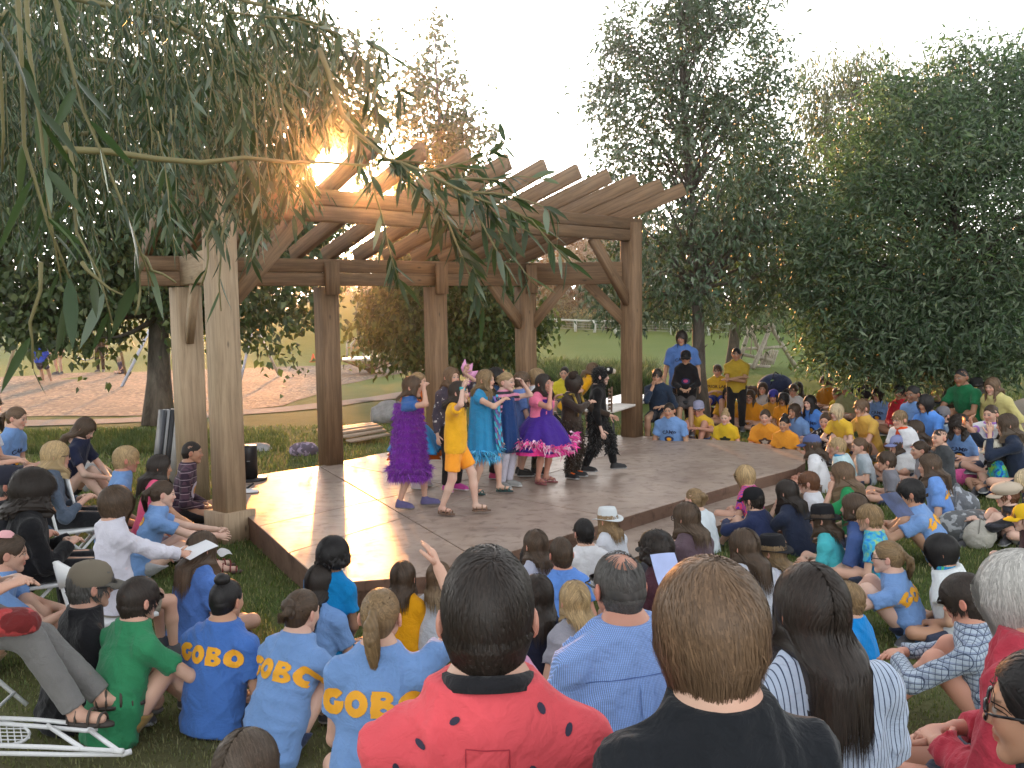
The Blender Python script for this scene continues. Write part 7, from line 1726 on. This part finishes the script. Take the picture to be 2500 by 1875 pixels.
for i in range(4): x, y = math.cos(i * 1.571 + .78), math.sin(i * 1.571 + .78); MB().tube([(x * .11, y * .11, zs - .05), (x * .22, y * .22, 0)], .014, 8).build('leg', M_BLACKP, t)
aa = np.linspace(0, 6.2832, 17); MB().tube(np.c_[.17 * np.cos(aa), .17 * np.sin(aa), np.full(17, zs * .42)], .01, 6).build('foot_ring', M_BLACKP, t)

# boulders, ramp, bags
def rock_mat():
    m, N, L, b = nt('granite'); f = noise(N, L, 7, 6, .7); k = noise(N, L, 60, 3)
    L.new(mixc(N, L, math_(N, L, 'MULTIPLY', k, .4), ramp(N, L, f, [(.3, (.13, .13, .135)), (.7, (.32, .32, .32))]), (.42, .42, .41)), b.inputs['Base Color']); b.inputs['Roughness'].default_value = .9; bump(N, L, b, f, .5, .02); return m
M_ROCK = rock_mat()
def boulder(label, q, r, seed, rz=0):
    h = max(r) / 14; s = SDF(-np.array(r) * 1.15, np.array(r) * 1.15, h); s.ell((0, 0, 0), r); rg = np.random.RandomState(seed)
    for i in range(7): n_ = unit(rg.normal(size=3)); s.plane(n_ * np.array(r) * rg.uniform(.7, .9), n_, .03)
    s.wob(max(r) * .02, 9 / max(r), seed, 6); V, Q = s.nets()
    return tag(ob('boulder', npmesh('boulder', V, Q, smooth=True, mats=[M_ROCK]), None, tuple(q), (0, 0, rz)), label, 'boulder', 'boulders on the grass')
q = G(945, 1032, -.22); boulder('grey boulder behind the purple dress at the back of the stage', (q[0], q[1] + .2, -.08), (.42, .34, .27), 3)
q = G(625, 1098, -.22); boulder('low flat grey boulder in the grass behind the loudspeaker', (q[0], q[1], -.24), (.36, .25, .13), 4)
P = [x for x in PEOPLE if 'boulder' in x['label']][0]; boulder('pale boulder under the girl with the loose ponytail', (P['loc'][0] + .1, P['loc'][1] + .05, P['g'] + .04), (.48, .4, .26), 5)
q = G(178, 1140, -.1); boulder('pale grey boulder between the blond woman and the long haired girl', (q[0], q[1], tz(q[0], q[1]) + .08), (.28, .25, .2), 6)
q = G(214, 1215, -.2); boulder('rounded pale boulder behind the empty folding chairs', (q[0], q[1], tz(q[0], q[1]) + .1), (.36, .3, .24), 8)
cs = [np.array(G(*x)) for x in ((772, 1054, -.19), (893, 1040, -.12), (954, 1067, -.14), (857, 1085, -.2))]; t = tag(empty('wooden_ramp', tuple(cs[0])), 'low wooden ramp of planks on the grass behind the stage', 'ramp')
for i in range(7):
    f0, f1 = i / 7 + .006, (i + 1) / 7 - .006; a0 = cs[0] + (cs[3] - cs[0]) * f0; a1 = cs[0] + (cs[3] - cs[0]) * f1; b0 = cs[1] + (cs[2] - cs[1]) * f0; b1_ = cs[1] + (cs[2] - cs[1]) * f1
    hmp = np.array([0, 0, .1 * math.sin(math.pi * (i + .5) / 7)]); V = np.array([a0, a1, b1_, b0]) + hmp - cs[0]; V = np.vstack([V, V + [0, 0, .03]]); MB().add(V, [(3, 2, 1, 0), (4, 5, 6, 7), (0, 1, 5, 4), (1, 2, 6, 5), (2, 3, 7, 6), (3, 0, 4, 7)]).build('plank', wood('deck_board', (.33, .25, .18), (.45, .36, .28), 0), t)
def bag(label, q, r, col, seed, cat='bag', pat=None, rz=0.0, top=None, group=None, lift=.85):
    h = max(r) / 13; s = SDF(-np.array(r) * 1.3, np.array(r) * np.array([1.3, 1.3, 1.6]), h); s.ell((0, 0, 0), r); s.cone((-r[0] * .4, 0, 0), (r[0] * .4, 0, r[2] * .1), r[1] * .85, r[1] * .8, .05)
    if top: s.cone((0, 0, r[2] * .6), (0, 0, r[2] * 1.4), r[0] * .35, r[0] * .12, .06)
    s.wob(max(r) * .05, 7 / max(r), seed, 6, True); s.plane((0, 0, -r[2] * lift), (0, 0, -1)); V, Q = s.nets()
    t = tag(empty('bag', tuple(q), rz), label, cat, group); ob('bag_body', npmesh('bag_body', V, Q, mats=[cloth(col, pat)]), t)
    MB().tube([(-r[0] * .5, -r[1] * .55, -r[2] * .2), (-r[0] * .45, -r[1] * 1.02, r[2] * .4), (-r[0] * .2, -r[1] * .5, r[2] * 1.0), (0, 0, r[2] * 1.12), (r[0] * .2, -r[1] * .2, r[2] * .95)], max(r) * .035, 6).build('strap', cloth(tuple(c * .5 for c in col)), t, smooth=True)
    return t
PB = 'bags piled beside the ash tree'
for lb, u, d, up, r, col, pt in (('navy rucksack on top of the pile of bags', 1893, 18.6, .62, (.3, .24, .26), (.03, .05, .12), None), ('large black duffel bag at the right of the pile', 1926, 18.3, .26, (.2, .25, .36), (.008, .008, .01), None), ('white sack under the navy rucksack', 1882, 18.2, .38, (.26, .2, .2), (.5, .5, .52), None), ('brown jacket bundle at the left of the pile', 1832, 18.6, .48, (.22, .2, .17), (.09, .05, .035), None),
    ('white and black tote bag low in the pile', 1848, 18.0, .16, (.26, .22, .2), (.42, .44, .48), 'camo'), ('black gym bag low behind the boy in the tan vest', 1890, 18.5, .12, (.26, .2, .2), (.02, .02, .025), None), ('beige shoulder bag in the middle of the pile', 1908, 18.0, .44, (.16, .15, .13), (.38, .34, .28), None), ('dark sports bag between the ash trunk and the boy in yellow', 1735, 18.4, .1, (.26, .2, .18), (.02, .02, .03), None), ('navy bag lying on the slope right of the pile', 1985, 17.5, .06, (.22, .16, .13), (.015, .02, .045), None), ('blue and white bag behind the boy in yellow', 1772, 18.6, .2, (.2, .18, .2), (.2, .25, .4), 'camo')):
    bag(lb, at_g(u, d, up), r, col, int(u), pat=pt, group=PB, lift=.95)
q = G(742, 1112, -.22); bag('purple and white cloth bag on the grass left of the rear post', (q[0], q[1], -.14), (.22, .13, .11), (.36, .30, .42), 31, pat='camo')
q = G(2335, 1265, -.2); bag('grey plastic shopping bag with blue things inside', (q[0], q[1], tz(q[0], q[1]) + .13), (.2, .17, .17), (.42, .45, .50), 32, pat='camo', top=True)
q = G(2365, 1312, -.2); bag('grey patterned blanket bundle on the grass by the newsboy cap', (q[0], q[1], tz(q[0], q[1]) + .1), (.3, .2, .14), (.34, .36, .38), 33, pat='camo')
q = G(2392, 1330, -.2); bag('cream canvas tote slumped in front of the newsboy cap', (q[0], q[1], tz(q[0], q[1]) + .1), (.13, .1, .15), (.46, .44, .39), 34)
q = G(2350, 1190, -.2); bag('bright pink cloth bundle beside the tie dye child', (q[0], q[1], tz(q[0], q[1]) + .06), (.14, .12, .09), (.75, .12, .34), 35)
q = D(1272, 1722, 5.2); bag('pink drawstring bag with dark dots behind the navy top', (q[0], q[1], max(q[2], tz(q[0], q[1]) + .2)), (.12, .09, .2), (.55, .28, .44), 36, pat='dots', top=True)
P = [x for x in PEOPLE if x['label'].startswith('person in grey trousers')][0]; c = D(28, 1524, 4.75); bag('red and purple printed cloth bag on the grey trousers', c, (.12, .09, .045), (.42, .05, .05), 37, pat='camo')
q = D(1628, 1390, 5.9); paper('white and blue printed sheet held up before the brown haired woman', q, .16, .2, .3, .9, .01, plain('sheet_blue', (.4, .48, .78), .6))
q = D(2190, 1232, 8.1); paper('dark magazine with a blue and orange cover behind the black haired young man', q, .2, .24, .5, .7, .01, plain('magazine_cover', (.035, .05, .12), .5, 0, .8), 'magazine', 'magazine')
q = D(1032, 1545, 3.0)

# ------------------------------------------------------------------ playground and field
q = np.array(G(905, 908, -.2)); t = tag(empty('merry_go_round', tuple(q)), 'metal playground roundabout with hand rails on the wood chips', 'roundabout'); R_ = 77 * np.linalg.norm(q[:2]) / F_PX
M_ALU = plain('brushed_metal', (.5, .5, .47), .3, .7)
MB().lathe([(0, .42), (R_, .42), (R_ * 1.01, .45), (R_, .48), (0, .48)], 40).build('platform', M_ALU, t); MB().lathe([(0, 0), (.14, 0), (.1, .42), (0, .42)], 16).build('pedestal', plain('rusty_steel', (.16, .12, .09), .6), t)
for i in range(6): x, y = math.cos(i * 1.047), math.sin(i * 1.047); MB().tube([(x * .1, y * .1, .06), (x * R_ * .9, y * R_ * .9, .41)], .03, 6).build('strut', plain('rusty_steel', (.16, .12, .09), .6), t)
for i in range(3):
    a_ = i * 2.094 + 2.4; x, y = math.cos(a_), math.sin(a_); tx, ty = -y, x; w_ = .36
    MB().tube([(x * R_ * .75 - tx * w_, y * R_ * .75 - ty * w_, .48), (x * R_ * .72 - tx * w_, y * R_ * .72 - ty * w_, .95), (x * R_ * .7 - tx * w_ * .6, y * R_ * .7 - ty * w_ * .6, 1.12), (x * R_ * .7 + tx * w_ * .6, y * R_ * .7 + ty * w_ * .6, 1.12), (x * R_ * .72 + tx * w_, y * R_ * .72 + ty * w_, .95), (x * R_ * .75 + tx * w_, y * R_ * .75 + ty * w_, .48)], .035, 8).build('hand_rail', M_ALU, t, smooth=True)
    MB().tube([(x * R_ * .72 - tx * w_, y * R_ * .72 - ty * w_, .82), (x * R_ * .72 + tx * w_, y * R_ * .72 + ty * w_, .82)], .025, 6).build('rail', plain('rail_tan', (.45, .28, .12), .5), t)
# swings
A0, B0 = np.array(G(20, 930, -.2)), np.array(G(640, 915, -.2)); t = tag(empty('swing_set', tuple((A0 + B0) / 2)), 'long swing set of thin posts on the wood chips', 'swing set'); Cc = (A0 + B0) / 2; zt = 2.5
M_SW = plain('swing_post_grey', (.42, .46, .55), .4, .4)
MB().tube([A0 - Cc + [0, 0, zt], B0 - Cc + [0, 0, zt]], .05, 8).build('top_beam', M_SW, t)
for u, v, m_ in ((8, 940, wood('swing_wood', (.3, .22, .12), (.42, .32, .18))), (297, 945, M_SW), (308, 918, wood('swing_wood', (.3, .22, .12), (.42, .32, .18))), (586, 934, M_SW), (682, 918, plain('galvanised', (.4, .42, .42), .4, .5))):
    g_ = np.array(G(u, v, -.2)); f_ = np.clip((g_[0] - A0[0]) / (B0[0] - A0[0]), 0, 1); tp = A0 + (B0 - A0) * f_ + [0, 0, zt]; tp[0] += (-.0 if u != 682 else -.55); MB().tube([g_ - Cc, tp - Cc], .045, 8).build('post', m_, t)
def swing(label, u, v, rider=False):
    g_ = np.array(G(u, v + 18, -.2)); z_ = .5; o_ = tag(empty('playground_swing', (g_[0], g_[1], -.2)), label, 'swing', 'swings'); w_ = .27
    for sd in (-1, 1): MB().tube([(sd * w_, 0, z_ + .1), (sd * w_, 0, zt)], .012, 5).build('chain', M_GREY, o_)
    n = 9; x = np.linspace(-w_, w_, n); zz = z_ + .1 * (x / w_) ** 2; V = np.vstack([np.c_[x, np.full(n, -.08), zz], np.c_[x, np.full(n, .08), zz], np.c_[x, np.full(n, .08), zz - .03], np.c_[x, np.full(n, -.08), zz - .03]])
    MB().add(V, [(r * n + i, r * n + i + 1, ((r + 1) % 4) * n + i + 1, ((r + 1) % 4) * n + i) for r in range(4) for i in range(n - 1)]).build('seat', M_BLACKP if rider else M_GREY, o_)
swing('empty sling swing hanging near the linden trunk', 212, 895); swing('sling swing under the rider in bright blue', 100, 897, True)
FARP = 'people at the playground'
A('person in bright blue riding a swing, seen from behind', 100, 832, 17.5, 0, cls='adult', pose='stool', seat=.62, hair=('short', 'brown'), shirt=(.01, .07, .5), pants=(.02, .03, .08), group=FARP)
A('man in tan shorts standing by the swings', 136, 797, 16.5, 200, cls='man', pose='stand', hair=('short', 'brown'), shirt=(.1, .08, .09), pat='plaidw', pants=(.45, .30, .17), group=FARP)
A('person in black standing past the empty swing', 240, 800, 15.5, 180, cls='adult', pose='stand', hair=('short', 'black'), shirt=(.015, .015, .02), pants=BLK, short=False, group=FARP)
A('small white haired child sitting on the far lawn', 289, 870, 12.5, 220, cls='tot', hair=('mop', 'wblond'), shirt=(.03, .03, .08), pants=NAVY, group=FARP)
A('little girl in pink and green standing on the far lawn', 428, 838, 11, 150, cls='tot', pose='stand', hair=('mid', 'dark'), shirt=(.7, .3, .6), pants=(.05, .42, .22), group=FARP)
for u, v, lb in ((1224, 905, 'small orange marker cone on the field behind the boy in glasses'), (765, 882, 'red marker cone beyond the playground left of the roundabout')):
    q = np.array(G(u, v + 4, -.2)); q[2] = tz(q[0], q[1]); MB().lathe([(.16, 0), (.16, .03), (.1, .03), (.03, .32), (0, .32)], 14, (0, 0, 0)).build('traffic_cone', plain('cone_orange', (.75, .09, .02), .5), None, tuple(q)); o = COL.objects[-1]; tag(o, lb, 'cone', 'marker cones')
# field fence
def hit(u, v):
    for d in np.arange(25, 140, .25):
        p = D(u, v, d)
        if p[2] < tz(p[0], p[1]): return p
    return D(u, v, 100)
fp = [hit(u, v) for u, v in ((1300, 806), (1362, 809), (1405, 811), (1452, 813), (1502, 814), (1560, 815), (1640, 817), (1730, 819), (1830, 822))]
t = tag(empty('field_fence', tuple(fp[0])), 'long white railed field fence with wire mesh beyond the lawn', 'fence'); M_FP = plain('fence_white', (.5, .52, .48), .7)
tops = []
for p in fp:
    p = np.array([p[0], p[1], tz(p[0], p[1])]); hgt = 31 * np.linalg.norm(p[:2]) / F_PX; tops.append(p + [0, 0, hgt]); MB().tube([p - fp[0] - [0, 0, .1], p - fp[0] + [0, 0, hgt]], .09, 8).build('post', M_FP, t)
tops = np.array(tops); MB().tube(tops - fp[0] - [0, 0, .06], .055, 6).build('rail', M_FP, t)
mb = MB()
for f_ in (.15, .35, .55, .75): mb.tube(tops - fp[0] - np.array([0, 0, 1]) * (tops[:, 2:3] - np.array([[tz(*p[:2])] for p in tops])) * f_, .012, 4)
tag(mb.build('wire_mesh', M_GREY, t), kind='stuff')
p = hit(1366, 801); t = tag(empty('utility_box', (p[0], p[1] + 6, tz(p[0], p[1] + 6) + .4)), 'dark utility box on a stand behind the field fence', 'box'); s_ = np.linalg.norm(p[:2]) / F_PX
MB().box((-9 * s_, -.3, 12 * s_), (9 * s_, .3, 24 * s_)).build('case', plain('box_dark', (.03, .035, .035), .6), t); MB().box((-1.5 * s_, -.1, -.6), (1.5 * s_, .1, 12 * s_)).build('stand', M_GREY, t)
# log frame garden swing
M_LOG = wood('peeled_log', (.42, .36, .29), (.60, .53, .44))
q = np.array(G(1868, 905, -.1)); t = tag(empty('log_swing', tuple(q)), 'peeled log garden swing seat in its frame behind the bags', 'garden swing'); k_ = np.linalg.norm(q[:2]) / F_PX
def lp(u, v, dy=0.0): p = D(u, v, float((q - EYE) @ FWD) + dy) - q; return p
for a_, b_ in (((1832, 798, .5), (1797, 905, -.1)), ((1832, 798, .5), (1866, 893, 1.2)), ((1882, 797, -.4), (1838, 900, -1.0)), ((1882, 797, -.4), (1946, 902, .0))): MB().tube([lp(*a_) + unit(lp(*a_) - lp(*b_)) * .1, (lp(*a_) + lp(*b_)) / 2, lp(*b_)], [.06, .068, .072], 9).build('leg', M_LOG, t, smooth=True)
MB().tube([lp(1822, 800, .6), lp(1890, 799, -.5)], .065, 9).build('ridge_pole', M_LOG, t, smooth=True)
for a_, b_ in (((1812, 852, .2), (1850, 850, .9)), ((1865, 850, -.7), (1912, 846, -.2))): MB().tube([lp(*a_), lp(*b_)], .045, 8).build('crossbar', M_LOG, t, smooth=True)
for a_, b_ in (((1838, 800, .3), (1832, 870, .3)), ((1872, 800, -.2), (1870, 880, -.2))): MB().tube([lp(*a_), lp(*b_)], .02, 6).build('hanger', M_LOG, t)
for i in range(7):
    u = 1858 + i * 5.2; MB().beam(lp(u + 10, 856 + abs(i - 3) * 2 - i * 1.0, .3), lp(u - 2, 893 - i * .6, .0), .045, .03, (0, 1, 0)).build('slat', M_LOG, t)
MB().tube([lp(1812, 865, .1), lp(1885, 880, -.2)], .05, 8).build('arm_rest', M_LOG, t, smooth=True); MB().tube([lp(1805, 890, .1), lp(1880, 897, -.2)], .05, 8).build('seat_rail', M_LOG, t, smooth=True)
MB().beam(lp(1806, 888, .3), lp(1880, 895, .0), .5, .04).build('seat', M_LOG, t)
